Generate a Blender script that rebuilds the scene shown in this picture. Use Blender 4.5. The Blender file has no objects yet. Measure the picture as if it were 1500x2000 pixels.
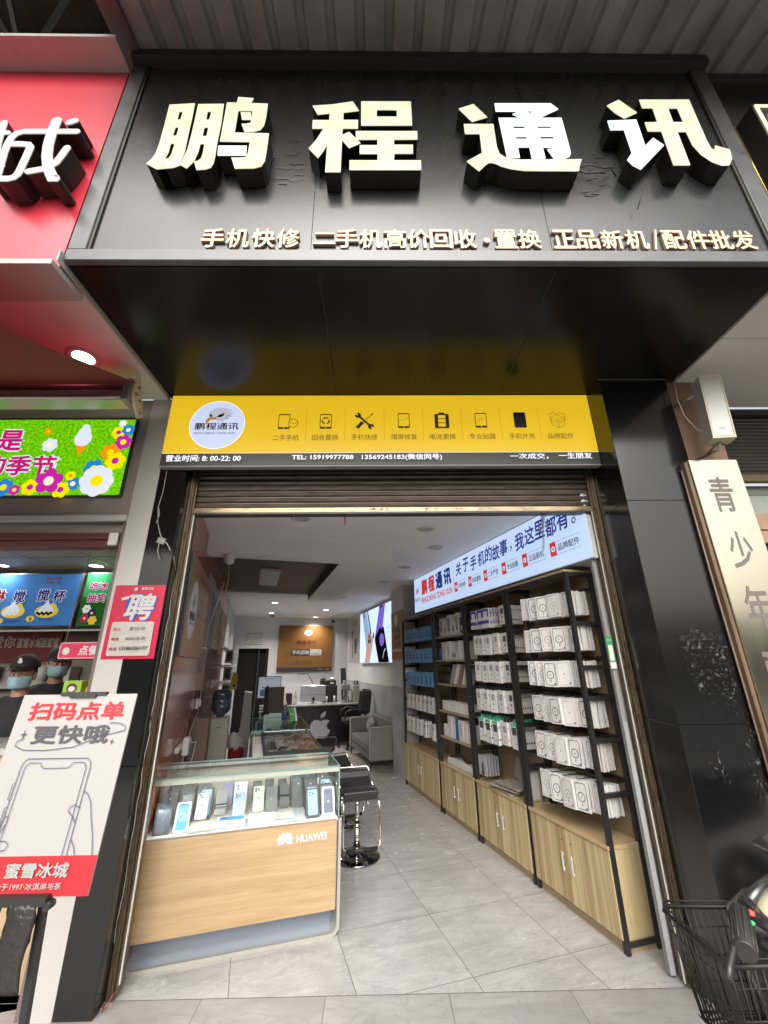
import bpy, bmesh, math, random
from mathutils import Vector, Matrix
R=math.radians
random.seed(7)
sc=bpy.context.scene
col=sc.collection
# ---------------------------------------------------------------- camera
TH,ROLL,YAW=R(20.24),R(0.65),R(0.9)
fw=Vector((math.sin(YAW)*math.cos(TH),math.cos(YAW)*math.cos(TH),math.sin(TH)))
rt=Vector((math.cos(YAW),-math.sin(YAW),0)); up=rt.cross(fw)
r2=rt*math.cos(ROLL)-up*math.sin(ROLL); u2=up*math.cos(ROLL)+rt*math.sin(ROLL)
cd=bpy.data.cameras.new('camera'); cd.sensor_fit='VERTICAL'; cd.sensor_height=36; cd.lens=14.4; cd.clip_start=.05; cd.clip_end=400
cam=bpy.data.objects.new('camera',cd); col.objects.link(cam)
M=Matrix((r2,u2,-fw)).transposed().to_4x4(); M.translation=Vector((0,0,1.55)); cam.matrix_world=M
sc.camera=cam
# ---------------------------------------------------------------- sky, sun, exposure
SUN_EL,SUN_AZ=R(40),R(182)
wd=bpy.data.worlds.new('World'); sc.world=wd; wd.use_nodes=True
nt=wd.node_tree; bg=nt.nodes['Background']
sky=nt.nodes.new('ShaderNodeTexSky'); sky.sky_type='NISHITA'; sky.sun_disc=False
sky.sun_elevation=SUN_EL; sky.sun_rotation=SUN_AZ; sky.air_density=1.6; sky.dust_density=6.0; sky.ozone_density=.6
hs=nt.nodes.new('ShaderNodeHueSaturation'); hs.inputs['Saturation'].default_value=.35
nt.links.new(sky.outputs[0],hs.inputs['Color']); nt.links.new(hs.outputs[0],bg.inputs[0]); bg.inputs[1].default_value=.12
sd=bpy.data.lights.new('sun','SUN'); sd.energy=1.5; sd.angle=R(66); sd.color=(1,.985,.955)
so=bpy.data.objects.new('sun',sd); col.objects.link(so)
so.rotation_euler=Vector((math.sin(SUN_AZ)*math.cos(SUN_EL),math.cos(SUN_AZ)*math.cos(SUN_EL),math.sin(SUN_EL))).to_track_quat('Z','Y').to_euler()
vs=sc.view_settings; vs.view_transform='Standard'; vs.look='None'; vs.gamma=1; vs.exposure=1.05
EM=.485   # display brightness of lit signs under that exposure
sc.cycles.max_bounces=8; sc.cycles.diffuse_bounces=6; sc.cycles.glossy_bounces=4; sc.cycles.transmission_bounces=6; sc.cycles.transparent_max_bounces=10
sc.cycles.sample_clamp_indirect=6; sc.cycles.caustics_reflective=False; sc.cycles.caustics_refractive=False
# ---------------------------------------------------------------- materials
def srgb(h):
    if isinstance(h,str):
        h=h.lstrip('#'); c=[int(h[i:i+2],16)/255 for i in (0,2,4)]
        return tuple(x/12.92 if x<=.04045 else ((x+.055)/1.055)**2.4 for x in c)
    return h
MATS={}
def mat(name,c=(.5,.5,.5),rough=.5,metal=0,spec=.5,noise=0,scale=6,nrough=0,emit=0,bump=0,bscale=40,stretch=(1,1,1),c2=None,alpha=1,trans=0,coat=0,detail=5,contrast=(.35,.65)):
    """Principled with optional object-space noise mottling, roughness variation and bump."""
    if name in MATS: return MATS[name]
    m=bpy.data.materials.new(name); m.use_nodes=True; t=m.node_tree; p=t.nodes['Principled BSDF']
    c=srgb(c); p.inputs['Base Color'].default_value=(*c,1); p.inputs['Roughness'].default_value=rough
    p.inputs['Metallic'].default_value=metal; p.inputs['Specular IOR Level'].default_value=spec
    p.inputs['Coat Weight'].default_value=coat
    if trans: p.inputs['Transmission Weight'].default_value=trans
    if alpha<1: p.inputs['Alpha'].default_value=alpha
    if emit: p.inputs['Emission Color'].default_value=(*c,1); p.inputs['Emission Strength'].default_value=emit
    if noise or nrough or bump or c2:
        tc=t.nodes.new('ShaderNodeTexCoord'); mp=t.nodes.new('ShaderNodeMapping'); mp.inputs['Scale'].default_value=stretch
        t.links.new(tc.outputs['Object'],mp.inputs['Vector'])
        n=t.nodes.new('ShaderNodeTexNoise'); n.inputs['Scale'].default_value=scale; n.inputs['Detail'].default_value=detail; n.inputs['Roughness'].default_value=.6
        t.links.new(mp.outputs[0],n.inputs['Vector'])
        rp=t.nodes.new('ShaderNodeMapRange'); rp.inputs[1].default_value=contrast[0]; rp.inputs[2].default_value=contrast[1]; t.links.new(n.outputs[0],rp.inputs[0])
        if noise or c2:
            mx=t.nodes.new('ShaderNodeMix'); mx.data_type='RGBA'
            k=srgb(c2) if c2 else tuple(x*(1-noise) for x in c)
            mx.inputs[6].default_value=(*k,1); mx.inputs[7].default_value=(*c,1)
            t.links.new(rp.outputs[0],mx.inputs[0]); t.links.new(mx.outputs[2],p.inputs['Base Color'])
        if nrough:
            r=t.nodes.new('ShaderNodeMapRange'); r.inputs[3].default_value=max(0,rough-nrough); r.inputs[4].default_value=rough+nrough
            t.links.new(n.outputs[0],r.inputs[0]); t.links.new(r.outputs[0],p.inputs['Roughness'])
        if bump:
            n2=t.nodes.new('ShaderNodeTexNoise'); n2.inputs['Scale'].default_value=bscale; n2.inputs['Detail'].default_value=3
            t.links.new(mp.outputs[0],n2.inputs['Vector'])
            b=t.nodes.new('ShaderNodeBump'); b.inputs['Strength'].default_value=bump; b.inputs['Distance'].default_value=.01
            t.links.new(n2.outputs[0],b.inputs['Height']); t.links.new(b.outputs[0],p.inputs['Normal'])
    MATS[name]=m; return m
def glass(name,tint=(.9,1,.97),refl=.02,rough=.02,ior=1.2):
    """thin sheet of glass: mostly see-through with a fresnel reflection"""
    if name in MATS: return MATS[name]
    m=bpy.data.materials.new(name); m.use_nodes=True; t=m.node_tree; t.nodes.clear()
    o=t.nodes.new('ShaderNodeOutputMaterial'); a=t.nodes.new('ShaderNodeBsdfTransparent'); a.inputs[0].default_value=(*tint,1)
    g=t.nodes.new('ShaderNodeBsdfGlossy'); g.inputs['Roughness'].default_value=rough
    f=t.nodes.new('ShaderNodeLayerWeight'); f.inputs[0].default_value=.5; pw=t.nodes.new('ShaderNodeMath'); pw.operation='POWER'; pw.inputs[1].default_value=5; t.links.new(f.outputs['Facing'],pw.inputs[0]); ml=t.nodes.new('ShaderNodeMath'); ml.operation='MULTIPLY'; ml.inputs[1].default_value=ior-.8; t.links.new(pw.outputs[0],ml.inputs[0])
    ad=t.nodes.new('ShaderNodeMath'); ad.operation='ADD'; ad.inputs[1].default_value=refl; ad.use_clamp=True
    x=t.nodes.new('ShaderNodeMixShader'); t.links.new(ml.outputs[0],ad.inputs[0]); t.links.new(ad.outputs[0],x.inputs[0]); t.links.new(a.outputs[0],x.inputs[1]); t.links.new(g.outputs[0],x.inputs[2]); t.links.new(x.outputs[0],o.inputs[0])
    MATS[name]=m; return m
def lit(name,c,s=1.0,gloss=.0,noise=0,scale=3,c2=None):
    """surface that gives off light"""
    if name in MATS: return MATS[name]
    m=bpy.data.materials.new(name); m.use_nodes=True; t=m.node_tree; p=t.nodes['Principled BSDF']
    c=srgb(c); p.inputs['Base Color'].default_value=(*[x*.25 for x in c],1); p.inputs['Roughness'].default_value=.35; p.inputs['Specular IOR Level'].default_value=gloss
    p.inputs['Emission Color'].default_value=(*c,1); p.inputs['Emission Strength'].default_value=s*EM
    if noise:
        tc=t.nodes.new('ShaderNodeTexCoord'); n=t.nodes.new('ShaderNodeTexNoise'); n.inputs['Scale'].default_value=scale; n.inputs['Detail'].default_value=6
        t.links.new(tc.outputs['Object'],n.inputs['Vector'])
        mx=t.nodes.new('ShaderNodeMix'); mx.data_type='RGBA'; k=srgb(c2) if c2 else tuple(x*(1-noise) for x in c)
        rp=t.nodes.new('ShaderNodeMapRange'); rp.inputs[1].default_value=.35; rp.inputs[2].default_value=.65
        mx.inputs[6].default_value=(*k,1); mx.inputs[7].default_value=(*c,1); t.links.new(n.outputs[0],rp.inputs[0]); t.links.new(rp.outputs[0],mx.inputs[0]); t.links.new(mx.outputs[2],p.inputs['Emission Color'])
    MATS[name]=m; return m
def tile_mat(name,sx,sy,ox,oy,base,dark,vein,rough=.28,grout=(.15,.14,.13),gw=.0045):
    """stone-look tiles: veined noise, a different piece of it on every tile, thin grout"""
    m=bpy.data.materials.new(name); m.use_nodes=True; t=m.node_tree; p=t.nodes['Principled BSDF']; L=t.links.new
    tc=t.nodes.new('ShaderNodeTexCoord'); mp=t.nodes.new('ShaderNodeMapping'); mp.inputs['Location'].default_value=(-ox,-oy,0); L(tc.outputs['Object'],mp.inputs['Vector'])
    br=t.nodes.new('ShaderNodeTexBrick'); br.offset=0; br.squash=1; br.inputs['Scale'].default_value=1; br.inputs['Brick Width'].default_value=sx; br.inputs['Row Height'].default_value=sy
    br.inputs['Mortar Size'].default_value=gw/2; br.inputs['Mortar Smooth'].default_value=.1; br.inputs['Color1'].default_value=(0,0,0,1); br.inputs['Color2'].default_value=(1,1,1,1); br.inputs['Bias'].default_value=0
    L(mp.outputs[0],br.inputs['Vector'])
    sp=t.nodes.new('ShaderNodeSeparateXYZ'); L(mp.outputs[0],sp.inputs[0])
    def cell(o,s):
        d=t.nodes.new('ShaderNodeMath'); d.operation='DIVIDE'; d.inputs[1].default_value=s; L(sp.outputs[o],d.inputs[0]); f=t.nodes.new('ShaderNodeMath'); f.operation='FLOOR'; L(d.outputs[0],f.inputs[0]); return f
    cb=t.nodes.new('ShaderNodeCombineXYZ'); L(cell(0,sx).outputs[0],cb.inputs[0]); L(cell(1,sy).outputs[0],cb.inputs[1])
    wn=t.nodes.new('ShaderNodeTexWhiteNoise'); wn.noise_dimensions='3D'; L(cb.outputs[0],wn.inputs['Vector'])
    sc_=t.nodes.new('ShaderNodeVectorMath'); sc_.operation='SCALE'; sc_.inputs['Scale'].default_value=37; L(wn.outputs['Color'],sc_.inputs[0])
    ad=t.nodes.new('ShaderNodeVectorMath'); ad.operation='ADD'; L(mp.outputs[0],ad.inputs[0]); L(sc_.outputs[0],ad.inputs[1])
    rot=t.nodes.new('ShaderNodeMapping'); rot.inputs['Rotation'].default_value=(0,0,.5); rot.inputs['Scale'].default_value=(.8,1.9,1); L(ad.outputs[0],rot.inputs['Vector'])
    n1=t.nodes.new('ShaderNodeTexNoise'); n1.inputs['Scale'].default_value=2.2; n1.inputs['Detail'].default_value=8; n1.inputs['Distortion'].default_value=1.6; n1.inputs['Roughness'].default_value=.62; L(rot.outputs[0],n1.inputs['Vector'])
    n2=t.nodes.new('ShaderNodeTexNoise'); n2.inputs['Scale'].default_value=3.4; n2.inputs['Detail'].default_value=5; n2.inputs['Distortion'].default_value=2.4; L(rot.outputs[0],n2.inputs['Vector'])
    r1=t.nodes.new('ShaderNodeValToRGB'); r1.color_ramp.elements[0].position=.34; r1.color_ramp.elements[0].color=(*dark,1); r1.color_ramp.elements[1].position=.66; r1.color_ramp.elements[1].color=(*base,1); L(n1.outputs[0],r1.inputs[0])
    ab=t.nodes.new('ShaderNodeMath'); ab.operation='SUBTRACT'; ab.inputs[1].default_value=.5; L(n2.outputs[0],ab.inputs[0])
    ab2=t.nodes.new('ShaderNodeMath'); ab2.operation='ABSOLUTE'; L(ab.outputs[0],ab2.inputs[0])
    mr=t.nodes.new('ShaderNodeMapRange'); mr.inputs[1].default_value=0; mr.inputs[2].default_value=.028; mr.inputs[3].default_value=.4; mr.inputs[4].default_value=0; L(ab2.outputs[0],mr.inputs[0])
    mx=t.nodes.new('ShaderNodeMix'); mx.data_type='RGBA'; L(mr.outputs[0],mx.inputs[0]); L(r1.outputs[0],mx.inputs[6]); mx.inputs[7].default_value=(*vein,1)
    dn=t.nodes.new('ShaderNodeTexNoise'); dn.inputs['Scale'].default_value=1.1; dn.inputs['Detail'].default_value=9; dn.inputs['Roughness'].default_value=.7; L(tc.outputs['Object'],dn.inputs['Vector'])
    dr=t.nodes.new('ShaderNodeMapRange'); dr.inputs[1].default_value=.52; dr.inputs[2].default_value=.72; dr.inputs[3].default_value=0; dr.inputs[4].default_value=.30; L(dn.outputs[0],dr.inputs[0])
    dm=t.nodes.new('ShaderNodeMix'); dm.data_type='RGBA'; L(dr.outputs[0],dm.inputs[0]); L(mx.outputs[2],dm.inputs[6]); dm.inputs[7].default_value=(.15,.13,.115,1)
    mg=t.nodes.new('ShaderNodeMix'); mg.data_type='RGBA'; L(br.outputs['Fac'],mg.inputs[0]); L(dm.outputs[2],mg.inputs[6]); mg.inputs[7].default_value=(*grout,1); L(mg.outputs[2],p.inputs['Base Color'])
    rr=t.nodes.new('ShaderNodeMapRange'); rr.inputs[3].default_value=rough-.06; rr.inputs[4].default_value=rough+.12; L(n2.outputs[0],rr.inputs[0]); L(rr.outputs[0],p.inputs['Roughness'])
    b=t.nodes.new('ShaderNodeBump'); b.inputs['Strength'].default_value=.25; b.inputs['Distance'].default_value=.002; b.invert=True; L(br.outputs['Fac'],b.inputs['Height']); L(b.outputs[0],p.inputs['Normal'])
    MATS[name]=m; return m
def wood_mat(name,a,b,axis=0,scale=14,rough=.42,plank=0,stripe=.5):
    """board grain running along one local axis; plank>0 adds boards of different tone across it"""
    m=bpy.data.materials.new(name); m.use_nodes=True; t=m.node_tree; p=t.nodes['Principled BSDF']; L=t.links.new
    a=srgb(a); b=srgb(b)
    tc=t.nodes.new('ShaderNodeTexCoord'); mp=t.nodes.new('ShaderNodeMapping'); s=[1,1,1]; s[axis]=.045; mp.inputs['Scale'].default_value=s; L(tc.outputs['Object'],mp.inputs['Vector'])
    n=t.nodes.new('ShaderNodeTexNoise'); n.inputs['Scale'].default_value=scale; n.inputs['Detail'].default_value=7; n.inputs['Distortion'].default_value=.5; n.inputs['Roughness'].default_value=.65; L(mp.outputs[0],n.inputs['Vector'])
    n2=t.nodes.new('ShaderNodeTexNoise'); n2.inputs['Scale'].default_value=scale*7; n2.inputs['Detail'].default_value=3; L(mp.outputs[0],n2.inputs['Vector'])
    ad=t.nodes.new('ShaderNodeMath'); ad.operation='MULTIPLY_ADD'; ad.inputs[1].default_value=.35; L(n2.outputs[0],ad.inputs[0]); L(n.outputs[0],ad.inputs[2])
    src=ad.outputs[0]
    if plank:
        sp=t.nodes.new('ShaderNodeSeparateXYZ'); L(tc.outputs['Object'],sp.inputs[0])
        o=plank[0]; d=t.nodes.new('ShaderNodeMath'); d.operation='DIVIDE'; d.inputs[1].default_value=plank[1]; L(sp.outputs[o],d.inputs[0])
        wo=t.nodes.new('ShaderNodeTexNoise'); wo.noise_dimensions='1D'; wo.inputs['Scale'].default_value=1; wo.inputs['Detail'].default_value=2; L(d.outputs[0],wo.inputs['W'])
        a2=t.nodes.new('ShaderNodeMath'); a2.operation='MULTIPLY_ADD'; a2.inputs[1].default_value=stripe; L(wo.outputs[0],a2.inputs[0]); L(src,a2.inputs[2]); 
        s2=t.nodes.new('ShaderNodeMath'); s2.operation='SUBTRACT'; s2.inputs[1].default_value=stripe/2; L(a2.outputs[0],s2.inputs[0]); src=s2.outputs[0]
    r=t.nodes.new('ShaderNodeMapRange'); r.inputs[1].default_value=.45; r.inputs[2].default_value=.9; L(src,r.inputs[0])
    mx=t.nodes.new('ShaderNodeMix'); mx.data_type='RGBA'; mx.inputs[6].default_value=(*a,1); mx.inputs[7].default_value=(*b,1); L(r.outputs[0],mx.inputs[0]); L(mx.outputs[2],p.inputs['Base Color'])
    p.inputs['Roughness'].default_value=rough
    MATS[name]=m; return m
# ---------------------------------------------------------------- geometry builder
ANG=R(16.14)
def I2W(v,u,z=0): return Vector((v*math.cos(ANG)-u*math.sin(ANG), v*math.sin(ANG)+u*math.cos(ANG), z))
FRAME={'F':0.0,'I':ANG}
class Root:
    """an Empty at a thing's base; parts give their shapes in the same street (F) or shop (I) coordinates"""
    def __init__(s,name,label,cat,at,frame='F',group=None,rz=0,kind=None):
        s.o=bpy.data.objects.new(name,None); col.objects.link(s.o); s.o.empty_display_size=.1
        s.at=Vector(at); s.frame=frame; s.rz=rz
        s.o.location=I2W(*at) if frame=='I' else s.at
        s.o.rotation_euler=(0,0,FRAME[frame]+rz)
        tag(s.o,label,cat,group,kind)
def tag(o,label=None,cat=None,group=None,kind=None):
    if label: o['label']=label
    if cat: o['category']=cat
    if group: o['group']=group
    if kind: o['kind']=kind
    return o
class MB:
    def __init__(s): s.v=[]; s.f=[]; s.m=[]; s.sm=[]
    def add(s,vs,fs,mi=0,smooth=False):
        b=len(s.v); s.v+= [Vector(p) for p in vs]; s.f+=[tuple(i+b for i in f) for f in fs]; s.m+=[mi]*len(fs); s.sm+=[smooth]*len(fs); return s
    def box(s,x0,x1,y0,y1,z0,z1,mi=0,ch=0,rot=None,piv=None):
        if x0>x1:x0,x1=x1,x0
        if y0>y1:y0,y1=y1,y0
        if z0>z1:z0,z1=z1,z0
        if ch>0:
            c=min(ch,(x1-x0)*.45,(y1-y0)*.45,(z1-z0)*.45); P=[];F=[]
            X=(x0,x1);Y=(y0,y1);Z=(z0,z1); idx={}
            for i in (0,1):
                for j in (0,1):
                    for k in (0,1):
                        sx,sy,sz=1-2*i,1-2*j,1-2*k
                        idx[i,j,k,0]=len(P);P.append((X[i],Y[j]+sy*c,Z[k]+sz*c))
                        idx[i,j,k,1]=len(P);P.append((X[i]+sx*c,Y[j],Z[k]+sz*c))
                        idx[i,j,k,2]=len(P);P.append((X[i]+sx*c,Y[j]+sy*c,Z[k]))
            q=idx
            for i in (0,1): F.append([q[i,0,0,0],q[i,0,1,0],q[i,1,1,0],q[i,1,0,0]])
            for j in (0,1): F.append([q[0,j,0,1],q[1,j,0,1],q[1,j,1,1],q[0,j,1,1]])
            for k in (0,1): F.append([q[0,0,k,2],q[0,1,k,2],q[1,1,k,2],q[1,0,k,2]])
            for i in (0,1):
                for j in (0,1): F.append([q[i,j,0,0],q[i,j,0,1],q[i,j,1,1],q[i,j,1,0]])
                for k in (0,1): F.append([q[i,0,k,0],q[i,0,k,2],q[i,1,k,2],q[i,1,k,0]])
            for j in (0,1):
                for k in (0,1): F.append([q[0,j,k,1],q[0,j,k,2],q[1,j,k,2],q[1,j,k,1]])
            for i in (0,1):
                for j in (0,1):
                    for k in (0,1): F.append([q[i,j,k,0],q[i,j,k,1],q[i,j,k,2]])
        else:
            P=[(x,y,z) for x in(x0,x1) for y in(y0,y1) for z in(z0,z1)]
            F=[(0,1,3,2),(4,6,7,5),(0,4,5,1),(2,3,7,6),(0,2,6,4),(1,5,7,3)]
        if rot is not None:
            pv=Vector(piv) if piv else Vector(((x0+x1)/2,(y0+y1)/2,(z0+z1)/2)); P=[rot@(Vector(p)-pv)+pv for p in P]
        return s.add(P,F,mi)
    def obox(s,c,ax,ay,az,hx,hy,hz,mi=0):
        c=Vector(c);ax=Vector(ax).normalized();ay=Vector(ay).normalized();az=Vector(az).normalized()
        P=[c+ax*x+ay*y+az*z for x in(-hx,hx) for y in(-hy,hy) for z in(-hz,hz)]
        return s.add(P,[(0,1,3,2),(4,6,7,5),(0,4,5,1),(2,3,7,6),(0,2,6,4),(1,5,7,3)],mi)
    def bar(s,p,q,w,h=None,mi=0,up=(0,0,1)):
        p=Vector(p);q=Vector(q);d=(q-p); L=d.length; d.normalize(); u=Vector(up)
        if abs(d.dot(u))>.98: u=Vector((1,0,0))
        x=d.cross(u).normalized(); y=x.cross(d)
        return s.obox((p+q)/2,x,y,d,w/2,(h or w)/2,L/2,mi)
    def tube(s,pts,r,n=8,mi=0,cap=True,closed=False):
        pts=[Vector(p) for p in pts]; N=len(pts); P=[];F=[]; rr=r if isinstance(r,(list,tuple)) else [r]*N
        prev=None
        for i,p in enumerate(pts):
            a=pts[i-1] if (i>0 or closed) else p; b=pts[(i+1)%N] if (i<N-1 or closed) else p
            d=(b-a).normalized() if (b-a).length>1e-9 else Vector((0,0,1))
            if prev is None:
                u=Vector((0,0,1)) if abs(d.z)<.9 else Vector((1,0,0)); x=d.cross(u).normalized()
            else:
                x=prev-d*prev.dot(d); x=x.normalized() if x.length>1e-6 else d.orthogonal().normalized()
            prev=x; y=d.cross(x)
            for k in range(n):
                t=2*math.pi*k/n; P.append(p+(x*math.cos(t)+y*math.sin(t))*rr[i])
        for i in range(N if closed else N-1):
            for k in range(n):
                a=i*n+k;b=i*n+(k+1)%n;c=((i+1)%N)*n+(k+1)%n;d_=((i+1)%N)*n+k; F.append((a,b,c,d_))
        s.add(P,F,mi,True)
        if cap and not closed:
            s.add([],[],mi); base=len(s.v)-len(P)
            s.f.append(tuple(base+k for k in range(n))[::-1]); s.f.append(tuple(base+(N-1)*n+k for k in range(n))); s.m+=[mi,mi]; s.sm+=[False,False]
        return s
    def cyl(s,c,r,h,n=24,mi=0,axis='z',r2=None):
        c=Vector(c); a={'x':Vector((1,0,0)),'y':Vector((0,1,0)),'z':Vector((0,0,1))}[axis] if isinstance(axis,str) else Vector(axis).normalized()
        return s.tube([c,c+a*h],[r,r if r2 is None else r2],n,mi)
    def lathe(s,c,prof,n=24,mi=0,axis='z'):
        c=Vector(c); P=[];F=[]
        A={'z':(Vector((1,0,0)),Vector((0,1,0)),Vector((0,0,1))),'y':(Vector((1,0,0)),Vector((0,0,1)),Vector((0,-1,0))),'x':(Vector((0,1,0)),Vector((0,0,1)),Vector((1,0,0)))}[axis]
        for r,h in prof:
            for k in range(n):
                t=2*math.pi*k/n; P.append(c+A[0]*r*math.cos(t)+A[1]*r*math.sin(t)+A[2]*h)
        for i in range(len(prof)-1):
            for k in range(n): F.append((i*n+k,i*n+(k+1)%n,(i+1)*n+(k+1)%n,(i+1)*n+k))
        return s.add(P,F,mi,True)
    def prism(s,poly,O,U,V,N,d,mi=0,side=None):
        """extrude a 2-D outline (u,v) placed at O with axes U,V by d along N; holes not supported"""
        O=Vector(O);U=Vector(U);V=Vector(V);N=Vector(N); n=len(poly)
        P=[O+U*a+V*b for a,b in poly]+[O+U*a+V*b+N*d for a,b in poly]
        F=[tuple(range(n))[::-1],tuple(range(n,2*n))]+[(i,(i+1)%n,n+(i+1)%n,n+i) for i in range(n)]
        b=len(s.v); s.add(P,F,mi)
        if side is not None:
            for k in range(n): s.m[-1-k]=side
        return s
    def sheet(s,P,mi=0): return s.add(P,[tuple(range(len(P)))],mi)
    def geo(s,g,O,U,V,N,su=1,sv=1,dz=1,mi=0,side=None,shear=0):
        vs,fs,isd=g; O=Vector(O);U=Vector(U);V=Vector(V);N=Vector(N)
        b=len(s.v)
        s.v+=[O+U*((x+shear*y)*su)+V*(y*sv)+N*(z*dz) for x,y,z in vs]
        s.f+=[tuple(i+b for i in f) for f in fs]; s.m+=[(side if (side is not None and q) else mi) for q in isd]; s.sm+=[False]*len(fs); return s
    def build(s,name,mats,root=None,frame='F',at=None,rz=0,parent=None,bevel=0,smooth=None,rel=None):
        me=bpy.data.meshes.new(name)
        if root is not None: at_=root.at; rz_=root.rz
        else: at_=Vector(at) if at else Vector((0,0,0)); rz_=rz
        if rel is not None: at_=rel
        me.from_pydata([p-at_ for p in s.v],[],s.f); 
        for m in (mats if isinstance(mats,(list,tuple)) else [mats]): me.materials.append(m)
        me.polygons.foreach_set('material_index',s.m)
        me.polygons.foreach_set('use_smooth',[bool(x) if smooth is None else smooth for x in s.sm])
        me.update(); bm=bmesh.new(); bm.from_mesh(me); bmesh.ops.recalc_face_normals(bm,faces=bm.faces); bm.to_mesh(me); bm.free()
        o=bpy.data.objects.new(name,me); col.objects.link(o)
        if parent is not None: o.parent=parent
        elif root is not None: o.parent=root.o
        else:
            o.location=I2W(*at_) if frame=='I' else at_; o.rotation_euler=(0,0,FRAME[frame]+rz_)
        if bevel:
            b=o.modifiers.new('bevel','BEVEL'); b.width=bevel; b.segments=2; b.limit_method='ANGLE'
        return o
def solo(mb,name,mats,label,cat,at=(0,0,0),frame='F',group=None,kind=None,**k):
    return tag(mb.build(name,mats,frame=frame,at=at,**k),label,cat,group,kind)
def struct(mb,name,mats,frame='F',at=None,**k):
    o=mb.build(name,mats,frame=frame,at=at,**k); o['kind']='structure'; return o
def tree_copy(o,parent=None,label=None,loc=None,rz=None):
    c=o.copy(); col.objects.link(c)
    if parent is not None: c.parent=parent; c.matrix_parent_inverse=o.matrix_parent_inverse.copy()
    for ch in list(o.children): tree_copy(ch,c)
    if label: c['label']=label
    if loc is not None: c.location=loc
    if rz is not None: c.rotation_euler=(0,0,rz)
    return c
# ---------------------------------------------------------------- lettering
_T={}
def _curve_geo(c):
    o=bpy.data.objects.new('t',c); col.objects.link(o); bpy.context.view_layer.update()
    me=bpy.data.meshes.new_from_object(o.evaluated_get(bpy.context.evaluated_depsgraph_get()))
    vs=[tuple(v.co) for v in me.vertices]; fs=[tuple(p.vertices) for p in me.polygons]
    isd=[abs(p.normal.z)<.5 for p in me.polygons]
    bpy.data.objects.remove(o); bpy.data.meshes.remove(me); bpy.data.curves.remove(c); return vs,fs,isd
def text_geo(s,bold=0,solid=False):
    k=(s,bold,solid)
    if k in _T: return _T[k]
    c=bpy.data.curves.new('t','FONT'); c.body=s; c.size=1; c.extrude=.5 if solid else 0; c.resolution_u=3; c.fill_mode='FRONT' if not solid else 'BOTH'
    vs,fs,isd=_curve_geo(c)
    if solid: vs=[(x,y,z+.5) for x,y,z in vs]
    if bold:
        V=[];F=[];D=[]
        for q,(a,b) in enumerate(((0,0),(1,0),(-1,0),(0,1),(0,-1))):
            n=len(V); e=1+.004*q; V+=[(x+a*bold,y+b*bold,(z*e if solid else .0002*q/ .001)) for x,y,z in vs]; F+=[tuple(i+n for i in f) for f in fs]; D+=isd
        vs,fs,isd=V,F,D
    x0=min(v[0] for v in vs);x1=max(v[0] for v in vs);y0=min(v[1] for v in vs);y1=max(v[1] for v in vs)
    r=((vs,fs,isd),(x0,x1,y0,y1)); _T[k]=r; return r
def put_text(mb,s,O,U,V,N,w=None,h=None,bold=0,depth=0,mi=0,side=None,shear=0,align='c'):
    """fit text to a box w by h whose centre (align c) or left middle (l) is O"""
    g,(x0,x1,y0,y1)=text_geo(s,bold,depth>0)
    tw=max(x1-x0,1e-3);th=max(y1-y0,1e-3)
    if w and h: su,sv=w/tw,h/th
    elif h: su=sv=h/th
    else: su=sv=w/tw
    O=Vector(O);U=Vector(U);V=Vector(V)
    cx=(x0+x1)/2 if align=='c' else x0
    O2=O-U*(cx*su)-V*((y0+y1)/2*sv)
    return mb.geo(g,O2,U,V,N,su,sv,depth if depth>0 else .001,mi,side,shear)
def poly_geo(rings,depth=True):
    c=bpy.data.curves.new('t','CURVE'); c.dimensions='2D'; c.fill_mode='BOTH'; c.extrude=.5 if depth else 0
    for r in rings:
        sp=c.splines.new('POLY'); sp.points.add(len(r)-1); sp.use_cyclic_u=True
        for i,(x,y) in enumerate(r): sp.points[i].co=(x,y,0,1)
    vs,fs,isd=_curve_geo(c); return [(x,y,z+.5) for x,y,z in vs],fs,isd
def stroke_poly(pts,w,n=5):
    """outline of a round-ended stroke through 2-D points"""
    P=[Vector((a,b)) for a,b in pts]; L=[];Rr=[]
    for i,p in enumerate(P):
        a=P[i-1] if i else p; b=P[i+1] if i<len(P)-1 else p; d=(b-a).normalized(); nrm=Vector((-d.y,d.x)); L.append(p+nrm*w/2); Rr.append(p-nrm*w/2)
    def capp(c,a,sgn):
        return [c+Vector((math.cos(a+sgn*math.pi*k/(n+1)),math.sin(a+sgn*math.pi*k/(n+1))))*w/2 for k in range(1,n+1)]
    d1=(P[-1]-P[-2]); a1=math.atan2(d1.x,-d1.y) ; d0=(P[0]-P[1])
    e=capp(P[-1],math.atan2(d1.x,-d1.y),-1); s0=capp(P[0],math.atan2(-(P[1]-P[0]).x,(P[1]-P[0]).y),-1)
    return [tuple(v) for v in L+e+Rr[::-1]+s0]
X,Y_,Z=Vector((1,0,0)),Vector((0,1,0)),Vector((0,0,1))
def circle(cx,cy,r,n=32,a0=0,a1=2*math.pi,ry=None):
    return [(cx+r*math.cos(a0+(a1-a0)*k/n),cy+(ry or r)*math.sin(a0+(a1-a0)*k/n)) for k in range(n)]
def rrect(x0,x1,y0,y1,r,n=4):
    P=[]
    for cx,cy,a in ((x1-r,y0+r,-.5),(x1-r,y1-r,0),(x0+r,y1-r,.5),(x0+r,y0+r,1)):
        P+=[(cx+r*math.cos(math.pi*(a+.5*k/n)),cy+r*math.sin(math.pi*(a+.5*k/n))) for k in range(n+1)]
    return P
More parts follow.
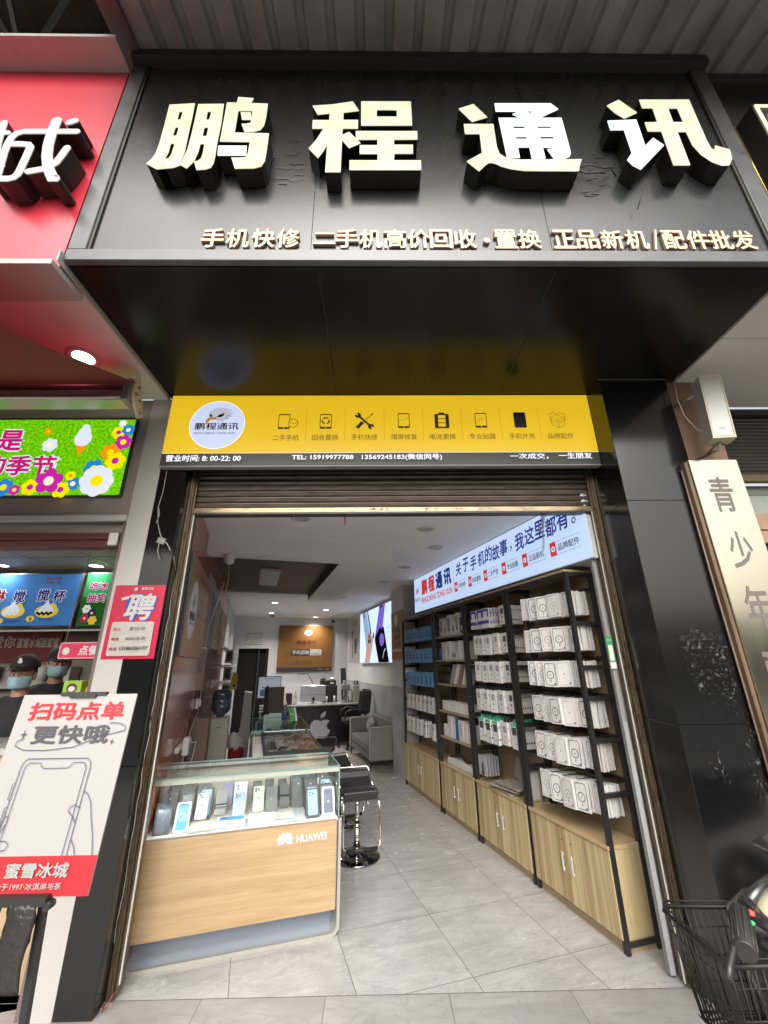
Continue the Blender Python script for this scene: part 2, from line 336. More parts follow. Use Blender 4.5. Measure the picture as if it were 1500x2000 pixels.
class Art:
    """flat printed artwork on a face: fills, lines and words a fraction of a millimetre apart, at O with axes U,V and normal N"""
    def __init__(s,mb,O,U,V,N,z0=.0006,shx=0): s.mb=mb;s.O=Vector(O);s.U=Vector(U);s.V=Vector(V);s.N=Vector(N);s.z=z0
    def _up(s): s.z+=.00025; return s.O+s.N*s.z
    def poly(s,p,mi): s.mb.sheet([s._p(a,b) for a,b in p],mi) if not s._up() is None else 0; return s
    def _p(s,a,b): return s.O+s.N*s.z+s.U*a+s.V*b
    def rect(s,x0,x1,y0,y1,mi): return s.poly([(x0,y0),(x1,y0),(x1,y1),(x0,y1)],mi)
    def rr(s,x0,x1,y0,y1,r,mi): return s.poly(rrect(x0,x1,y0,y1,r),mi)
    def circ(s,x,y,r,mi,ry=None,n=28): return s.poly(circle(x,y,r,n,ry=ry),mi)
    def line(s,pts,w,mi,closed=False):
        s._up(); n=len(pts); P=[Vector(p) for p in pts]; L=[];Q=[]
        for i,p in enumerate(P):
            a=P[i-1] if (i or closed) else p; b=P[(i+1)%n] if (i<n-1 or closed) else p; d=(b-a)
            d=d.normalized() if d.length>1e-9 else Vector((1,0)); nn=Vector((-d.y,d.x))*w/2; L.append(p+nn); Q.append(p-nn)
        vs=[s._p(*q) for q in L]+[s._p(*q) for q in Q]
        s.mb.add(vs,[(i,(i+1)%n,n+(i+1)%n,n+i) for i in range(n if closed else n-1)],mi); return s
    def text(s,t,x,y,h,mi,w=None,bold=0,align='c',shear=0):
        s._up(); put_text(s.mb,t,s.O+s.N*s.z+s.U*x+s.V*y,s.U,s.V,s.N,w=w,h=h,bold=bold,mi=mi,align=align,shear=shear); s.z+=.0012 if bold else 0; return s
# outlines of the big hand-cut sign characters, metres on the sign face (x, z)
GLYPH={"peng":[[[[-1.158,4.507],[-1.019,4.523],[-1.014,4.385],[-1.013,4.282],[-1.011,4.174],[-1.009,4.084],[-1.015,4.022],[-1.014,3.985],[-1.047,3.964],[-1.088,3.962],[-1.105,4.028],[-1.082,4.039],[-1.075,4.072],[-1.073,4.12],[-1.071,4.161],[-1.093,4.161],[-1.093,4.09],[-1.104,4.028],[-1.131,3.951],[-1.19,3.993],[-1.169,4.035],[-1.158,4.075],[-1.153,4.164],[-1.154,4.319]],[[-1.094,4.443],[-1.074,4.448],[-1.075,4.371],[-1.092,4.37]],[[-1.092,4.302],[-1.073,4.303],[-1.074,4.228],[-1.094,4.228]]],[[[-0.999,4.515],[-0.856,4.52],[-0.848,4.339],[-0.848,4.153],[-0.844,4.056],[-0.846,3.998],[-0.856,3.966],[-0.881,3.952],[-0.926,3.948],[-0.948,4.012],[-0.927,4.019],[-0.914,4.041],[-0.912,4.092],[-0.914,4.161],[-0.936,4.161],[-0.938,4.092],[-0.948,4.019],[-0.978,3.958],[-1.011,3.984],[-1.009,4.025],[-0.997,4.114],[-0.995,4.243],[-0.997,4.402]],[[-0.938,4.447],[-0.916,4.448],[-0.918,4.372],[-0.935,4.372]],[[-0.935,4.304],[-0.913,4.304],[-0.913,4.226],[-0.934,4.226]]],[[[-0.84,4.533],[-0.785,4.533],[-0.782,4.587],[-0.695,4.577],[-0.704,4.53],[-0.609,4.525],[-0.608,4.399],[-0.613,4.326],[-0.629,4.286],[-0.666,4.27],[-0.714,4.268],[-0.737,4.337],[-0.707,4.339],[-0.688,4.349],[-0.687,4.39],[-0.689,4.459],[-0.768,4.458],[-0.766,4.259],[-0.58,4.254],[-0.579,4.126],[-0.581,4.023],[-0.596,3.979],[-0.631,3.963],[-0.731,3.96],[-0.758,4.046],[-0.709,4.047],[-0.684,4.052],[-0.676,4.088],[-0.675,4.181],[-0.835,4.183],[-0.837,4.347]]],[[[-0.753,4.442],[-0.697,4.443],[-0.686,4.377],[-0.739,4.377]]],[[[-0.838,4.145],[-0.688,4.146],[-0.684,4.068],[-0.833,4.066]]]],"cheng":[[[[-0.356,4.51],[-0.241,4.524],[-0.13,4.554],[-0.094,4.468],[-0.18,4.45],[-0.179,4.38],[-0.098,4.381],[-0.097,4.305],[-0.18,4.304],[-0.183,4.245],[-0.145,4.273],[-0.082,4.177],[-0.143,4.135],[-0.182,4.202],[-0.183,3.937],[-0.263,3.937],[-0.261,4.16],[-0.279,4.107],[-0.305,4.049],[-0.358,4.128],[-0.321,4.201],[-0.285,4.303],[-0.347,4.302],[-0.349,4.376],[-0.258,4.377],[-0.257,4.441],[-0.324,4.429]]],[[[-0.082,4.555],[0.202,4.559],[0.202,4.337],[-0.08,4.333]],[[0.007,4.478],[0.119,4.479],[0.119,4.414],[0.007,4.413]]],[[[-0.109,4.28],[0.228,4.284],[0.226,4.213],[0.099,4.21],[0.098,4.164],[0.2,4.165],[0.198,4.092],[0.099,4.091],[0.095,4.033],[0.238,4.035],[0.236,3.959],[-0.138,3.955],[-0.139,4.031],[0.008,4.032],[0.009,4.088],[-0.086,4.087],[-0.086,4.158],[0.008,4.159],[0.009,4.209],[-0.108,4.207]]]],"tong":[[[[0.471,4.494],[0.559,4.54],[0.626,4.417],[0.537,4.374]]],[[[0.489,4.351],[0.654,4.353],[0.652,4.155],[0.66,4.095],[0.694,4.058],[0.768,4.046],[1.096,4.053],[1.076,4.003],[1.063,3.957],[0.775,3.957],[0.707,3.971],[0.658,3.992],[0.632,4.013],[0.609,4.021],[0.592,4.017],[0.563,3.984],[0.538,3.951],[0.48,4.029],[0.567,4.1],[0.57,4.266],[0.489,4.265]]],[[[0.681,4.548],[1.004,4.553],[1.04,4.498],[0.919,4.414],[1.045,4.416],[1.046,4.206],[1.046,4.106],[1.034,4.076],[1.008,4.061],[0.947,4.057],[0.923,4.135],[0.975,4.143],[0.972,4.152],[0.901,4.152],[0.902,4.059],[0.829,4.058],[0.829,4.153],[0.765,4.152],[0.766,4.065],[0.697,4.064],[0.689,4.411],[0.814,4.412],[0.772,4.447],[0.812,4.475],[0.68,4.473]],[[0.843,4.478],[0.906,4.479],[0.871,4.458]],[[0.761,4.338],[0.825,4.338],[0.825,4.317],[0.763,4.316]],[[0.897,4.339],[0.971,4.34],[0.972,4.32],[0.898,4.319]],[[0.764,4.243],[0.825,4.244],[0.825,4.223],[0.765,4.222]],[[0.898,4.247],[0.973,4.247],[0.975,4.226],[0.9,4.225]]]],"xun":[[[[1.327,4.536],[1.406,4.594],[1.486,4.471],[1.403,4.416],[1.36,4.467]]],[[[1.302,4.392],[1.467,4.405],[1.464,4.172],[1.523,4.241],[1.568,4.177],[1.394,3.972],[1.359,4.006],[1.339,4.052],[1.377,4.11],[1.378,4.312],[1.301,4.309]]],[[[1.528,4.596],[1.82,4.601],[1.816,4.222],[1.821,4.153],[1.835,4.136],[1.85,4.178],[1.92,4.143],[1.909,4.064],[1.878,4.012],[1.837,4.011],[1.793,4.04],[1.752,4.099],[1.726,4.183],[1.723,4.299],[1.673,4.298],[1.667,4.011],[1.578,4.01],[1.585,4.3],[1.509,4.301],[1.51,4.38],[1.583,4.383],[1.587,4.517],[1.527,4.516]],[[1.676,4.516],[1.731,4.517],[1.73,4.385],[1.672,4.385]]]],"wall":[[[[-2.056,4.224],[-1.958,4.219]],0.032],[[[-2.003,4.308],[-1.981,4.132],[-1.943,3.944]],0.036],[[[-1.963,3.891],[-1.905,3.945]],0.032],[[[-1.901,3.865],[-1.925,4.054],[-1.928,4.133],[-1.924,4.179],[-1.909,4.211],[-1.875,4.229],[-1.743,4.231],[-1.598,4.233]],0.038],[[[-1.914,4.122],[-1.855,4.122],[-1.818,4.117],[-1.804,4.1],[-1.802,4.061],[-1.802,3.908],[-1.806,3.877],[-1.817,3.856],[-1.841,3.845],[-1.874,3.845]],0.039],[[[-1.727,4.327],[-1.725,4.216],[-1.715,4.113],[-1.697,4.023],[-1.664,3.926],[-1.618,3.842],[-1.613,3.847]],0.054],[[[-1.612,4.091],[-1.625,4.024],[-1.638,3.969],[-1.664,3.936],[-1.693,3.92],[-1.756,3.901]],0.039],[[[-1.655,4.307],[-1.627,4.325]],0.038]]}
# ================================================================ common materials
m_black=mat('black_gloss_panel',(.006,.006,.0065),.13,spec=.5,nrough=.06,scale=3,bump=.015,bscale=5)
m_signblk=mat('black_sign_panel',(.018,.020,.022),.27,spec=.7,nrough=.08,scale=2.5,bump=.02,bscale=4)
m_soffit=mat('black_soffit_panel',(.007,.007,.008),.24,spec=.32,nrough=.05,scale=2,bump=.02,bscale=2.5)
m_frame=mat('grey_sign_frame',(.10,.105,.11),.3,spec=.6,noise=.25,scale=9,nrough=.08)
m_dark=mat('dark_gap',(.01,.01,.01),.8)
m_seam=mat('panel_seam',(.05,.05,.048),.6)
m_lface=lit('lit_letter_face','#f3f9da',.86,noise=.12,scale=9,c2='#dfe9b8')
m_lface2=lit('bright_letter_face','#f6fbff',1.15)
m_lside=mat('letter_side_black',(.008,.008,.007),.38,nrough=.1)
m_small=mat('cream_letter','#cfb79d',.5,noise=.08,scale=30)
m_smalls=mat('cream_letter_side','#b59a86',.55)
m_redp=mat('red_glossy_sign',(.52,.022,.042),.3,spec=1,nrough=.05,scale=2)
m_white=mat('white_aluminium_panel',(.42,.405,.38),.3,noise=.06,scale=4,nrough=.08)
m_whitew=mat('white_painted_soffit',(.70,.68,.64),.35,noise=.07,scale=2,nrough=.08)
m_beige=mat('beige_grey_wall',(.27,.24,.215),.4,noise=.1,scale=3)
m_alu=mat('aluminium',(.45,.44,.42),.38,metal=.9,nrough=.08,scale=20,stretch=(1,8,8))
m_brass=mat('brown_anodised_rail',(.20,.155,.10),.3,metal=.75,noise=.45,scale=22,stretch=(4,4,.6),nrough=.12)
m_shut=mat('brown_shutter_metal',(.19,.155,.12),.36,metal=.55,noise=.4,scale=9,stretch=(.6,4,4),nrough=.1)
m_corr=mat('corrugated_roof_sheet',(.34,.34,.32),.45,metal=.2,noise=.3,scale=3,nrough=.1)
m_awn=mat('red_awning_fabric',(.17,.006,.012),.75,noise=.2,scale=5,bump=.2,bscale=60)
m_wht=mat('white_plastic',(.62,.61,.58),.4)
m_wire=mat('grey_wire',(.42,.40,.37),.5)
m_wirr=mat('rust_red_wire',(.25,.07,.05),.5)
m_blk=mat('matt_black',(.018,.018,.018),.5)
m_blkm=mat('black_metal',(.02,.02,.021),.38,spec=.5,nrough=.08,scale=30)
m_chrome=mat('chrome',(.75,.74,.72),.08,metal=1,nrough=.04,scale=12)
m_concrete=mat('stained_concrete',(.10,.08,.062),.85,noise=.5,scale=4,bump=.3)
# ================================================================ ground, road, floor
tp=tile_mat('pavement_tile',.612,.61,-.885,2.745-.61*8,(.36,.345,.33),(.28,.265,.258),(.21,.195,.19),rough=.32)
ti=tile_mat('shop_floor_tile',.612,.6,.036,2.605-.6*5,(.45,.437,.425),(.335,.322,.314),(.25,.235,.23),rough=.22)
g=MB(); g.sheet([(-70,-70,-.16),(70,-70,-.16),(70,40,-.16),(-70,40,-.16)]); struct(g,'road',mat('asphalt',(.05,.05,.05),.85,noise=.3,scale=2,bump=.4))
g=MB(); g.box(-12,12,-1.6,2.744,-.3,0); struct(g,'pavement',tp)
g=MB()
w2i=lambda x,y:(x*math.cos(ANG)+y*math.sin(ANG),-x*math.sin(ANG)+y*math.cos(ANG))
P=[w2i(-1.62,2.7475),w2i(1.98,2.7475)]
g.sheet([(*P[0],0),(*P[1],0),(2.7,3.0,0),(2.7,10.8,0),(-1.6,10.8,0),(-1.6,P[0][1],0)]); struct(g,'floor',ti,frame='I')
g=MB(); g.box(-1.34,1.56,2.7425,2.7505,-.05,-.0005); struct(g,'threshold_gap',mat('seam_dirt',(.10,.07,.07),.8))
g=MB(); g.box(-6,-1.70,2.746,6,-.05,0); struct(g,'neighbour_floor',mat('grey_floor',(.25,.26,.27),.25,noise=.2))
# ---- street opposite (behind the camera): what the black panels mirror
hm=mat('hedge_leaf',(.045,.085,.022),.6,noise=.5,scale=9)
h=MB(); rnd=random.Random(3)
for i in range(5200):
    x=rnd.uniform(-34,34); top=3.3+1.1*math.sin(x*.31)+.7*math.sin(x*.83+1); z=rnd.random()**.7*top; y=-17+rnd.uniform(-1.3,1.3)
    a=rnd.uniform(0,6.3); b=rnd.uniform(-.8,.8); s_=rnd.uniform(.25,.5); U=Vector((math.cos(a),math.sin(a),b)).normalized(); V=U.cross(Vector((0,.4,1))).normalized(); c=Vector((x,y,z))
    h.sheet([c-U*s_,c-V*s_*.6,c+U*s_,c+V*s_*.6])
tag(h.build('hedge',hm),'dense green hedge along the far side of the street','hedge',kind='stuff')
b=MB(); b.box(-40,-12,-34,-26,-.1,5.2); b.box(-8,30,-36,-28,-.1,4.6)
for i in range(22):
    x=-38+i*3
    if x<-13 or -6<x<28:
        for z in (1.5,3.2): b.box(x,x+1.5,-27.99 if x>-8 else -25.99,-27.9 if x>-8 else -25.9,z,z+1.1,1)
tag(b.build('street_building',[mat('pale_render',(.35,.33,.30),.8,noise=.2,scale=.5),mat('window_dark',(.03,.035,.04),.1)]),'long pale building across the street behind the hedge','building')
# ================================================================ fascia sign
sg=Root('shop_sign','wide black fascia sign with four big lit characters over the phone shop','shop sign',(.3,1.5,3.43))
q=MB()
xs=[-1.455,-.335,.905,2.055]
for i in range(3): q.box(xs[i]+(.0015 if i else 0),xs[i+1]-.0015,1.5,1.515,3.515,5.15)
m_res=mat('glue_residue',(.03,.03,.03),.34,noise=.8,scale=60,contrast=(.4,.6))
rr_=random.Random(5)
for (cx_,cz_,n_) in ((-.47,4.12,7),(-.50,4.33,5),(1.20,4.02,8),(1.22,4.24,6)):
    for i in range(n_):
        a=cx_+rr_.uniform(-.07,.07); b_=cz_+rr_.uniform(-.09,.09); r_=rr_.uniform(.008,.034)
        q.sheet([(a+r_*1.6*math.cos(t)*rr_.uniform(.4,1.25),1.4985-.0003*i,b_+r_*.45*math.sin(t)*rr_.uniform(.3,1.3)) for t in [k*.393 for k in range(16)]],1)
q.build('sign_panel',[m_signblk,m_res],sg)
q=MB(); q.box(-1.54,2.15,1.516,2.6,3.445,5.2); q.build('housing',m_blk,sg)
q=MB()
q.box(-1.545,-1.455,1.482,1.515,3.508,5.065,0,.003); q.box(2.055,2.15,1.482,1.515,3.508,5.149,0,.003); q.box(-1.545,2.15,1.480,1.515,3.43,3.5075,0,.004)
q.box(-1.545,2.15,1.44,1.515,5.15,5.23,1,.004); q.box(-1.545,-1.455,1.484,1.515,5.066,5.149,1)
q.box(-1.455,2.055,1.494,1.499,3.508,3.516,1); q.box(-1.455,-1.44,1.490,1.499,3.517,5.149,1); q.box(2.04,2.055,1.490,1.499,3.517,5.149,1)
q.build('sign_frame',[m_frame,m_blk],sg)
q=MB(); sx=[-1.545,-.30,.92,2.125]
for i in range(3): q.box(sx[i]+.0018,sx[i+1]-.0018,1.516,2.62 if i<2 else 2.62,3.428,3.444)
q.build('soffit_panel',m_soffit,sg)
q=MB(); q.tube([(-.302,1.53,3.4275),(-.296,1.9,3.427),(-.31,2.2,3.427),(-.29,2.58,3.4275)],.0009,5); q.tube([(.92,1.53,3.4275),(.915,2.1,3.427),(.925,2.58,3.4275)],.0012,5); q.build('sealant_line',mat('sealant_dim',(.10,.098,.09),.6),sg)
for nm,key in (('first_character','peng'),('second_character','cheng'),('third_character','tong'),('fourth_character','xun')):
    f=MB(); s=MB(); GLYPH[key]=[[[(x_*1.0144,1.55+(z_-1.55)*1.0144) for x_,z_ in r_] for r_ in c_] for c_ in GLYPH[key]]
    for ci,c in enumerate(GLYPH[key]):
        g=poly_geo(c)
        f.geo(g,(0,1.405,0),X,Z,-Y_,1,1,.004,1 if (key=='tong' and ci==2) or (key=='xun' and ci==1) or(key=='peng' and ci==4) else 0)
        s.geo(g,(0,1.497,0),X,Z,-Y_,1,1,.0915,0)
    so_=s.build('sign_character',m_lside,sg); fo=f.build('lit_face',[m_lface,m_lface2],parent=so_,rel=sg.at)
small='手机快修 二手机高价回收·置换 正品新机/配件批发'
cx=[(-.842,'手'),(-.715,'机'),(-.578,'快'),(-.435,'修'),(-.262,'二'),(-.125,'手'),(.010,'机'),(.135,'高'),(.265,'价'),(.388,'回'),(.515,'收'),(.620,'·'),(.735,'置'),(.865,'换'),(1.065,'正'),(1.19,'品'),(1.323,'新'),(1.45,'机'),(1.548,'/'),(1.655,'配'),(1.785,'件'),(1.905,'批'),(2.02-.01,'发')]
x0,x1=-.866,2.0
pxs=[(422,'手'),(470,'机'),(520,'快'),(567,'修'),(637,'二'),(681,'手'),(727,'机'),(774,'高'),(820,'价'),(864,'回'),(911,'收'),(953,'·'),(990,'置'),(1037,'换'),(1105,'正'),(1151,'品'),(1200,'新'),(1248,'机'),(1286,'/'),(1322,'配'),(1370,'件'),(1415,'批'),(1461,'发')]
for px,ch in pxs:
    x=(px-739)*.00264+.003
    w={'二':.115,'·':.035,'/':.04}.get(ch,.118); hh={'二':.085,'·':.035,'/':.145}.get(ch,.138)
    q=MB(); put_text(q,ch,(x,1.499,3.594-(.01 if ch=='·' else 0)),X,Z,-Y_,w=w,h=hh,bold=0 if ch in '·/' else .022,depth=.014,mi=0,side=1)
    q.build('small_character',[m_small,m_smalls],sg)
# loose cable and residue between the third and fourth characters
q=MB(); q.tube([(1.10,1.46,4.10),(1.14,1.44,4.04),(1.22,1.43,4.03),(1.30,1.45,4.09),(1.33,1.47,4.06)],.004,6); q.tube([(1.10,1.47,4.12),(1.18,1.45,4.13),(1.26,1.45,4.10),(1.33,1.47,4.14)],.004,6)
q.tube([(1.42,1.43,3.90),(1.39,1.47,3.80)],.0025,5); q.build('loose_cable',m_blk,sg)
# ================================================================ canopy above
cp=Root('canopy','dark corrugated metal canopy roof over the black fascia','canopy',(.5,1.5,5.23))
q=MB(); pts=[]; x=-1.5; k=0
while x<4.2:
    pts+=[(x,0),(x+.115,0),(x+.13,.028),(x+.165,.028),(x+.18,0)] ; x+=.18
V=[(a,1.6,5.27+b_) for a,b_ in pts]+[(a,.72,5.11+b_) for a,b_ in pts]; n=len(pts)
q.add(V,[(i,i+1,n+i+1,n+i) for i in range(n-1)]); q.build('roof_sheet',m_corr,cp)
q=MB(); q.box(-1.62,-1.50,.72,1.6,5.16,5.34,0,rot=Matrix.Rotation(R(10),3,'X')); q.build('edge_trim',mat('canopy_edge',(.14,.09,.085),.4,noise=.3),cp)
q=MB(); q.box(-1.5,4.2,.70,.72,5.02,5.2); q.build('gutter',m_blkm,cp)
# concrete slab and bracket seen over the red sign
q=MB(); q.box(-7,-1.2,.2,2.2,6.3,6.5); q.box(-7,-1.2,1.75,2.2,5.4,6.3); solo(q,'concrete_overhang',m_concrete,'stained brown concrete overhang above the red neighbour sign','overhang')
q=MB(); q.bar((-2.42,1.62,5.42),(-2.92,1.3,6.3),.035); q.bar((-2.42,1.62,5.42),(-1.95,1.35,6.3),.035); q.bar((-2.42,1.62,5.42),(-2.4,.9,6.3),.03)
solo(q,'metal_bracket',m_blkm,'V-shaped dark metal bracket under the concrete overhang','bracket',at=(-2.42,1.62,5.42))
# ================================================================ red neighbour sign
rs=Root('neighbour_sign','glossy red fascia sign with white raised characters at upper left','shop sign',(-3.5,1.488,3.38))
q=MB(); q.box(-6.5,-1.557,1.488,1.51,3.385,5.07); q.build('sign_panel',m_redp,rs)
q=MB(); q.box(-6.5,-1.552,1.44,1.66,3.355,3.3845,0); q.build('bottom_edge',m_white,rs)
q=MB(); q.box(-6.5,-1.552,1.33,1.515,5.072,5.10,0); q.build('top_flashing',m_white,rs)
q=MB();f=MB()
for i,(pts,w) in enumerate(GLYPH['wall']):
    g=poly_geo([stroke_poly(pts,w)])
    f.geo(g,(0,1.372-.0004*i,0),X,Z,-Y_,1,1,.004); q.geo(g,(0,1.486,0),X,Z,-Y_,1,1,.1135-.0003*i)
so_=q.build('sign_character',mat('letter_side_maroon',(.02,.009,.01),.4),rs); f.build('white_face',lit('white_face_dim','#f0f0ea',.7),parent=so_,rel=rs.at)
# soffit of the neighbour, with its lamp
q=MB(); q.box(-6.5,-1.556,1.52,2.62,3.43,3.46); q.box(-1.5555,-1.5475,1.46,2.60,3.40,3.47,1); solo(q,'neighbour_soffit',[m_whitew,m_white],'white soffit panel between the red sign and the drinks shop wall','soffit')
dl=Root('ceiling_light','round lit downlight in the white soffit above the red awning','downlight',(-1.90,2.165,3.43))
q=MB(); q.lathe((-1.90,2.165,3.43),[(.095,0),(.098,-.006),(.070,-.010),(.060,-.004)],28); q.build('rim',m_wht,dl)
q=MB(); q.cyl((-1.90,2.165,3.4225),.06,.004,28); q.build('diffuser',lit('lamp_white','#ffffff',16),dl)
l=bpy.data.lights.new('lamp_light','AREA'); l.shape='DISK'; l.size=.1; l.energy=.9; l.color=(1,.97,.92); o=bpy.data.objects.new('lamp_light',l); col.objects.link(o); o.parent=dl.o; o.location=(0,0,-.02)
# ================================================================ neighbour wall, awning
q=MB(); q.box(-1.683,-1.5305,2.62,2.9,0,3.4295); solo(q,'white_pilaster',m_white,'white pilaster between the drinks shop window and the black pillar','pillar',at=(-1.6,2.62,0))
q=MB(); q.box(-6.5,-1.684,2.632,2.9,2.502,3.4295); q.box(-6.5,-1.775,2.622,2.632,3.27,3.30,0); q.box(-6.5,-1.684,2.60,2.632,2.46,2.5015,1,.003); solo(q,'neighbour_wall',[m_beige,m_white],'grey-beige panel wall holding the lit flower screen','wall')
q=MB(); q.box(-1.706,-1.684,2.625,2.70,0,2.46); solo(q,'window_jamb',mat('brown_jamb',(.14,.10,.095),.3),'narrow brown metal jamb beside the white pilaster','window frame')
q=MB(); q.box(-6.5,-1.72,2.66,2.74,2.39,2.455,0,.004); q.box(-6.5,-1.72,2.64,2.76,2.345,2.388,1,.004); q.box(-6.5,-1.72,2.655,2.745,2.295,2.343,1,.004); q.box(-1.79,-1.73,2.63,2.65,2.30,2.385,2,.003)
solo(q,'roller_blind',[m_beige,mat('maroon_metal',(.14,.045,.05),.3,metal=.3),m_wht],'maroon rolled up blind across the top of the drinks window','blind')
aw=Root('awning','red fabric awning with aluminium roller over the drinks shop','awning',(-1.6,2.3,3.2))
q=MB(); N=14
ys=[2.27-i*(2.27-.9)/N for i in range(N+1)]; xs_=[-6+.34*i for i in range(14)]
V=[]
for yy in ys:
    for xx in xs_: V.append((xx if xx!=xs_[-1] else -1.585,yy,3.30-(2.27-yy)*.44-.01*math.sin((2.27-yy)/1.4*math.pi)+.006*math.sin(xx*7+yy*3)))
nx=len(xs_); q.add(V,[(j*nx+i,j*nx+i+1,(j+1)*nx+i+1,(j+1)*nx+i) for j in range(N) for i in range(nx-1)],0,True); q.build('fabric',m_awn,aw)
q=MB(); q.tube([(-6,2.32,3.33),(-1.62,2.32,3.33)],.04,18,1); q.box(-6,-1.615,2.26,2.40,3.185,3.255,0,.012); q.tube([(-6,2.27,3.195),(-1.615,2.27,3.195)],.016,12,0); q.build('roller',[m_alu,m_awn],aw)
q=MB(); q.prism([(0,0),(.05,.0),(.17,-.26),(.12,-.30),(.02,-.2)],(-1.612,2.25,3.40),(0,1,0),(0,0,1),(1,0,0),.012,0); q.box(-1.66,-1.612,2.24,2.36,3.16,3.33,1,.006)
for a,b_ in ((2.31,3.30),(2.35,3.22),(2.30,3.24),(2.38,3.15)): q.cyl((-1.60,a,b_),.012,.006,10,1,'x')
q.build('end_bracket',[mat('ivory_bracket',(.55,.49,.38),.5,noise=.2,scale=30),mat('grey_casting',(.22,.21,.2),.4,metal=.5)],aw)
# lit flower screen
fs=Root('advert_screen','lit green grass screen with pink words and flowers at left','screen',(-2.4,2.62,2.94))
q=MB(); q.box(-4.4,-1.758,2.605,2.631,2.638,3.25,0,.004); q.build('screen_frame',m_blkm,fs)
gm=lit('grass_picture','#86dc10',1.05,noise=.5,scale=55,c2='#3f9a08')
q=MB(); q.box(-4.38,-1.768,2.602,2.604,2.647,3.242,0); a=Art(q,(0,2.602,0),X,Z,-Y_)
L={n:i+1 for i,n in enumerate(['pk','wt','ye','mg','bl','or','cr'])}
flm=[gm,lit('pink_ink','#d8207a',.8),lit('white_ink','#e6eaff',.95),lit('yellow_ink','#fff000',.9),lit('magenta_ink','#d428b4',.85),lit('blue_ink','#2a8ce0',.85),lit('orange_ink','#ff9a10',.9),lit('cream_ink','#fff4c8',1)]
def flower(x,y,r,c,k,n=6,rot=0):
    for i in range(n):
        t=rot+6.283*i/n; a.circ(x+r*.62*math.cos(t),y+r*.62*math.sin(t),r*.42,L[c],n=14); a.z-=.0002
    a.circ(x,y,r*.36,L[k],n=16)
def word(t,x,y,h,w=None,b_=.03): a.text(t,x,y,h*1.12,L['wt'],w=(w*1.10 if w else None),bold=.085); a.text(t,x,y,h,L['pk'],w=w,bold=b_)
word('是',-2.62,3.07,.17); word('的季节',-2.50,2.87,.155,w=.50)
for (x,y,r,c,k) in ((-2.33,3.03,.055,'wt','cr'),(-2.37,3.14,.028,'or','ye'),(-1.865,3.13,.05,'ye','mg'),(-1.85,3.205,.028,'wt','cr'),(-1.80,3.15,.045,'bl','cr'),(-1.815,3.05,.06,'mg','ye'),(-1.89,2.97,.065,'or','ye'),(-1.84,2.90,.07,'ye','mg'),(-1.975,2.84,.07,'bl','ye'),(-2.09,2.725,.05,'bl','cr'),(-2.12,2.785,.035,'ye','or'),(-2.55,2.70,.065,'bl','ye'),(-2.65,2.70,.06,'ye','mg'),(-2.37,2.70,.06,'ye','mg'),(-2.47,2.68,.04,'mg','ye'),(-2.16,2.68,.06,'ye','mg'),(-2.31,2.86,.0001,'wt','wt')): flower(x,y,r,c,k,rot=x)
flower(-2.255,2.745,.095,'mg','cr',5,.3); flower(-1.93,2.745,.115,'wt','ye',8)
# plain ice cream drawing in place of the mascot
a.poly([(-2.10,2.93),(-2.155,3.06),(-2.045,3.06)],L['or']); 
for (x,y,r) in ((-2.10,3.075,.062),(-2.10,3.125,.046),(-2.10,3.165,.028)): a.circ(x,y,r,L['wt'])
q.build('screen_picture',flm,fs)
# ================================================================ drinks shop interior
nb=MB(); nb.box(-6.4,-1.93,4.62,4.7,0,2.75); nb.box(-6.5,-6.4,2.9,4.7,0,2.75); 
solo(nb,'neighbour_room_wall',mat('drinks_wall',(.30,.28,.23),.6,noise=.15),'olive beige back wall of the drinks shop room','wall')
nb=MB(); nb.prism([(-6.4,2.76),(-1.72,2.76),(-1.72,3.6),(-1.95,4.62),(-6.4,4.62)],(0,0,2.52),X,Y_,Z,.04,0)
for i in range(8): nb.box(-6.3+i*.6,-6.295+i*.6,2.77,4.6,2.5185,2.5195,1)
for i in range(3): nb.box(-6.3,-2.0,3.2+i*.6,3.205+i*.6,2.5185,2.5195,1)
struct(nb,'neighbour_ceiling',[mat('ceiling_board',(.42,.39,.32),.6),m_dark])
for i,(x,y) in enumerate(((-3.80,4.10),(-2.885,4.16))):
    d=Root('ceiling_light',('lit round lamp over the blue menu screen, at the photo edge','lit round lamp over the green menu screen')[i],'downlight',(x,y,2.52),group='lit lamps in the drinks shop ceiling')
    q=MB(); q.lathe((x,y,2.52),[(.075,0),(.078,-.006),(.065,-.010),(.062,-.004)],28); q.build('rim',m_wht,d)
    q=MB(); q.cyl((x,y,2.513),.062,.005,28); q.build('diffuser',lit('lamp_white','#ffffff',16),d)
    l=bpy.data.lights.new('lamp_light','AREA'); l.shape='DISK'; l.size=.11; l.energy=5; l.color=(1,.97,.9); o=bpy.data.objects.new('lamp_light',l); col.objects.link(o); o.parent=d.o; o.location=(0,0,-.02)
d=Root('ceiling_light','unlit round ceiling lamp just behind the maroon blind','downlight',(-2.30,2.98,2.518)); q=MB(); q.lathe((-2.30,2.98,2.518),[(.12,0),(.12,-.02),(.1,-.028),(0,-.03)],28); q.build('rim',m_wht,d)
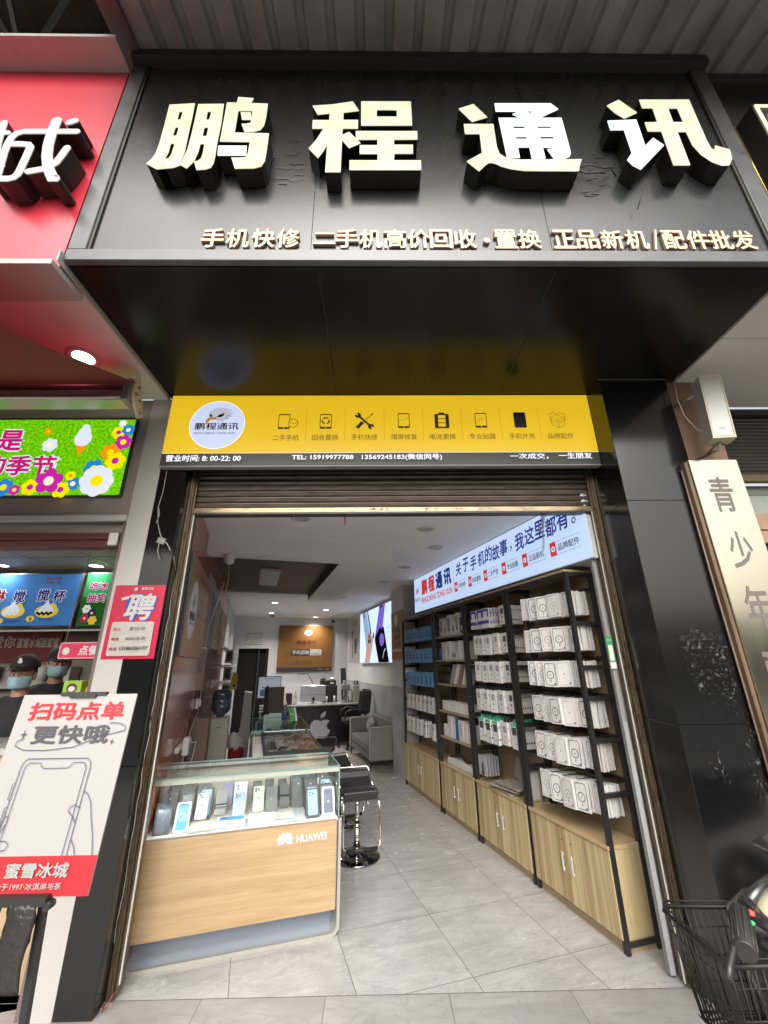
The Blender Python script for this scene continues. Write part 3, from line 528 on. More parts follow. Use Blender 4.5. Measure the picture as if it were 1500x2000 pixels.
# ---- things seen in the drinks shop
def menu(x0,x1,name,label,bgc,drawf):
    r=Root('menu_screen',label,'screen',((x0+x1)/2,4.25,1.92)); q=MB(); q.box(x0,x1,4.2,4.25,1.915,2.455,0,.004); q.build('screen_frame',m_blkm,r)
    q=MB(); q.box(x0+.012,x1-.012,4.197,4.199,1.93,2.44,0); a=Art(q,((x0+x1)/2,4.197,2.185),X,Z,-Y_); drawf(a,(x1-x0)/2-.012)
    q.build('screen_picture',bgc,r)
ink=[lit('menu_red','#8a2424',.5),lit('menu_white','#dfe6f4',.6),lit('menu_purple','#3a2a72',.5),lit('menu_yellow','#e8c84a',.6),lit('menu_black','#1c1c20',.3),lit('menu_pink','#b0306a',.55)]
def draw1(a,h):
    for i,(x,t,c) in enumerate(((-.42,'淇',1),(-.24,'淋',1),(-.04,'搅',3),(.20,'搅',3),(.36,'杯',3))):
        a.text(t,x,.03+.012*(i%2),.135,2,bold=.075); a.text(t,x,.03+.012*(i%2),.12,c,bold=.03)
    a.poly([(.0-.44+.0,.16),(-.28,.14),(-.27,.19),(-.43,.21)],1); a.text('NEW',-.355,.175,.03,2,bold=.03)
    a.text('新鲜冰淇淋',.27,.205,.028,1,bold=.02); a.text('吃前搅一搅',.27,.165,.028,1,bold=.02)
    for x,c in ((-.36,1),(-.05,4),(.28,5)):
        a.circ(x,-.12,.115,4,ry=.062); a.circ(x+.045,-.09,.045,4,ry=.05); a.poly([(x-.09,-.13),(x+.07,-.12),(x+.05,-.08),(x+.01,-.05),(x-.01,-.005),(x-.04,-.055),(x-.07,-.085)],2)
        for k in range(7): a.circ(x-.085+.022*k,-.135-.012*(k%2),.014,c if c!=4 else 2,n=9); a.z-=.0002
    a.circ(-.16,-.21,.04,4,ry=.028); a.text('6',-.155,-.21,.04,5,bold=.03); a.circ(.14,-.19,.04,4,ry=.028); a.text('6',.145,-.19,.04,5,bold=.03)
    a.text('啵啵甜橙杯',-.02,-.215,.028,3); a.text('杨枝甘露杯',.30,-.20,.028,3)
def draw2(a,h):
    a.poly([(-h,-.25),(h,-.25),(h,-.10),(-.05,-.02),(-h,.02)],1); a.text('吃冰',-h+.14,.13,.1,2,bold=.09); a.text('吃冰',-h+.14,.13,.09,6,bold=.03); a.text('抽奖',-h+.14,.01,.1,2,bold=.09); a.text('抽奖',-h+.14,.01,.09,6,bold=.03)
    for x,y,c in ((-.33,-.1,2),(-.27,-.14,3),(-.33,-.19,6),(-.25,-.21,4)):
        for k in range(6): a.circ(-h+.4+x+.028*math.cos(k*1.05),y+.028*math.sin(k*1.05),.017,c,n=10); a.z-=.0002
        a.circ(-h+.4+x,y,.014,4,n=10)
menu(-4.10,-3.02,'m','blue lit menu screen with three dessert cups, over the workers',[lit('menu_blue','#4f86c8',.5,noise=.3,scale=3)]+ink,draw1)
menu(-2.985,-2.05,'m','green lit menu screen cut off by the window jamb',[lit('menu_green','#3aa05e',.5),lit('menu_green2','#2c6a24',.45)]+ink[1:],draw2)
q=MB(); q.box(-6.2,-1.75,4.19,4.21,1.875,1.892); solo(q,'hanging_rail',m_alu,'thin metal rail hanging just under the menu screens','rail',at=(-3.5,4.2,1.88))
bn=Root('wall_banner','dark red banner with white words below the menu screens','banner',(-3.9,4.6,1.6))
q=MB(); q.box(-5.2,-3.36,4.585,4.615,1.60,1.91,0); a=Art(q,(0,4.585,0),X,Z,-Y_); a.text('我爱你',-4.02,1.80,.12,1,bold=.02,w=.36); a.text('蜜雪冰城甜蜜蜜',-3.60,1.79,.10,1,w=.43,bold=.02)
q.build('banner_sheet',[mat('dark_red_banner',(.19,.02,.025),.6),mat('banner_white',(.42,.38,.35),.6)],bn)
q=MB(); 
for i in range(3): q.box(-3.34+i*.46,-3.34+i*.46+.45,4.60,4.615,1.62,1.91)
solo(q,'brown_wall_tiles',mat('brown_tile',(.15,.085,.05),.4,noise=.3),'row of brown tiles on the wall right of the red banner','wall tile')
hg=Root('hanging_sign','pink red hanging sign reading order here over the counter','sign',(-2.05,3.0,1.65))
q=MB(); P=[(-2.20+a,1.60+b) for a,b in rrect(0,.36,0,.108,.012)]; q.prism([(a,b) for a,b in P],(0,3.0,0),X,Z,Y_,.008,0); a=Art(q,(0,3.0,0),X,Z,-Y_); a.line([(-2.20+p,1.60+r_) for p,r_ in rrect(.004,.356,.004,.104,.01)],.004,1,closed=True)
a.text('点餐处',-1.965,1.654,.066,1,bold=.03,w=.2); a.circ(-2.15,1.65,.025,1)
q.build('sign_board',[mat('sign_pink_red',(.62,.03,.10),.4),m_wht],hg)
q=MB(); q.tube([(-2.17,3.0,1.708),(-2.15,3.0,2.3),(-2.15,3.0,2.52)],.0015,5); q.tube([(-1.88,3.0,1.708),(-1.88,3.0,2.52)],.0015,5); q.build('cord',m_wire,hg)
m_org=mat('orange_box',(.52,.17,.03),.5); m_grn=mat('lime_box',(.28,.45,.04),.5); m_brn=mat('dark_brown_print',(.06,.03,.02),.5)
for i,(x,y,z,w,h_,c,lb) in enumerate(((-2.06,3.05,1.375,.12,.085,'g','lime green tea box, topmost of the stack by the window jamb'),(-2.075,3.05,1.285,.13,.088,'o','orange tea box right under the lime green one'),(-1.93,3.08,1.33,.12,.088,'o','orange tea box beside the lime green one, half hidden by the jamb'),(-2.25,3.05,1.285,.16,.05,'y','low tan box at the left end of the tea box stack'),(-1.94,3.05,1.26,.11,.04,'y','small tan box lying under the right orange tea box'))):
    r=Root('tea_box',lb,'box',(x,y,z),group='boxes stacked on the drinks counter'); q=MB(); q.box(x-w/2,x+w/2,y-.04,y+.04,z,z+h_,0,.003); q.build('carton',{'g':m_grn,'o':m_org,'y':mat('tan_box',(.5,.33,.12),.5)}[c],r)
    q=MB(); a=Art(q,(x,y-.04,z+h_/2),X,Z,-Y_); a.circ(0,-.004,h_*.42,0,ry=h_*.36); a.circ(0,-.008,h_*.27,1,ry=h_*.2); q.build('printed_badge',[m_brn,m_wht],r)
q=MB(); q.box(-1.98,-1.78,3.05,3.2,1.0,1.28); q.box(-2.4,-1.75,2.95,3.25,.2,1.005); q.box(-6,-1.74,2.78,3.25,1.06,1.10,1,.005); q.box(-6,-1.76,2.80,2.83,0,1.06,2)
solo(q,'service_counter',[m_beige,m_white,mat('counter_front_tan',(.40,.30,.17),.5,noise=.2)],'pale service counter across the drinks shop window','counter',at=(-3,2.8,0))
q=MB()
for i,c in enumerate((1,2)): q.box(-2.62+.12*i,-2.52+.12*i,2.82,2.825,1.10,1.21,c); q.box(-2.605+.12*i,-2.535+.12*i,2.817,2.8195,1.115,1.195,0)
solo(q,'card_stand',[m_wht,mat('blue_card',(.03,.08,.3),.5),mat('green_card',(.05,.3,.06),.5)],'two small blue and green framed cards on the counter edge','card stand',at=(-2.55,2.82,1.1))
q=MB(); q.box(-4.6,-3.1,4.45,4.6,1.35,1.55); 
for i in range(5): q.cyl((-4.3+i*.24,4.4,1.42),.05,.14,12,1,'z')
solo(q,'steel_shelf',[m_alu,m_wht],'steel shelf with white tubs behind the workers','shelf',at=(-3.8,4.5,1.35))
# ---- the two workers
def cap_pts(p,q,r1,r2,n=12,m=9):
    return ('c',Vector(p),Vector(q),r1,r2)
def blob_mesh(parts,vox,name,mats_,root,infl=0,smooth_it=4):
    b=bmesh.new()
    for k in parts:
        if k[0]=='e':
            _,c,rx,ry,rz,M_=k; S=Matrix.Diagonal((rx+infl,ry+infl,rz+infl,1)); bmesh.ops.create_uvsphere(b,u_segments=20,v_segments=14,radius=1,matrix=Matrix.Translation(c)@(M_ or Matrix())@S)
        else:
            _,p,q_,r1,r2_=k; r1+=infl; r2_+=infl; d=q_-p; L=d.length
            rot=d.to_track_quat('Z','Y').to_matrix().to_4x4()
            bmesh.ops.create_cone(b,cap_ends=True,segments=18,radius1=r1,radius2=r2_,depth=L,matrix=Matrix.Translation((p+q_)/2)@rot)
            for c,r in ((p,r1),(q_,r2_)): bmesh.ops.create_uvsphere(b,u_segments=16,v_segments=10,radius=r,matrix=Matrix.Translation(c))
    me=bpy.data.meshes.new(name); b.to_mesh(me); b.free()
    o=bpy.data.objects.new(name,me); col.objects.link(o)
    rm=o.modifiers.new('r','REMESH'); rm.mode='VOXEL'; rm.voxel_size=vox; rm.use_smooth_shade=True
    s=o.modifiers.new('s','SMOOTH'); s.factor=.5; s.iterations=smooth_it
    bpy.context.view_layer.update(); m2=bpy.data.meshes.new_from_object(o.evaluated_get(bpy.context.evaluated_depsgraph_get()))
    bpy.data.objects.remove(o); m2.name=name
    for m_ in (mats_ if isinstance(mats_,list) else [mats_]): m2.materials.append(m_)
    o=bpy.data.objects.new(name,m2); col.objects.link(o)
    if root: o.parent=root
    return o
m_skin=mat('skin',(.42,.23,.15),.5,noise=.12,scale=18); m_tee=mat('black_tshirt',(.018,.018,.02),.85,bump=.3,bscale=30); m_cap=mat('black_cap',(.012,.012,.013),.8); m_mask=mat('blue_mask',(.32,.50,.56),.75,noise=.12,scale=20); m_hair=mat('dark_hair',(.012,.009,.008),.6); m_iris=mat('dark_iris',(.015,.008,.005),.15); m_trs=mat('dark_trousers',(.03,.03,.035),.8)
def person(x,y,yaw,tilt,height,label,badge=True):
    r=bpy.data.objects.new('person',None); col.objects.link(r); r.location=(x,y,0); r.rotation_euler=(0,0,yaw); tag(r,label,'person',group='workers in the drinks shop')
    k=height/1.72; V=lambda a,b,c:Vector((a*k,b*k,c*k))
    hz=1.60
    T=Matrix.Translation(V(0,0,1.50))@Matrix.Rotation(tilt[1],4,'Z')@Matrix.Rotation(tilt[0],4,'X')@Matrix.Translation(-V(0,0,1.50))
    H=lambda a,b,c:T@V(a,b,c); Mh=T.to_3x3().to_4x4()
    head=[('e',H(0,.01,1.625),.077*k,.095*k,.105*k,Mh),('e',H(0,-.02,1.565),.060*k,.068*k,.062*k,Mh),('e',H(0,-.045,1.525),.033*k,.032*k,.026*k,Mh),
      ('e',H(0,-.098,1.592),.0125*k,.018*k,.020*k,Mh),('c',H(0,-.088,1.628),H(0,-.100,1.598),.008*k,.011*k),('e',H(0,-.078,1.556),.024*k,.012*k,.009*k,Mh),
      ('e',H(-.078,.01,1.60),.012*k,.022*k,.033*k,Mh),('e',H(.078,.01,1.60),.012*k,.022*k,.033*k,Mh),('c',H(-.045,-.070,1.640),H(.045,-.070,1.640),.016*k,.016*k)]
    torso=[('c',V(0,.02,1.50),V(0,.025,1.40),.052*k,.06*k),('e',V(0,.03,1.28),.155*k,.105*k,.16*k,None),('e',V(0,.03,1.10),.14*k,.10*k,.17*k,None),('e',V(0,.03,.95),.155*k,.11*k,.12*k,None),
      ('c',V(-.08,.03,1.40),V(-.175,.035,1.365),.05*k,.055*k),('c',V(.08,.03,1.40),V(.175,.035,1.365),.05*k,.055*k)]
    arms=[]; fing=[]
    for s in (-1,1):
        arms+=[('c',V(s*.185,.03,1.36),V(s*.225,.03,1.09),.050*k,.040*k),('c',V(s*.225,.03,1.09),V(s*.16,-.20,1.13),.038*k,.026*k),('e',V(s*.145,-.26,1.135),.040*k,.048*k,.016*k,None)]
        for i,(fx,l) in enumerate(((-.027,.058),(-.009,.068),(.009,.064),(.026,.05))):
            a_=V(s*.145+fx,-.295,1.137); b_=a_+Vector((0,-l*.55*k,-.004)); c_=b_+Vector((0,-l*.4*k,-.018)); fing+=[('c',a_,b_,.0095*k,.0088*k),('c',b_,c_,.0088*k,.0072*k)]
        a_=V(s*.145-s*.034,-.245,1.135); b_=a_+Vector((-s*.028,-.030,-.006)); fing+=[('c',a_,b_,.011*k,.009*k),('c',b_,b_+Vector((-s*.004,-.024,-.006)),.009*k,.0075*k)]
    legs=[]
    for s in (-1,1): legs+=[('c',V(s*.085,.03,.90),V(s*.095,.03,.49),.082*k,.055*k),('c',V(s*.095,.03,.49),V(s*.10,.04,.09),.052*k,.036*k),('c',V(s*.10,.05,.045),V(s*.11,-.12,.03),.038*k,.03*k)]
    blob_mesh(head+torso+arms+fing+legs,.0065,'body',m_skin,r,smooth_it=3)
    sl=[]
    for s in (-1,1): sl+=[('c',V(s*.185,.03,1.36),V(s*.212,.03,1.18),.052*k,.047*k)]
    blob_mesh([t_ if t_[0]!='c' or t_[1].z<1.45*k else ('c',V(0,.03,1.415),V(0,.03,1.36),.062*k,.08*k) for t_ in torso]+sl,.010,'t_shirt',m_tee,r,infl=.012)
    blob_mesh([t_ for t_ in legs if t_[1].z>.06*k]+[('e',V(0,.03,.92),.15*k,.105*k,.10*k,None)],.012,'trousers',m_trs,r,infl=.012)
    # hair, cap, mask, eyes
    q=MB(); 
    def shell(cx_,cy_,cz_,rx,ry,rz,t0,t1,p0,p1,n=18,m=10,pw=1):
        P=[];F=[]
        for j in range(m+1):
            t=t0+(t1-t0)*j/m
            for i in range(n+1):
                p=p0+(p1-p0)*i/n; P.append(H((cx_+rx*math.sin(t)*math.cos(p)),(cy_+ry*math.sin(t)*math.sin(p)),(cz_+rz*math.cos(t))))
        for j in range(m):
            for i in range(n): F.append((j*(n+1)+i,j*(n+1)+i+1,(j+1)*(n+1)+i+1,(j+1)*(n+1)+i))
        return P,F
    P,F=shell(0,.016,1.62,.083,.10,.108,.6,1.9,-.35,math.pi+.35); q.add(P,F,0,True); o=q.build('hair',m_hair,parent=r); so2=o.modifiers.new('t','SOLIDIFY'); so2.thickness=.008
    q=MB(); P,F=shell(0,.012,1.668,.094,.112,.098,0,math.pi/2+.06,0,2*math.pi,26,10); q.add(P,F,0,True)
    P=[];F=[]
    for j in range(5):
        for i in range(13):
            a=-1+2*i/12; rr=j/4; P.append(H(.082*a*(1-.12*rr),-.10*math.sqrt(max(0,1-a*a*.8))-.075*rr*math.sqrt(max(0,1-a*a*.72)),1.668-.006*rr-.018*a*a))
    for j in range(4):
        for i in range(12): F.append((j*13+i,j*13+i+1,(j+1)*13+i+1,(j+1)*13+i))
    q.add(P,F,0,True); o=q.build('cap',m_cap,parent=r); so2=o.modifiers.new('t','SOLIDIFY'); so2.thickness=.005
    q=MB(); P=[H(.016*math.cos(t),-.099-.003*math.cos(t*2),1.712+.014*math.sin(t)) for t in [i*.52 for i in range(12)]]; q.sheet(P); P=[H(.010*math.cos(t),-.1025,1.729+.010*math.sin(t)) for t in [i*.52 for i in range(12)]]; q.sheet(P); q.build('cap_emblem',m_wht,parent=r)
    q=MB(); P=[];F=[]
    for j in range(9):
        for i in range(17):
            a=-1+2*i/16; w=j/8; zz=1.603-.088*w; bul=.108-.010*(2*w-1)**2-.012*max(0,w-.75)*4*.6+.024*math.exp(-(a*3.0)**2)*(1-w*.8); pl=.0018*math.sin(w*22)*(1-abs(a))
            P.append(H(.079*math.sin(a*1.35)*(1-.15*w),.0-.0+ -(bul+pl)*math.cos(a*1.35)+.004,zz+.006*abs(a)*(w-.3)))
    for j in range(8):
        for i in range(16): F.append((j*17+i,j*17+i+1,(j+1)*17+i+1,(j+1)*17+i))
    q.add(P,F,0,True)
    for s in (-1,1):
        for zz,e in ((1.598,1.618),(1.525,1.575)): q.tube([H(s*.074,-.03,zz),H(s*.082,-.005,(zz+e)/2),H(s*.084,.02,e)],.0014,5)
    o=q.build('face_mask',m_mask,parent=r); so2=o.modifiers.new('t','SOLIDIFY'); so2.thickness=.002
    for s in (-1,1):
        q=MB(); c=H(s*.030,-.0795,1.622); P=[];F=[]
        b=bmesh.new(); bmesh.ops.create_uvsphere(b,u_segments=14,v_segments=10,radius=.0115*k,matrix=Matrix.Translation(c)); 
        for f in b.faces: f.material_index=1 if (f.calc_center_median()-c).normalized().dot((T.to_3x3()@Vector((0,-1,0))))>.80 else 0; f.smooth=True
        me=bpy.data.meshes.new('eye'); b.to_mesh(me); b.free(); me.materials.append(mat('eye_white',(.55,.52,.5),.2)); me.materials.append(m_iris); o=bpy.data.objects.new('eye',me); col.objects.link(o); o.parent=r
        q=MB(); q.tube([H(s*.014,-.092,1.640),H(s*.03,-.094,1.645),H(s*.048,-.083,1.640)],[.003,.0035,.002],6); q.build('eyebrow',m_hair,parent=r)
    return r
person(-2.60,3.25,.22,(.05,.10),1.60,'worker in black cap and blue mask facing out, hands on the counter')
person(-2.70,3.72,.55,(.12,.2),1.68,'worker behind in black cap and mask, head turned to the right')
# ================================================================ order board on its stand
bdr=Root('order_board','white and red order board on a black stand by the pillar','sign stand',(-1.16,1.68,0))
Bv=Vector((0,.078,.593)); BL=Bv.length; Bv.normalize(); BN=X.cross(Bv)
if BN.y>0: BN=-BN
q=MB(); q.obox(Vector((-1.161,1.68,.855))+Bv*BL/2-BN*-.0-BN*.003,X,Bv,BN,.2173,BL/2,.0029,0)
a=Art(q,Vector((-1.3782,1.68,.855)),X,Bv,BN,z0=.0004)
a.rect(0,.4345,0,.104,1)
a.text('扫码点单',.222,.540,.064,1,w=.362,bold=.034); a.text('更快哦',.225,.461,.062,2,w=.285,bold=.03)
for (x,y,s_) in ((.052,.462,.016),(.385,.436,.011)): a.poly([(x+ (s_ if i%2==0 else s_*.22)*math.cos(i*math.pi/4),y+(s_*1.15 if i%2==0 else s_*.22)*math.sin(i*math.pi/4)) for i in range(8)],2)
a.line([(.375+.05*math.cos(t),.478+.02*math.sin(t)) for t in [1.9-i*.2 for i in range(12)]]+[(.33,.452),(.25,.420),(.15,.410),(.07,.412),(.035,.425),(.035,.44),(.06,.45)],.0024,3)
ph=[(.083,.104),(.083,.355),(.087,.372),(.10,.384),(.315,.384),(.328,.372),(.332,.355),(.332,.104)]
a.line(ph,.0024,3); a.line([(.097,.104),(.097,.352),(.101,.364),(.110,.371),(.150,.371),(.156,.360),(.166,.354),(.25,.354),(.260,.360),(.266,.371),(.303,.371),(.313,.364),(.317,.352),(.317,.104)],.0022,3)
a.line([(.083,.31),(.075,.308),(.075,.262),(.083,.26)],.0022,3); a.line([(.083,.24),(.075,.238),(.075,.19),(.083,.188)],.0022,3)
a.line([(.005,.16),(.035,.145),(.07,.175),(.088,.215),(.098,.212),(.098,.195),(.085,.168),(.078,.148),(.095,.146),(.115,.146),(.128,.135),(.122,.122),(.08,.115),(.03,.108)],.0024,3)
a.line([(.332,.285),(.35,.275),(.368,.25),(.385,.20),(.402,.16),(.418,.104)],.0024,3); a.line([(.336,.235),(.315,.244),(.300,.238),(.298,.226),(.315,.213),(.33,.195)],.0024,3); a.line([(.332,.15),(.350,.128),(.360,.104)],.0024,3)
a.text('蜜雪冰城',.252,.068,.040,0,w=.205,bold=.025); a.text('始于1997·冰淇淋与茶',.238,.028,.018,0,w=.215,bold=.012)
q.build('board',[mat('board_white',(.33,.322,.313),.35),mat('board_red',(.45,.018,.026),.38),mat('board_grey_ink',(.06,.055,.065),.5),mat('board_line_ink',(.05,.045,.12),.5)],bdr)
q=MB(); c=Vector((-1.1475,1.68,.855))+Bv*(BL+.002); q.obox(c,X,Bv,BN,.088,.006,.008); q.obox(c+BN*.006-Bv*.006,X,Bv,BN,.05,.008,.004); q.build('top_clip',m_blk,bdr)
q=MB(); q.obox((-1.165,1.672,.852),X,Y_,Z,.105,.018,.012); q.cyl((-1.285,1.655,.838),.012,.03,12,0,'y'); q.cyl((-1.055,1.655,.838),.012,.03,12,0,'y'); q.build('bottom_clip',m_blk,bdr)
q=MB(); q.bar((-1.235,1.69,.84),(-1.33,1.72,.02),.03,.02); q.bar((-1.085,1.69,.84),(-1.075,1.75,.02),.022,.02); q.bar((-1.34,1.45,.02),(-1.33,2.0,.02),.035,.03); q.bar((-1.075,1.47,.02),(-1.075,2.05,.02),.035,.03); q.bar((-1.33,1.75,.02),(-1.075,1.75,.02),.03,.03); q.build('stand',m_blkm,bdr)
q=MB(); N=14
V=[]
for j in range(N+1):
    for i in range(9):
        w=i/8; zz=.845-.215*j/N; V.append((-1.177+.088*w+.006*math.sin(j*.5),1.664-.012*math.sin(w*3.14)*math.exp(-((j-4)/4)**2)-.004*math.sin(i*2.3+j*1.9)*(j<7),zz))
q.add(V,[(j*9+i,j*9+i+1,(j+1)*9+i+1,(j+1)*9+i) for j in range(N) for i in range(8)],0,True)
o=solo(q,'plastic_bag',mat('black_bag',(.02,.018,.017),.35,bump=.5,bscale=50),'black plastic bag hanging under the white order board','bag',at=(-1.13,1.664,.845)); s_=o.modifiers.new('t','SOLIDIFY'); s_.thickness=.006
# ================================================================ recruiting poster
pr=Root('recruiting_poster','red recruiting poster with a big white character taped across pilaster and black pillar','poster',(-1.504,2.612,1.81))
q=MB(); q.box(-1.662,-1.346,2.6165,2.6185,1.589,2.03,0); a=Art(q,(-1.662,2.6165,1.589),X,Z,-Y_)
a.circ(.155,.318,.072,2,ry=.074); a.text('聘',.177,.300,.165,2,w=.175,bold=.03,shear=.18); a.text('聘',.167,.306,.165,1,w=.175,bold=.026,shear=.18)
a.text('蜜雪冰城',.205,.418,.018,1,bold=.02); a.circ(.135,.415,.011,1); a.poly([(.055,.345),(.10,.353),(.108,.375),(.058,.362)],1); a.text('JOIN US',.06,.24,.006,1)
a.rr(.03,.285,.018,.215,.012,1); a.rr(.0325,.2825,.0205,.2125,.010,3)
for i,(t1,t2,yy) in enumerate((('职位','茶饮师',.170),('薪资','3000左右',.114),('电话','13186326177',.058))):
    a.text(t1,.068,yy,.018,0,bold=.012,w=.045); a.text(t2,.188,yy+.003,.022 if i<2 else .020,4,w=(.10,.125,.165)[i],shear=.1,bold=0 if i<2 else .03); a.rect(.095,.272,yy-.015,yy-.0142,5)
q.build('poster_sheet',[mat('poster_red',(.42,.006,.042),.3),mat('poster_white',(.45,.42,.41),.35),mat('poster_blue',(.02,.06,.26),.4),mat('poster_paper',(.38,.365,.33),.4,noise=.1,scale=14),mat('pen_black',(.04,.04,.045),.5),mat('poster_line',(.4,.2,.2),.5)],pr)
# ================================================================ pillars, rails, shutter
pl=Root('black_pillar','narrow black pillar left of the shop door with peeling wires','pillar',(-1.44,2.7,0))
q=MB(); zz=[0,1.03,2.28,3.43]
for i in range(3): q.box(-1.5295,-1.344,2.62,2.80,zz[i]+.0012,zz[i+1]-.0012,0,.0015)
q.build('panel',m_black,pl)
q=MB(); q.tube([(-1.478,2.612,2.83),(-1.476,2.610,2.66),(-1.49,2.612,2.56),(-1.47,2.61,2.44),(-1.44,2.612,2.36),(-1.40,2.611,2.31)],.0022,6); q.tube([(-1.44,2.612,2.33),(-1.38,2.60,2.30),(-1.345,2.64,2.22),(-1.338,2.69,2.14)],.003,6)
q.tube([(-1.44,2.612,2.30),(-1.43,2.60,2.24),(-1.41,2.606,2.19)],.002,5)
q.tube([(-1.481,2.607,2.55),(-1.468,2.605,2.50),(-1.480,2.607,2.44)],.0035,5,1); q.box(-1.452,-1.40,2.606,2.619,2.30,2.34,1,rot=Matrix.Rotation(.3,3,'Y'))
q.build('wire',[m_wire,mat('clear_tape',(.25,.25,.25),.15)],pl)
rl=Root('door_rail','brown metal shutter rail at the left door edge','shutter rail',(-1.32,2.75,0))
q=MB(); q.box(-1.343,-1.318,2.715,2.80,.02,2.9,0,.002); q.box(-1.318,-1.306,2.735,2.80,.02,2.9,0,.002); q.box(-1.343,-1.326,2.705,2.7145,.02,2.9,0,.002); q.build('rail',m_brass,rl)
q=MB(); q.box(-1.3058,-1.300,2.742,2.752,.06,2.56,0); q.build('pale_edge_strip',m_wht,rl)
q=MB(); rw=random.Random(4)
for k in range(2):
    pts=[(-1.345+.004*k+rw.uniform(-.006,.006),2.706-.004*k+rw.uniform(-.006,.004),.25+i*.085+rw.uniform(-.02,.02)) for i in range(23)]; q.tube(pts,.0022,5,k)
for i in range(14):
    z_=rw.uniform(.3,2.2); q.tube([(-1.346,2.708,z_),(-1.352-rw.uniform(0,.01),2.700,z_+.03),(-1.345,2.704,z_+.07)],.0018,4,1)
q.build('loose_wire',[m_wirr,m_wire],rl)
q=MB(); rw=random.Random(9); V=[]
for i in range(9):
    x=-1.345+rw.uniform(-.03,.03); y=2.69+rw.uniform(-.03,.03); s_=rw.uniform(.008,.02); q.obox((x,y,s_*.5),(rw.random(),1,0),(1,-rw.random(),0),Z,s_,s_*.7,s_*.6)
q.tube([(-1.335,2.70,.02),(-1.325,2.66,.012),(-1.305,2.66,.03),(-1.30,2.70,.055),(-1.315,2.705,.05)],.003,6,1); solo(q,'mortar_lumps',[mat('mortar',(.38,.34,.27),.9,noise=.3,scale=40),m_wirr],'crumbs of mortar and a wire loop at the left rail foot','mortar',at=(-1.33,2.69,0))
rr_=Root('door_rail','brown metal shutter rail at the right door edge','shutter rail',(1.55,2.75,0))
q=MB(); q.box(1.548,1.574,2.712,2.80,.02,2.9,0,.002); q.box(1.535,1.548,2.73,2.80,.02,2.9,0,.002); q.box(1.558,1.574,2.703,2.7115,.02,2.9,0,.002); q.build('rail',m_brass,rr_)
q=MB(); q.box(1.5305,1.5345,2.735,2.744,.02,2.56); q.build('pale_edge_strip',m_wht,rr_)
q=MB(); q.box(-1.34,1.574,2.62,2.735,2.87,3.43,0,.002); solo(q,'door_lintel',m_black,'black panel over the roller shutter behind the yellow sign','lintel',at=(0,2.62,2.87))
sh=Root('roller_shutter','rolled up brown metal shutter across the top of the door','roller shutter',(0,2.76,2.56))
q=MB(); pts=[(2.775,2.60)]
for i in range(7):
    z0=2.602+.045*i; pts+=[(2.775,z0),(2.760,z0+.008),(2.755,z0+.022),(2.760,z0+.036),(2.775,z0+.042)]
V=[(-1.317,a,b) for a,b in pts]+[(1.547,a,b) for a,b in pts]; n=len(pts); q.add(V,[(i,i+1,n+i+1,n+i) for i in range(n-1)],0,False); q.build('slats',m_shut,sh)
q=MB(); q.box(-1.317,1.547,2.745,2.79,2.563,2.601,0,.003); q.box(-1.317,1.547,2.738,2.80,2.548,2.5625,1,.002)
q.build('bottom_bar',[mat('worn_brass_bar',(.33,.25,.15),.3,metal=.7,noise=.5,scale=14,stretch=(.5,4,4),nrough=.12),m_blkm],sh)
q=MB(); rw=random.Random(12)
for x0_,w_ in ((.72,.17),(.33,.10),(-.05,.12),(1.05,.06),(.55,.08)):
    for i in range(5): 
        a_=x0_+rw.uniform(0,w_); q.sheet([(a_+rw.uniform(-.03,.03),2.7435-.0004*i,2.582+rw.uniform(-.014,.014)) for _ in range(4)])
q.build('torn_tape',mat('torn_tape',(.45,.42,.36),.2,noise=.4,scale=60),sh)
q=MB(); q.box(-1.6,2.2,2.81,2.84,2.56,3.6); solo(q,'inner_lintel',m_dark,'dark board hidden behind the rolled shutter','lintel',at=(0,2.82,2.56))
ch=Root('hanging_chain','tangled metal chain hanging from the shutter bar at right','chain',(1.2,2.8,2.55))
for k,(n_,x_,sw) in enumerate(((16,1.205,.0),(9,1.19,.012),(6,1.222,-.01))):
    for i in range(n_):
        z_=2.545-i*.0165; c=Vector((x_-.0022*i+sw*math.sin(i*.9),2.80+.004*math.sin(i),z_)); a_=(i%2)*1.57+.5
        q=MB(); q.tube([c+Vector((.0065*math.cos(t)*math.cos(a_),.0065*math.cos(t)*math.sin(a_),.011*math.sin(t))) for t in [j*.7854 for j in range(8)]],.0019,5,closed=True); q.build('link',mat('dull_steel',(.22,.21,.19),.4,metal=.8),ch)
q=MB(); q.tube([(-.239,2.80,2.548),(-.238,2.80,2.49)],.005,8); solo(q,'red_cord_end',mat('red_plastic',(.4,.03,.03),.4),'short red cord end hanging from the shutter bar','cord',at=(-.239,2.8,2.548))
p2=Root('black_pillar','wide black pillar right of the shop door, scuffed by plastic film','pillar',(1.8,2.6,0))
q=MB(); zz=[0,1.228,2.50,3.4275]
for i in range(3): q.box(1.576,2.052,2.39,2.83,zz[i]+.0012,zz[i+1]-.0012,0,.0015)
q.build('panel',mat('black_pillar_panel',(.005,.005,.0055),.16,spec=.85,nrough=.05,scale=2.2,bump=.02,bscale=3),p2)
q=MB(); q.box(1.570,2.055,2.3885,2.392,3.4235,3.4268); q.build('sealant_line',mat('sealant',(.3,.29,.26),.6),p2)
q=MB(); rw=random.Random(21)
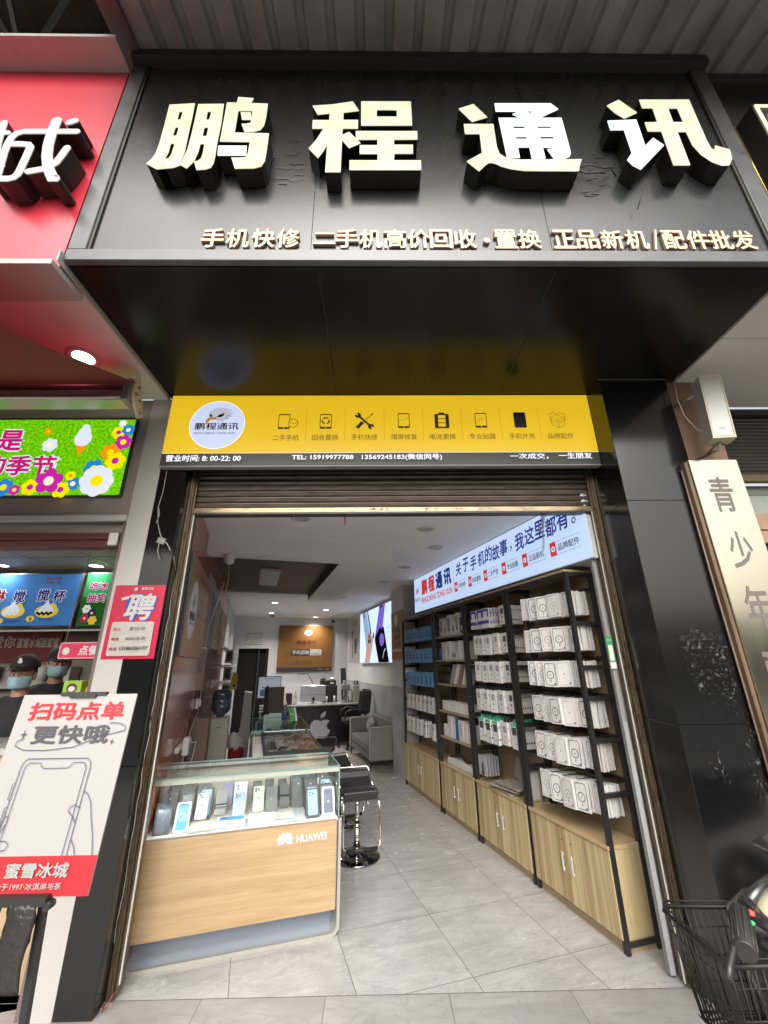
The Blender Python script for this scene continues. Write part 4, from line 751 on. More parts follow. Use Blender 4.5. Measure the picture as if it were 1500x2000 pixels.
def scuff(cx,cz,n,sx,sz,L_):
    for i in range(n):
        x=cx+rw.gauss(0,sx); z=cz+rw.gauss(0,sz); t=rw.gauss(1.2,.7); l=rw.uniform(.2,1)*L_; w=rw.uniform(.0005,.0022)
        if 1.59<x<2.04: q.sheet([(x-w,2.3893-.00003*i,z),(x+l*math.cos(t)-w*.2,2.3893-.00003*i,z+l*math.sin(t)),(x+l*math.cos(t)+w,2.3893-.00003*i,z+l*math.sin(t)+w)])
scuff(1.86,1.52,26,.07,.09,.03); scuff(1.97,1.14,20,.035,.12,.03); scuff(1.75,1.02,9,.012,.03,.05); scuff(1.62,2.75,5,.02,.05,.01); scuff(1.95,.95,9,.03,.06,.04)
q.build('scratch_mark',mat('scratch_grey',(.32,.31,.29),.5),p2)
def film(x0,x1,z0,z1,seed,nx=34,nz=44):
    """crinkled clear film with ragged, flattened edges"""
    V=[]; F=[]
    for j in range(nz+1):
        for i in range(nx+1):
            u=i/nx; w=j/nz; x=x0+(x1-x0)*u; z=z0+(z1-z0)*w
            e=min(1,max(0,min(u,1-u,w,1-w)*4-.35*abs(noise.noise(Vector((x*14,z*14,seed+5))))))
            d=.0007+.012*e*abs(noise.noise(Vector((x*28,seed,z*16))))**1.3+.006*e*abs(noise.noise(Vector((x*85,seed,z*50)))); V.append((x,2.389-d,z))
    for j in range(nz):
        for i in range(nx):
            u=(i+.5)/nx; w=(j+.5)/nz
            if min(u,1-u,w,1-w)+.12*noise.noise(Vector((u*9,w*9,seed)))>.05: F.append((j*(nx+1)+i,j*(nx+1)+i+1,(j+1)*(nx+1)+i+1,(j+1)*(nx+1)+i))
    q=MB(); q.add(V,F,0,True); return q
from mathutils import noise
fm=glass('clear_film',(.93,.93,.93),.03,.06,1.4)
film(1.66,2.045,1.25,1.72,3,70,84).build('plastic_film',fm,p2); film(1.86,2.045,.86,1.24,8,34,70).build('plastic_film',fm,p2); film(1.62,1.75,.95,1.12,11,20,26).build('plastic_film',fm,p2)
# ================================================================ yellow light box sign
ys=Root('yellow_lightbox','yellow lit sign with eagle emblem and service icons over the door','light box',(0,2.6,2.84))
q=MB(); q.box(-1.514,1.574,2.574,2.618,2.838,3.426,0,.002); q.box(-1.514,1.574,2.568,2.5735,2.838,2.848,0); q.build('box_frame',mat('box_frame_grey',(.25,.24,.22),.4,noise=.1),ys)
q=MB(); q.box(-1.510,1.571,2.5655,2.5735,2.943,3.422,0); q.box(-1.510,1.571,2.5655,2.5735,2.849,2.9425,2); q.box(-1.510,1.571,2.5645,2.5654,2.9415,2.9438,3)
a=Art(q,(0,2.5655,0),X,Z,-Y_)
def sx_(px): return (px-736)*.003733
def phone(a,x,y,w,h,mi,solid=False,fill=None):
    a.rr(x-w/2,x+w/2,y-h/2,y+h/2,w*.12,mi)
    if not solid: a.rect(x-w/2+.005,x+w/2-.005,y-h/2+h*.13,y+h/2-h*.07,0)
    a.circ(x,y-h/2+h*.065,.005,4 if solid else 0,n=10)
def eagle(a,x,y,s,white,dark,org):
    """a bird of prey's head: feathered crown sweeping right, angry brow, hooked beak lower left"""
    a.poly([(x+s*p,y+s*r_) for p,r_ in ((-.42,.12),(-.40,.30),(-.24,.50),(.05,.58),(.35,.56),(.62,.42),(.52,.34),(.74,.26),(.55,.20),(.70,.08),(.48,.08),(.55,-.05),(.30,-.02),(.32,-.16),(.12,-.08),(.10,-.20),(-.05,-.06),(-.30,-.02))],white)
    a.poly([(x+s*p,y+s*r_) for p,r_ in ((-.06,.10),(.10,.22),(.30,.30),(.26,.14),(.12,.06))],dark); a.poly([(x+s*p,y+s*r_) for p,r_ in ((-.34,.26),(-.24,.16),(-.26,.08),(-.36,.10))],dark)
    for p0,p1,p2_ in (((.38,.10),(.62,.20),(.40,.14)),((.34,-.02),(.56,.06),(.36,.02)),((.16,-.12),(.30,-.06),(.18,-.08))): a.poly([(x+s*p[0],y+s*p[1]) for p in (p0,p1,p2_)],dark)
    a.poly([(x+s*p,y+s*r_) for p,r_ in ((-.44,.00),(-.34,.06),(-.08,.06),(.0,-.02),(-.12,-.06),(-.28,-.06),(-.40,-.22),(-.50,-.30),(-.50,-.14))],org)
cx_,cz_=-1.155,3.175
a.circ(cx_,cz_,.199,3,n=48); a.circ(cx_,cz_,.194,5,n=48)
eagle(a,cx_-.005,cz_+.05,.16,6,4,7)
a.text('鹏程通讯',cx_,cz_-.015,.058,4,w=.315,bold=.02); a.text('PENG CHENG TONG XUN',cx_-.01,cz_-.073,.017,8,w=.29,bold=.01)
cap=['二手手机','回收置换','手机快修','爆屏修复','电池更换','专业贴膜','手机外壳','品牌配件']; ipx=[561,636,711,787,861,937,1013,1087]
for i,(c,px) in enumerate(zip(cap,ipx)):
    x=sx_(px); y=3.195; a.text(c,x,3.062,.046,1,w=.186)
    if i<7: a.rect((x+sx_(ipx[i+1]))/2-.001,(x+sx_(ipx[i+1]))/2+.001,3.03,3.30,9)
    if i==0:
        phone(a,x-.02,y,.085,.125,1); a.circ(x+.045,y-.015,.036,0); a.line(circle(x+.045,y-.015,.034,24),.0045,1,closed=True); [a.circ(x+.028+.017*j,y-.015,.0045,1,n=8) for j in range(3)]
    elif i==1:
        phone(a,x,y,.085,.125,1)
        for j in range(3):
            t=j*2.094+1.571; cc=(x+.0*math.cos(t),y+.004)
            p=[(cc[0]+.026*math.cos(t+s_),cc[1]+.026*math.sin(t+s_)) for s_ in (-.75,-.25,.25)]; a.line(p,.010,1); tq=t+.42; a.poly([(cc[0]+.036*math.cos(tq-.1),cc[1]+.036*math.sin(tq-.1)),(cc[0]+.014*math.cos(tq-.1),cc[1]+.014*math.sin(tq-.1)),(cc[0]+.028*math.cos(tq+.45),cc[1]+.028*math.sin(tq+.45))],1)
    elif i==2:
        a.line([(x-.045,y+.045),(x+.045,y-.045)],.016,1)
        for s_ in (-1,1): a.circ(x+s_*.048,y-s_*.048,.022,1); a.poly([(x+s_*.046,y-s_*.046),(x+s_*.078,y-s_*.058),(x+s_*.058,y-s_*.078)],0)
        a.line([(x-.055,y-.06),(x-.012,y-.01)],.026,1); a.line([(x-.012,y-.01),(x+.05,y+.05)],.005,1); a.circ(x+.056,y+.056,.007,1,n=10)
    elif i in (3,5):
        phone(a,x,y,.085,.125,1); a.line([(x-.035,y+.0),(x-.01,y+.008),(x+.01,y+.0),(x+.034,y+.03)] if i==3 else [(x-.02,y+.0),(x+.0,y+.018),(x+.02,y+.022)],.0025,1)
        if i==5: a.line([(x-.02,y-.015),(x+.0,y+.002),(x+.022,y+.006)],.002,1)
    elif i==4:
        a.rr(x-.052,x+.052,y-.065,y+.055,.01,1); a.rr(x-.022,x+.022,y+.052,y+.066,.004,1)
        for j in range(3): a.rect(x-.027,x+.027,y-.052+.034*j,y-.024+.034*j,0)
    elif i==6: phone(a,x,y,.088,.13,4,True)
    else:
        T_=[(x-.048,y+.02),(x,y+.045),(x+.048,y+.02),(x,y-.005)]; a.line(T_,.003,1,closed=True); a.line([(x-.048,y+.02),(x-.048,y-.042),(x,y-.066),(x+.048,y-.042),(x+.048,y+.02)],.003,1); a.line([(x,y-.066),(x,y-.005)],.003,1)
        a.line([(x-.048,y+.02),(x-.066,y+.04),(x-.018,y+.062),(x,y+.045),(x+.018,y+.062),(x+.066,y+.04),(x+.048,y+.02)],.003,1); a.line([(x-.048,y+.02),(x-.064,y+.005),(x-.014,y-.022),(x,y-.005),(x+.014,y-.022),(x+.064,y+.005),(x+.048,y+.02)],.003,1)
a.text('营业时间: 8: 00-22: 00',-1.205,2.893,.052,3,w=.515,bold=.022); a.text('TEL: 15919977788   13569245183(微信同号)',-.073,2.895,.052,3,w=1.045,bold=.022)
a.text('一次成交，',1.06,2.898,.045,3,w=.27,bold=.018); a.text('一生朋友',1.385,2.900,.048,3,w=.235,bold=.018)
q.build('lit_face',[lit('lit_yellow','#ecc224',.90,gloss=.4,noise=.06,scale=2),mat('icon_brown',(.045,.035,.008),.5),lit('lit_charcoal','#3a3a33',.8,gloss=.4),lit('lit_white','#f2f4ff',1.1),mat('icon_black',(.015,.015,.015),.5),lit('lit_pale_blue','#c9d3f2',1.0),lit('lit_grey_feather','#b9bccb',.95),lit('lit_beak_orange','#c87f2c',.8),lit('lit_small_grey','#70707c',.8),lit('lit_divider','#b58f16',.8)],ys)
# ================================================================ right-hand neighbour
q=MB(); q.box(2.0525,2.352,2.425,2.9,0,3.4275); solo(q,'brown_pier',mat('brown_render',(.30,.19,.125),.8,noise=.15,scale=5,bump=.15),'brown rendered pier behind the steel nameplate','pier',at=(2.2,2.43,0))
npl=Root('nameplate','tall brushed steel nameplate with dark vertical characters','nameplate',(2.15,2.35,.6))
q=MB(); q.box(2.0,2.312,2.332,2.40,.55,2.757,0,.003); q.build('steel_plate',mat('brushed_steel',(.72,.67,.55),.15,metal=1,nrough=.05,scale=30,stretch=(1,1,.08)),npl)
q=MB(); q.box(1.975,1.9985,2.345,2.389,.55,2.745,0,.003); q.tube([(1.968,2.375,2.7),(1.966,2.376,2.0),(1.969,2.375,1.4),(1.967,2.376,.6)],.006,7,1); q.build('side_edge',[mat('brown_wood_edge',(.16,.10,.055),.5,noise=.4,scale=25,stretch=(1,1,.1)),mat('brown_cable',(.17,.12,.09),.5)],npl)
for ch_,x,z,w,h_ in (('青',2.148,2.515,.145,.235),('少',2.155,2.16,.14,.225),('年',2.150,1.825,.15,.24),('配',2.16,1.47,.16,.23)):
    q=MB(); put_text(q,ch_,(x,2.3318,z),X,Z,-Y_,w=w,h=h_,bold=.018 if ch_!='配' else .02); q.build('engraved_character',mat('engraved_grey',(.13,.115,.10),.45),npl)
# loudspeaker
ls=Root('loudspeaker','pale grey column loudspeaker hanging under the right soffit','loudspeaker',(2.16,2.3,2.83))
Lz=Vector((-.036,0,-.458)).normalized(); c=Vector((2.17,2.235,3.062)); Lx=Vector((1,-.25,0)); Lx=(Lx-Lz*Lx.dot(Lz)).normalized(); Ly=Lz.cross(Lx).normalized()
if Ly.y<0: Ly=-Ly
q=MB(); q.obox(c,Lx,Ly,Lz,.060,.05,.225); q.build('case',mat('speaker_grey',(.50,.49,.46),.4,noise=.1,scale=10),ls)
q=MB(); q.obox(c-Ly*.0515,Lx,Ly,Lz,.052,.0014,.218,0); q.obox(c-Ly*.0535-Lz*-.165,Lx,Ly,Lz,.016,.0006,.0015,1); q.build('grille',[mat('speaker_grille',(.40,.41,.38),.45,metal=.3,noise=.06,scale=200),m_dark],ls)
q=MB()
for s_ in (-1,1): q.obox(c+Lz*s_*.229,Lx,Ly,Lz,.063,.055,.0045)
for s_ in (-1,1): q.obox(c-Ly*.052+Lx*s_*.058,Lx,Ly,Lz,.0035,.003,.225)
q.build('yellowed_end_cap',mat('yellowed_plastic',(.55,.50,.33),.45),ls)
q=MB(); q.bar(c+Lz*.232+Ly*.0,c+Lz*.232+Vector((.0,.12,-.03)),.03,.006); q.tube([c+Lz*.24,c+Lz*.27+Ly*.05,(2.13,2.42,2.80)],.007,7); q.build('upper_bracket',mat('zinc',(.4,.4,.38),.35,metal=.8),ls); q=MB(); q.tube([c-Lz*-.0+Ly*.04-Lx*.05+Z*.15,(2.09,2.42,3.22)],.008,7); q.build('lower_bracket',mat('zinc',(.4,.4,.38),.35,metal=.8),ls)
q=MB(); q.tube([(2.11,2.33,3.427),(2.062,2.33,3.36),(2.045,2.33,3.22),(2.06,2.33,3.08),(2.10,2.32,2.98),(2.14,2.30,2.92)],.0035,7); q.tube([(2.11,2.33,3.426),(2.112,2.33,3.4272)],.014,12,1); q.tube([(2.17,2.25,2.826),(2.19,2.24,2.805),(2.21,2.25,2.82)],.0035,6,1); q.build('cable',[m_wire,m_blk],ls)
q=MB(); q.box(2.152,7,1.50,2.735,3.428,3.46); q.box(2.152,7,1.9985,2.0015,3.4272,3.4278,1); 
q.v[-8:]=[Vector((v.x,v.y,v.z)) for v in q.v[-8:]]
solo(q,'neighbour_soffit',[m_whitew,m_seam],'white soffit right of the black sign above the loudspeaker','soffit')
ns=Root('neighbour_sign','dark grey fascia sign with a boxed neon character, cut by the right edge','shop sign',(3,1.55,3.43))
q=MB(); q.box(2.153,7,1.56,1.60,3.4605,5.05); q.box(2.153,7,1.50,1.60,3.4285-.0,3.46); q.build('sign_panel',mat('dark_grey_panel',(.055,.057,.06),.24,spec=.6,nrough=.06,scale=3),ns)
q=MB(); q.box(2.153,7,1.50,1.60,5.051,5.16); q.build('top_edge',m_blk,ns)
q=MB(); q.box(2.262,2.9,1.44,1.555,4.03,4.68); a1=q.build('boxed_character',m_blk,ns)
q=MB(); q.box(2.275,2.9,1.433,1.4395,4.655,4.672); q.box(2.275,2.292,1.433,1.4395,4.04,4.654); q.box(2.33,2.9,1.433,1.4395,4.57,4.585); q.box(2.33,2.345,1.433,1.4395,4.04,4.569); q.build('neon_line',lit('neon_cream','#fff3c8',1.3),ns)
q=MB(); q.tube([(2.258,1.556,4.69),(2.258,1.556,4.02),(2.9,1.556,4.02)],.006,6); q.build('gold_edge',mat('gold_edge',(.6,.42,.12),.3,metal=.7),ns)
# shuttered window to the right
sw=Root('shuttered_window','dark brown roller shutter half down over the neighbour window','roller shutter',(3,2.8,2.85))
q=MB(); pts=[]; n_=0
for i in range(17):
    z0=2.86+.032*i; pts+=[(2.80,z0),(2.790,z0+.010),(2.790,z0+.022),(2.80,z0+.030)]
V=[(2.352,a_,b_) for a_,b_ in pts]+[(6,a_,b_) for a_,b_ in pts]; n=len(pts); q.add(V,[(i,i+1,n+i+1,n+i) for i in range(n-1)]); q.build('slats',mat('dark_shutter',(.09,.08,.068),.4,metal=.5,noise=.2),sw)
q=MB(); q.box(2.352,6,2.76,2.81,3.37,3.4275,1); q.box(2.352,6,2.765,2.815,2.80,2.856,0,.003); q.build('bottom_bar',[mat('brown_bar',(.17,.12,.08),.4,metal=.4),m_blk],sw)
q=MB(); q.box(2.352,6,2.86,2.87,2.55,2.797,0); q.box(2.352,6,2.855,2.865,2.72,2.797,1); q.box(2.352,6,2.80,2.9,2.43,2.548,2,.004); q.box(2.352,6,2.80,2.9,2.33,2.422,2,.004); q.box(2.352,6,2.83,2.9,2.4225,2.4295,3); q.box(2.352,6,2.83,2.9,0,2.328,3)
solo(q,'neighbour_window_front',[mat('frosted_glass',(.38,.42,.38),.25,noise=.1),mat('grey_green_glass',(.16,.18,.155),.2),mat('tan_board',(.42,.27,.17),.5,noise=.15,scale=6),m_dark],'window strip with two tan boards beside the steel nameplate','window',at=(3,2.85,0))
backn=['front of stack','second back','third back','fourth back','fifth back','sixth back','seventh back','last back']; numn=['one','two','three','four','five','six','seven','eight']
# ================================================================ shop room (coordinates v across, u into the shop)
m_wall=mat('shop_wall_paint',(.60,.60,.61),.6,noise=.05,scale=2)
m_ceil=mat('ceiling_paint',(.80,.785,.76),.65,noise=.04,scale=1.5)
m_marb=tile_mat('marble_wall_tile',50,.62,0,.31,(.40,.41,.43),(.27,.28,.30),(.20,.21,.23),rough=.22)
def marble(name,stretch=(1,1,1)):
    m=mat(name,(.42,.43,.45),.22,c2=(.27,.28,.30),scale=1.6,stretch=stretch,detail=8,contrast=(.3,.7)); return m
m_mar=marble('wall_marble',(1,1,.8))
m_lam=wood_mat('red_brown_laminate',(.24,.058,.03),(.40,.11,.052),axis=2,scale=5,rough=.13)
q=MB(); q.box(2.42,2.5,2.2,6.2,1.2,2.72,0); q.box(2.41,2.5,2.2,6.2,0,1.2,1); q.box(2.405,2.42,2.3,6.2,.618,.6195,2)
for u_ in (2.9,3.5,4.1): q.box(2.4085,2.4098,u_,u_+.0015,0,1.2,2)
struct(q,'wall_right',[m_wall,m_mar,m_seam],frame='I')
q=MB(); q.box(2.205,2.5,6.2005,6.83,1.2,2.712,0); q.box(2.195,2.5,6.195,6.835,0,1.2,1); tag(struct(q,'column',[m_wall,m_mar],frame='I',at=(2.3,6.5,0)))
q=MB(); q.box(2.452,2.55,6.836,11.5,1.15,2.712,0); q.box(2.44,2.55,6.836,11.5,0,1.15,1); struct(q,'wall_right_rear',[m_wall,m_mar],frame='I')
q=MB(); q.box(-.6,-.36,11.5,11.6,0,2.72,0); q.box(.39,2.6,11.5,11.6,0,2.72,0); q.box(-.36,.39,11.5,11.6,1.935,2.72,0); struct(q,'wall_back',m_wall,frame='I')
q=MB(); q.box(-.56,-.5,3.08,7.9,0,2.709,0); 
for u_ in (4.22,5.44,6.66): q.box(-.4995,-.499,u_,u_+.003,0,2.709,1)
struct(q,'wall_left',[m_lam,m_dark],frame='I')
q=MB(); q.box(-.56,-.505,7.901,11.5,0,2.709,0); struct(q,'wall_left_rear',m_wall,frame='I')
q=MB(); P=[w2i(-1.52,2.842),w2i(1.76,2.842),(2.55,11.6),(-.6,11.6)]; P[1:1]=[] ; q.prism([(p[0],p[1]) for p in (P[0],P[1],(2.5,w2i(1.76,2.842)[1]+.3),(2.55,11.6),(-.6,11.6),(-.6,w2i(-1.52,2.842)[1]+.1))],(0,0,2.712),X,Y_,Z,.05,0); struct(q,'ceiling',m_ceil,frame='I')
# door at the back
dr=Root('back_door','dark open doorway with white frame at the back wall','door',(0,11.5,0),'I')
q=MB(); q.box(-.36,.39,11.62,11.66,0,1.935); q.box(-.36,-.34,11.51,11.62,0,1.93); q.build('dark_opening',mat('doorway_black',(.006,.006,.006),.9),dr)
q=MB(); q.box(-.45,-.355,11.47,11.4995,0,2.02,0,.004); q.box(.385,.48,11.47,11.4995,0,2.02,0,.004); q.box(-.3549,.3849,11.47,11.4995,1.93,2.02,0,.004); q.build('door_frame',mat('white_door_frame',(.55,.55,.58),.4),dr)
q=MB(); q.box(.13,.16,11.50,11.6,.0,1.925); q.box(.33,.345,11.50,11.6,.0,1.925); q.build('curtain_edge',mat('dark_curtain',(.03,.033,.035),.8),dr)
# bulkhead with slatted recess
q=MB(); q.box(-.499,1.31,4.0,4.215,2.54,2.7115); q.box(.79,1.25,4.2155,6.93,2.54,2.7115); q.box(-.499,.7895,6.931,7.2,2.63,2.7115); solo(q,'ceiling_bulkhead',m_ceil,'white lowered ceiling bulkhead around the slatted recess','bulkhead',frame='I',at=(.3,5,2.54))
q=MB()
for i in range(54): q.box(-.499,.789,4.22+i*.05,4.22+i*.05+.034,2.655,2.685,0)
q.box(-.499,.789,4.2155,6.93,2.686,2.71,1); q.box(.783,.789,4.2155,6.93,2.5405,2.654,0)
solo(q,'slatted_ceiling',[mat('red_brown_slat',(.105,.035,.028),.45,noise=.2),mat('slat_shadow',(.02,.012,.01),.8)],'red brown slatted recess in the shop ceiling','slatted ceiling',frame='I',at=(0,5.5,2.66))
q=MB(); q.box(-.01,.235,5.15,6.15,2.62,2.6545,0,.004); q.box(0.0,.225,5.16,6.14,2.618,2.6195,1); solo(q,'ceiling_panel_lamp',[m_wht,mat('panel_diffuser',(.42,.43,.45),.4)],'unlit square panel lamp set in the slatted ceiling','panel lamp',frame='I',at=(.1,5.6,2.62))
# ceiling lamps
def dlight(v,u,on,label,group,z=2.712,power=0,r=.062):
    d=Root('ceiling_light',label,'downlight',(v,u,z),'I',group=group)
    q=MB(); q.lathe((v,u,z),[(r+.022,0),(r+.024,-.004),(r+.004,-.010),(r,-.004)],28); q.build('rim',mat('lamp_rim',(.55,.54,.5),.35),d)
    q=MB(); q.cyl((v,u,z-.0045),r,.003,28); q.build('diffuser',lit('lamp_warm','#fff6e4',14) if on else mat('lamp_dead',(.40,.39,.36),.4),d)
    if on:
        l=bpy.data.lights.new('lamp_light','AREA'); l.shape='DISK'; l.size=.12; l.energy=power; l.color=(1,.94,.84); l.spread=R(130)
        o=bpy.data.objects.new('lamp_light',l); col.objects.link(o); o.parent=d.o; o.location=(0,0,-.02)
for v,u,lb,pw in ((.33,8.6,'lit ceiling lamp, nearest of the left pair at the back',9),(.335,10.42,'lit ceiling lamp, farther of the left pair, above the certificate',9),(1.516,9.56,'lit ceiling lamp, nearer of the right pair at the back',9),(1.50,11.2,'lit ceiling lamp just in front of the orange back poster',7)):
    dlight(v,u,True,lb,'lit lamps at the back of the shop ceiling',power=pw*1.2)
for v,u,lb in ((.29,3.35,'unlit ceiling lamp left of the hanging red cord'),(1.43,3.35,'unlit ceiling lamp nearest the door on the right'),(1.784,3.93,'unlit ceiling lamp second from the door on the right'),(1.783,4.92,'unlit ceiling lamp third from the door on the right'),(1.82,5.97,'unlit ceiling lamp fourth from the door beside the bulkhead'),(1.52,7.65,'unlit ceiling lamp by the far end of the bulkhead')):
    dlight(v,u,False,lb,'unlit lamps in the shop ceiling')
q=MB(); q.lathe((.39,11.0,2.712),[(.05,0),(.05,-.03),(0,-.035)],16); solo(q,'smoke_detector',mat('brownish_plastic',(.2,.14,.1),.5),'small round smoke detector behind the left back lamps','smoke detector',frame='I',at=(.39,11,2.7))
q=MB(); q.cyl((2.0,11.35,2.60),.035,.11,14,0); q.lathe((2.0,11.30,2.585),[(0,.0),(.045,.0),(.045,.06),(0,.07)],14,1,'z'); q.box(1.98,2.02,11.35,11.5,2.64,2.66); solo(q,'security_camera',[m_wht,m_blk],'white dome camera in the back right ceiling corner','camera',frame='I',at=(2,11.35,2.6))
q=MB(); q.lathe((-.30,4.1,2.54),[(.055,0),(.052,-.03),(.045,-.075),(.0,-.10)],20,0); q.tube([(-.29,4.1,2.45),(-.285,4.12,2.3),(-.33,4.2,2.0)],.002,5); solo(q,'alarm_sensor',m_wht,'white cone shaped sensor under the bulkhead left end','sensor',frame='I',at=(-.3,4.1,2.54))
# back wall poster, certificate
bp=Root('wall_poster','orange brown poster with white eagle head on the back wall','poster',(1.31,11.49,1.93),'I')
NB=-Y_
q=MB(); q.box(.605,2.02,11.455,11.498,1.365,2.51,0,.004); q.box(.607,2.018,11.453,11.4545,1.367,1.468,1)
a=Art(q,(1.31,11.4545,1.95),X,Z,NB)
eagle(a,.03,.33,.20,3,1,4); a.text('鹏程通讯',.02,.135,.10,2,w=.52,bold=.02); a.text('PENG CHENG TONG XUN',.02,.055,.022,2,w=.48)
a.rr(-.36,.42,-.19,-.04,.02,3); a.rr(-.36,.12,-.19,-.04,.02,1); a.text('手机回收',-.12,-.115,.10,3,w=.44,bold=.02); a.text('手机|平板',.27,-.085,.05,1,w=.26); a.text('电脑|数码',.27,-.15,.05,1,w=.26)
a.line([(-.36,-.13),(-.46,-.13),(-.46,-.36),(-.26,-.36)],.006,1); a.line([(.42,-.13),(.50,-.13),(.50,-.36),(.34,-.36)],.006,1); a.circ(-.20,-.36,.04,1); a.circ(-.20,-.36,.03,0); a.text('免费评估 同价更高',.04,-.33,.035,1); a.text('诚信回收 快速打款',.04,-.385,.035,1)
a.text('一次成交，一生朋友',.48,-.53,.03,3,w=.32); a.text('鹏程通讯',-.58,.50,.03,1)
q.build('poster_sheet',[mat('poster_orange',(.20,.09,.022),.45,noise=.06),mat('poster_dark',(.035,.03,.035),.5),mat('poster_maroon',(.10,.022,.015),.5),mat('poster_pale',(.5,.5,.5),.5),mat('poster_beak',(.28,.09,.03),.5)],bp)
ct=Root('certificate','white framed certificate above the dark doorway','certificate',(.01,11.49,2.18),'I')
q=MB(); q.box(-.205,.225,11.47,11.498,2.035,2.335,0,.004); a=Art(q,(.01,11.47,2.185),X,Z,NB); a.line([(-.17,-.11),(.17,-.11),(.17,.11),(-.17,.11)],.008,1,closed=True); a.circ(0,.118,.018,2)
for i in range(4): a.rect(-.12,.12,-.06+i*.03,-.056+i*.03,3)
q.build('framed_sheet',[mat('paper_white',(.52,.52,.49),.5),m_blk,mat('seal_red',(.35,.08,.05),.5),mat('faint_ink',(.3,.3,.28),.6)],ct)
# tv light poster on the right rear wall
NR=-X; UR=-Y_   # reading direction on a right-hand wall runs towards the door
tv=Root('light_poster','bright lit poster of crossed phones on the right rear wall','light box',(2.43,8.6,1.54),'I')
q=MB(); q.box(2.395,2.4515,7.38,9.85,1.545,2.66,0,.004); q.build('box_frame',m_wht,tv)
q=MB(); q.box(2.391,2.3945,7.40,9.83,1.56,2.645,0); a=Art(q,(2.391,9.83,1.56),UR,Z,NR)
def ph4(x,y,ang,L_,w,mi,cams=True,lens=2):
    c,s_=math.cos(ang),math.sin(ang); f=lambda p,r_:(x+p*c-r_*s_,y+p*s_+r_*c)
    a.poly([f(p,r_) for p,r_ in rrect(-w/2,w/2,-L_/2,L_/2,w*.16)],mi)
    if cams:
        for p,r_ in ((-.22,.38),(-.22,.26),(.02,.32)): a.poly([ (f(p*w,r_*L_)[0]+w*.11*math.cos(t),f(p*w,r_*L_)[1]+w*.11*math.sin(t)) for t in [k*.52 for k in range(12)]],lens)
ph4(.55,.82,.42,.95,.40,1); ph4(.83,.90,.42,.75,.10,5); ph4(1.68,.80,-.42,.95,.44,3); ph4(.80,.20,-.42,.82,.46,4); ph4(1.66,.22,.42,.80,.50,2); ph4(1.90,.20,.42,.86,.46,2,False); a.circ(1.80,.42,.16,3,ry=.12)
a.circ(1.20,.53,.05,2,ry=.065); a.line([(1.21,.60),(1.225,.635)],.012,2); a.line([(1.86,.08),(1.95,.20),(2.05,.25)],.02,0)
a.text('iPhone 14 Pro',.22,.44,.035,6,w=.26); a.text('全新上市',.25,.36,.035,6,w=.2); a.text('iPhone 14',2.24,.62,.035,6,w=.24); a.text('新品到店',2.25,.54,.035,6,w=.2)
# keep artwork inside the box
for i in range(8,len(q.v)): q.v[i].z=min(max(q.v[i].z,1.562),2.643)
q.build('lit_face',[lit('poster_light','#cfe2ff',1.15),lit('phone_blue','#8fb4e0',.85),lit('phone_black','#15151c',.5),lit('phone_purple','#8266dc',.85),lit('phone_gold','#c8a596',.75),lit('phone_green','#4a5a50',.5),lit('caption_grey','#8a94a8',.8)],tv)
q=MB(); q.box(2.447,2.4515,10.15,11.3,1.56,2.62,0); a=Art(q,(2.447,11.3,1.56),UR,Z,NR)
rw=random.Random(2)
a.rect(.35,.47,.12,.80,1); a.rect(.62,.88,.22,.58,1); a.rect(.38,.44,.45,.62,0)
for i in range(16): x=rw.uniform(.3,.95); y=rw.uniform(.1,.85); a.rect(x,x+rw.uniform(.02,.07),y,y+rw.uniform(.01,.03),1)
a.text('手机配件',.6,.93,.07,1,w=.5)
solo(q,'line_drawing_poster',[mat('grey_poster',(.40,.40,.40),.5),mat('poster_ink',(.08,.08,.085),.5)],'grey poster with black line drawings in the back right corner','poster',frame='I',at=(2.44,10.7,1.56))
q=MB(); q.box(2.190,2.2045,6.22,6.80,1.60,2.34,0); a=Art(q,(2.190,6.80,1.60),UR,Z,NR); a.circ(.25,.60,.09,2)
for i,t_ in enumerate(('手机','维修','二手')): a.text(t_,.30,.46-.12*i,.085,1,w=.3,bold=.02)
a.rect(.05,.5,.12,.155,2); solo(q,'column_poster',[mat('poster_orange2',(.36,.17,.05),.5),m_blk,m_wht],'narrow orange poster on the column at the end of the shelves','poster',frame='I',at=(2.2,6.5,1.6))
# ---- posters and fittings on the left wall
UL=Y_; NL=X
lp=Root('wall_poster','tan poster with a big white oval emblem on the left wall','poster',(-.49,3.7,1.6),'I')
q=MB(); q.box(-.4985,-.462,3.13,4.33,1.61,2.305,0); q.box(-.4985,-.4615,3.12,3.1295,1.605,2.31,1); a=Art(q,(-.462,3.13,1.61),UL,Z,NL)
a.circ(.30,.33,.20,2,ry=.215); eagle(a,.30,.37,.14,3,1,4); a.text('鹏程通讯',.30,.285,.06,1,w=.27,bold=.02); a.text('PENG CHENG',.30,.23,.018,1,w=.22)
a.text('专业手机维修 上门回收',.72,.60,.045,1,w=.78)
for i in range(3):
    for j in range(2):
        x=.62+.2*i; y=.40-.22*j; a.line([(x-.04,y-.05),(x+.04,y-.05),(x+.04,y+.05),(x-.04,y+.05)],.006,1,closed=True); a.line([(x-.03,y-.04),(x+.03,y+.04)],.006,1); a.text(('手机快修','爆屏修复','电池更换','专业贴膜','手机外壳','品牌配件')[i+3*j],x,y-.085,.028,1,w=.12)
    a.rect(.70+.2*i,.703+.2*i,.1,.48,1)
q.build('poster_sheet',[mat('poster_tan',(.34,.17,.065),.35,noise=.05),mat('poster_dark',(.035,.03,.035),.5),mat('poster_oval',(.56,.57,.60),.4),mat('poster_grey',(.36,.36,.38),.4),mat('poster_beak',(.28,.09,.03),.5)],lp)
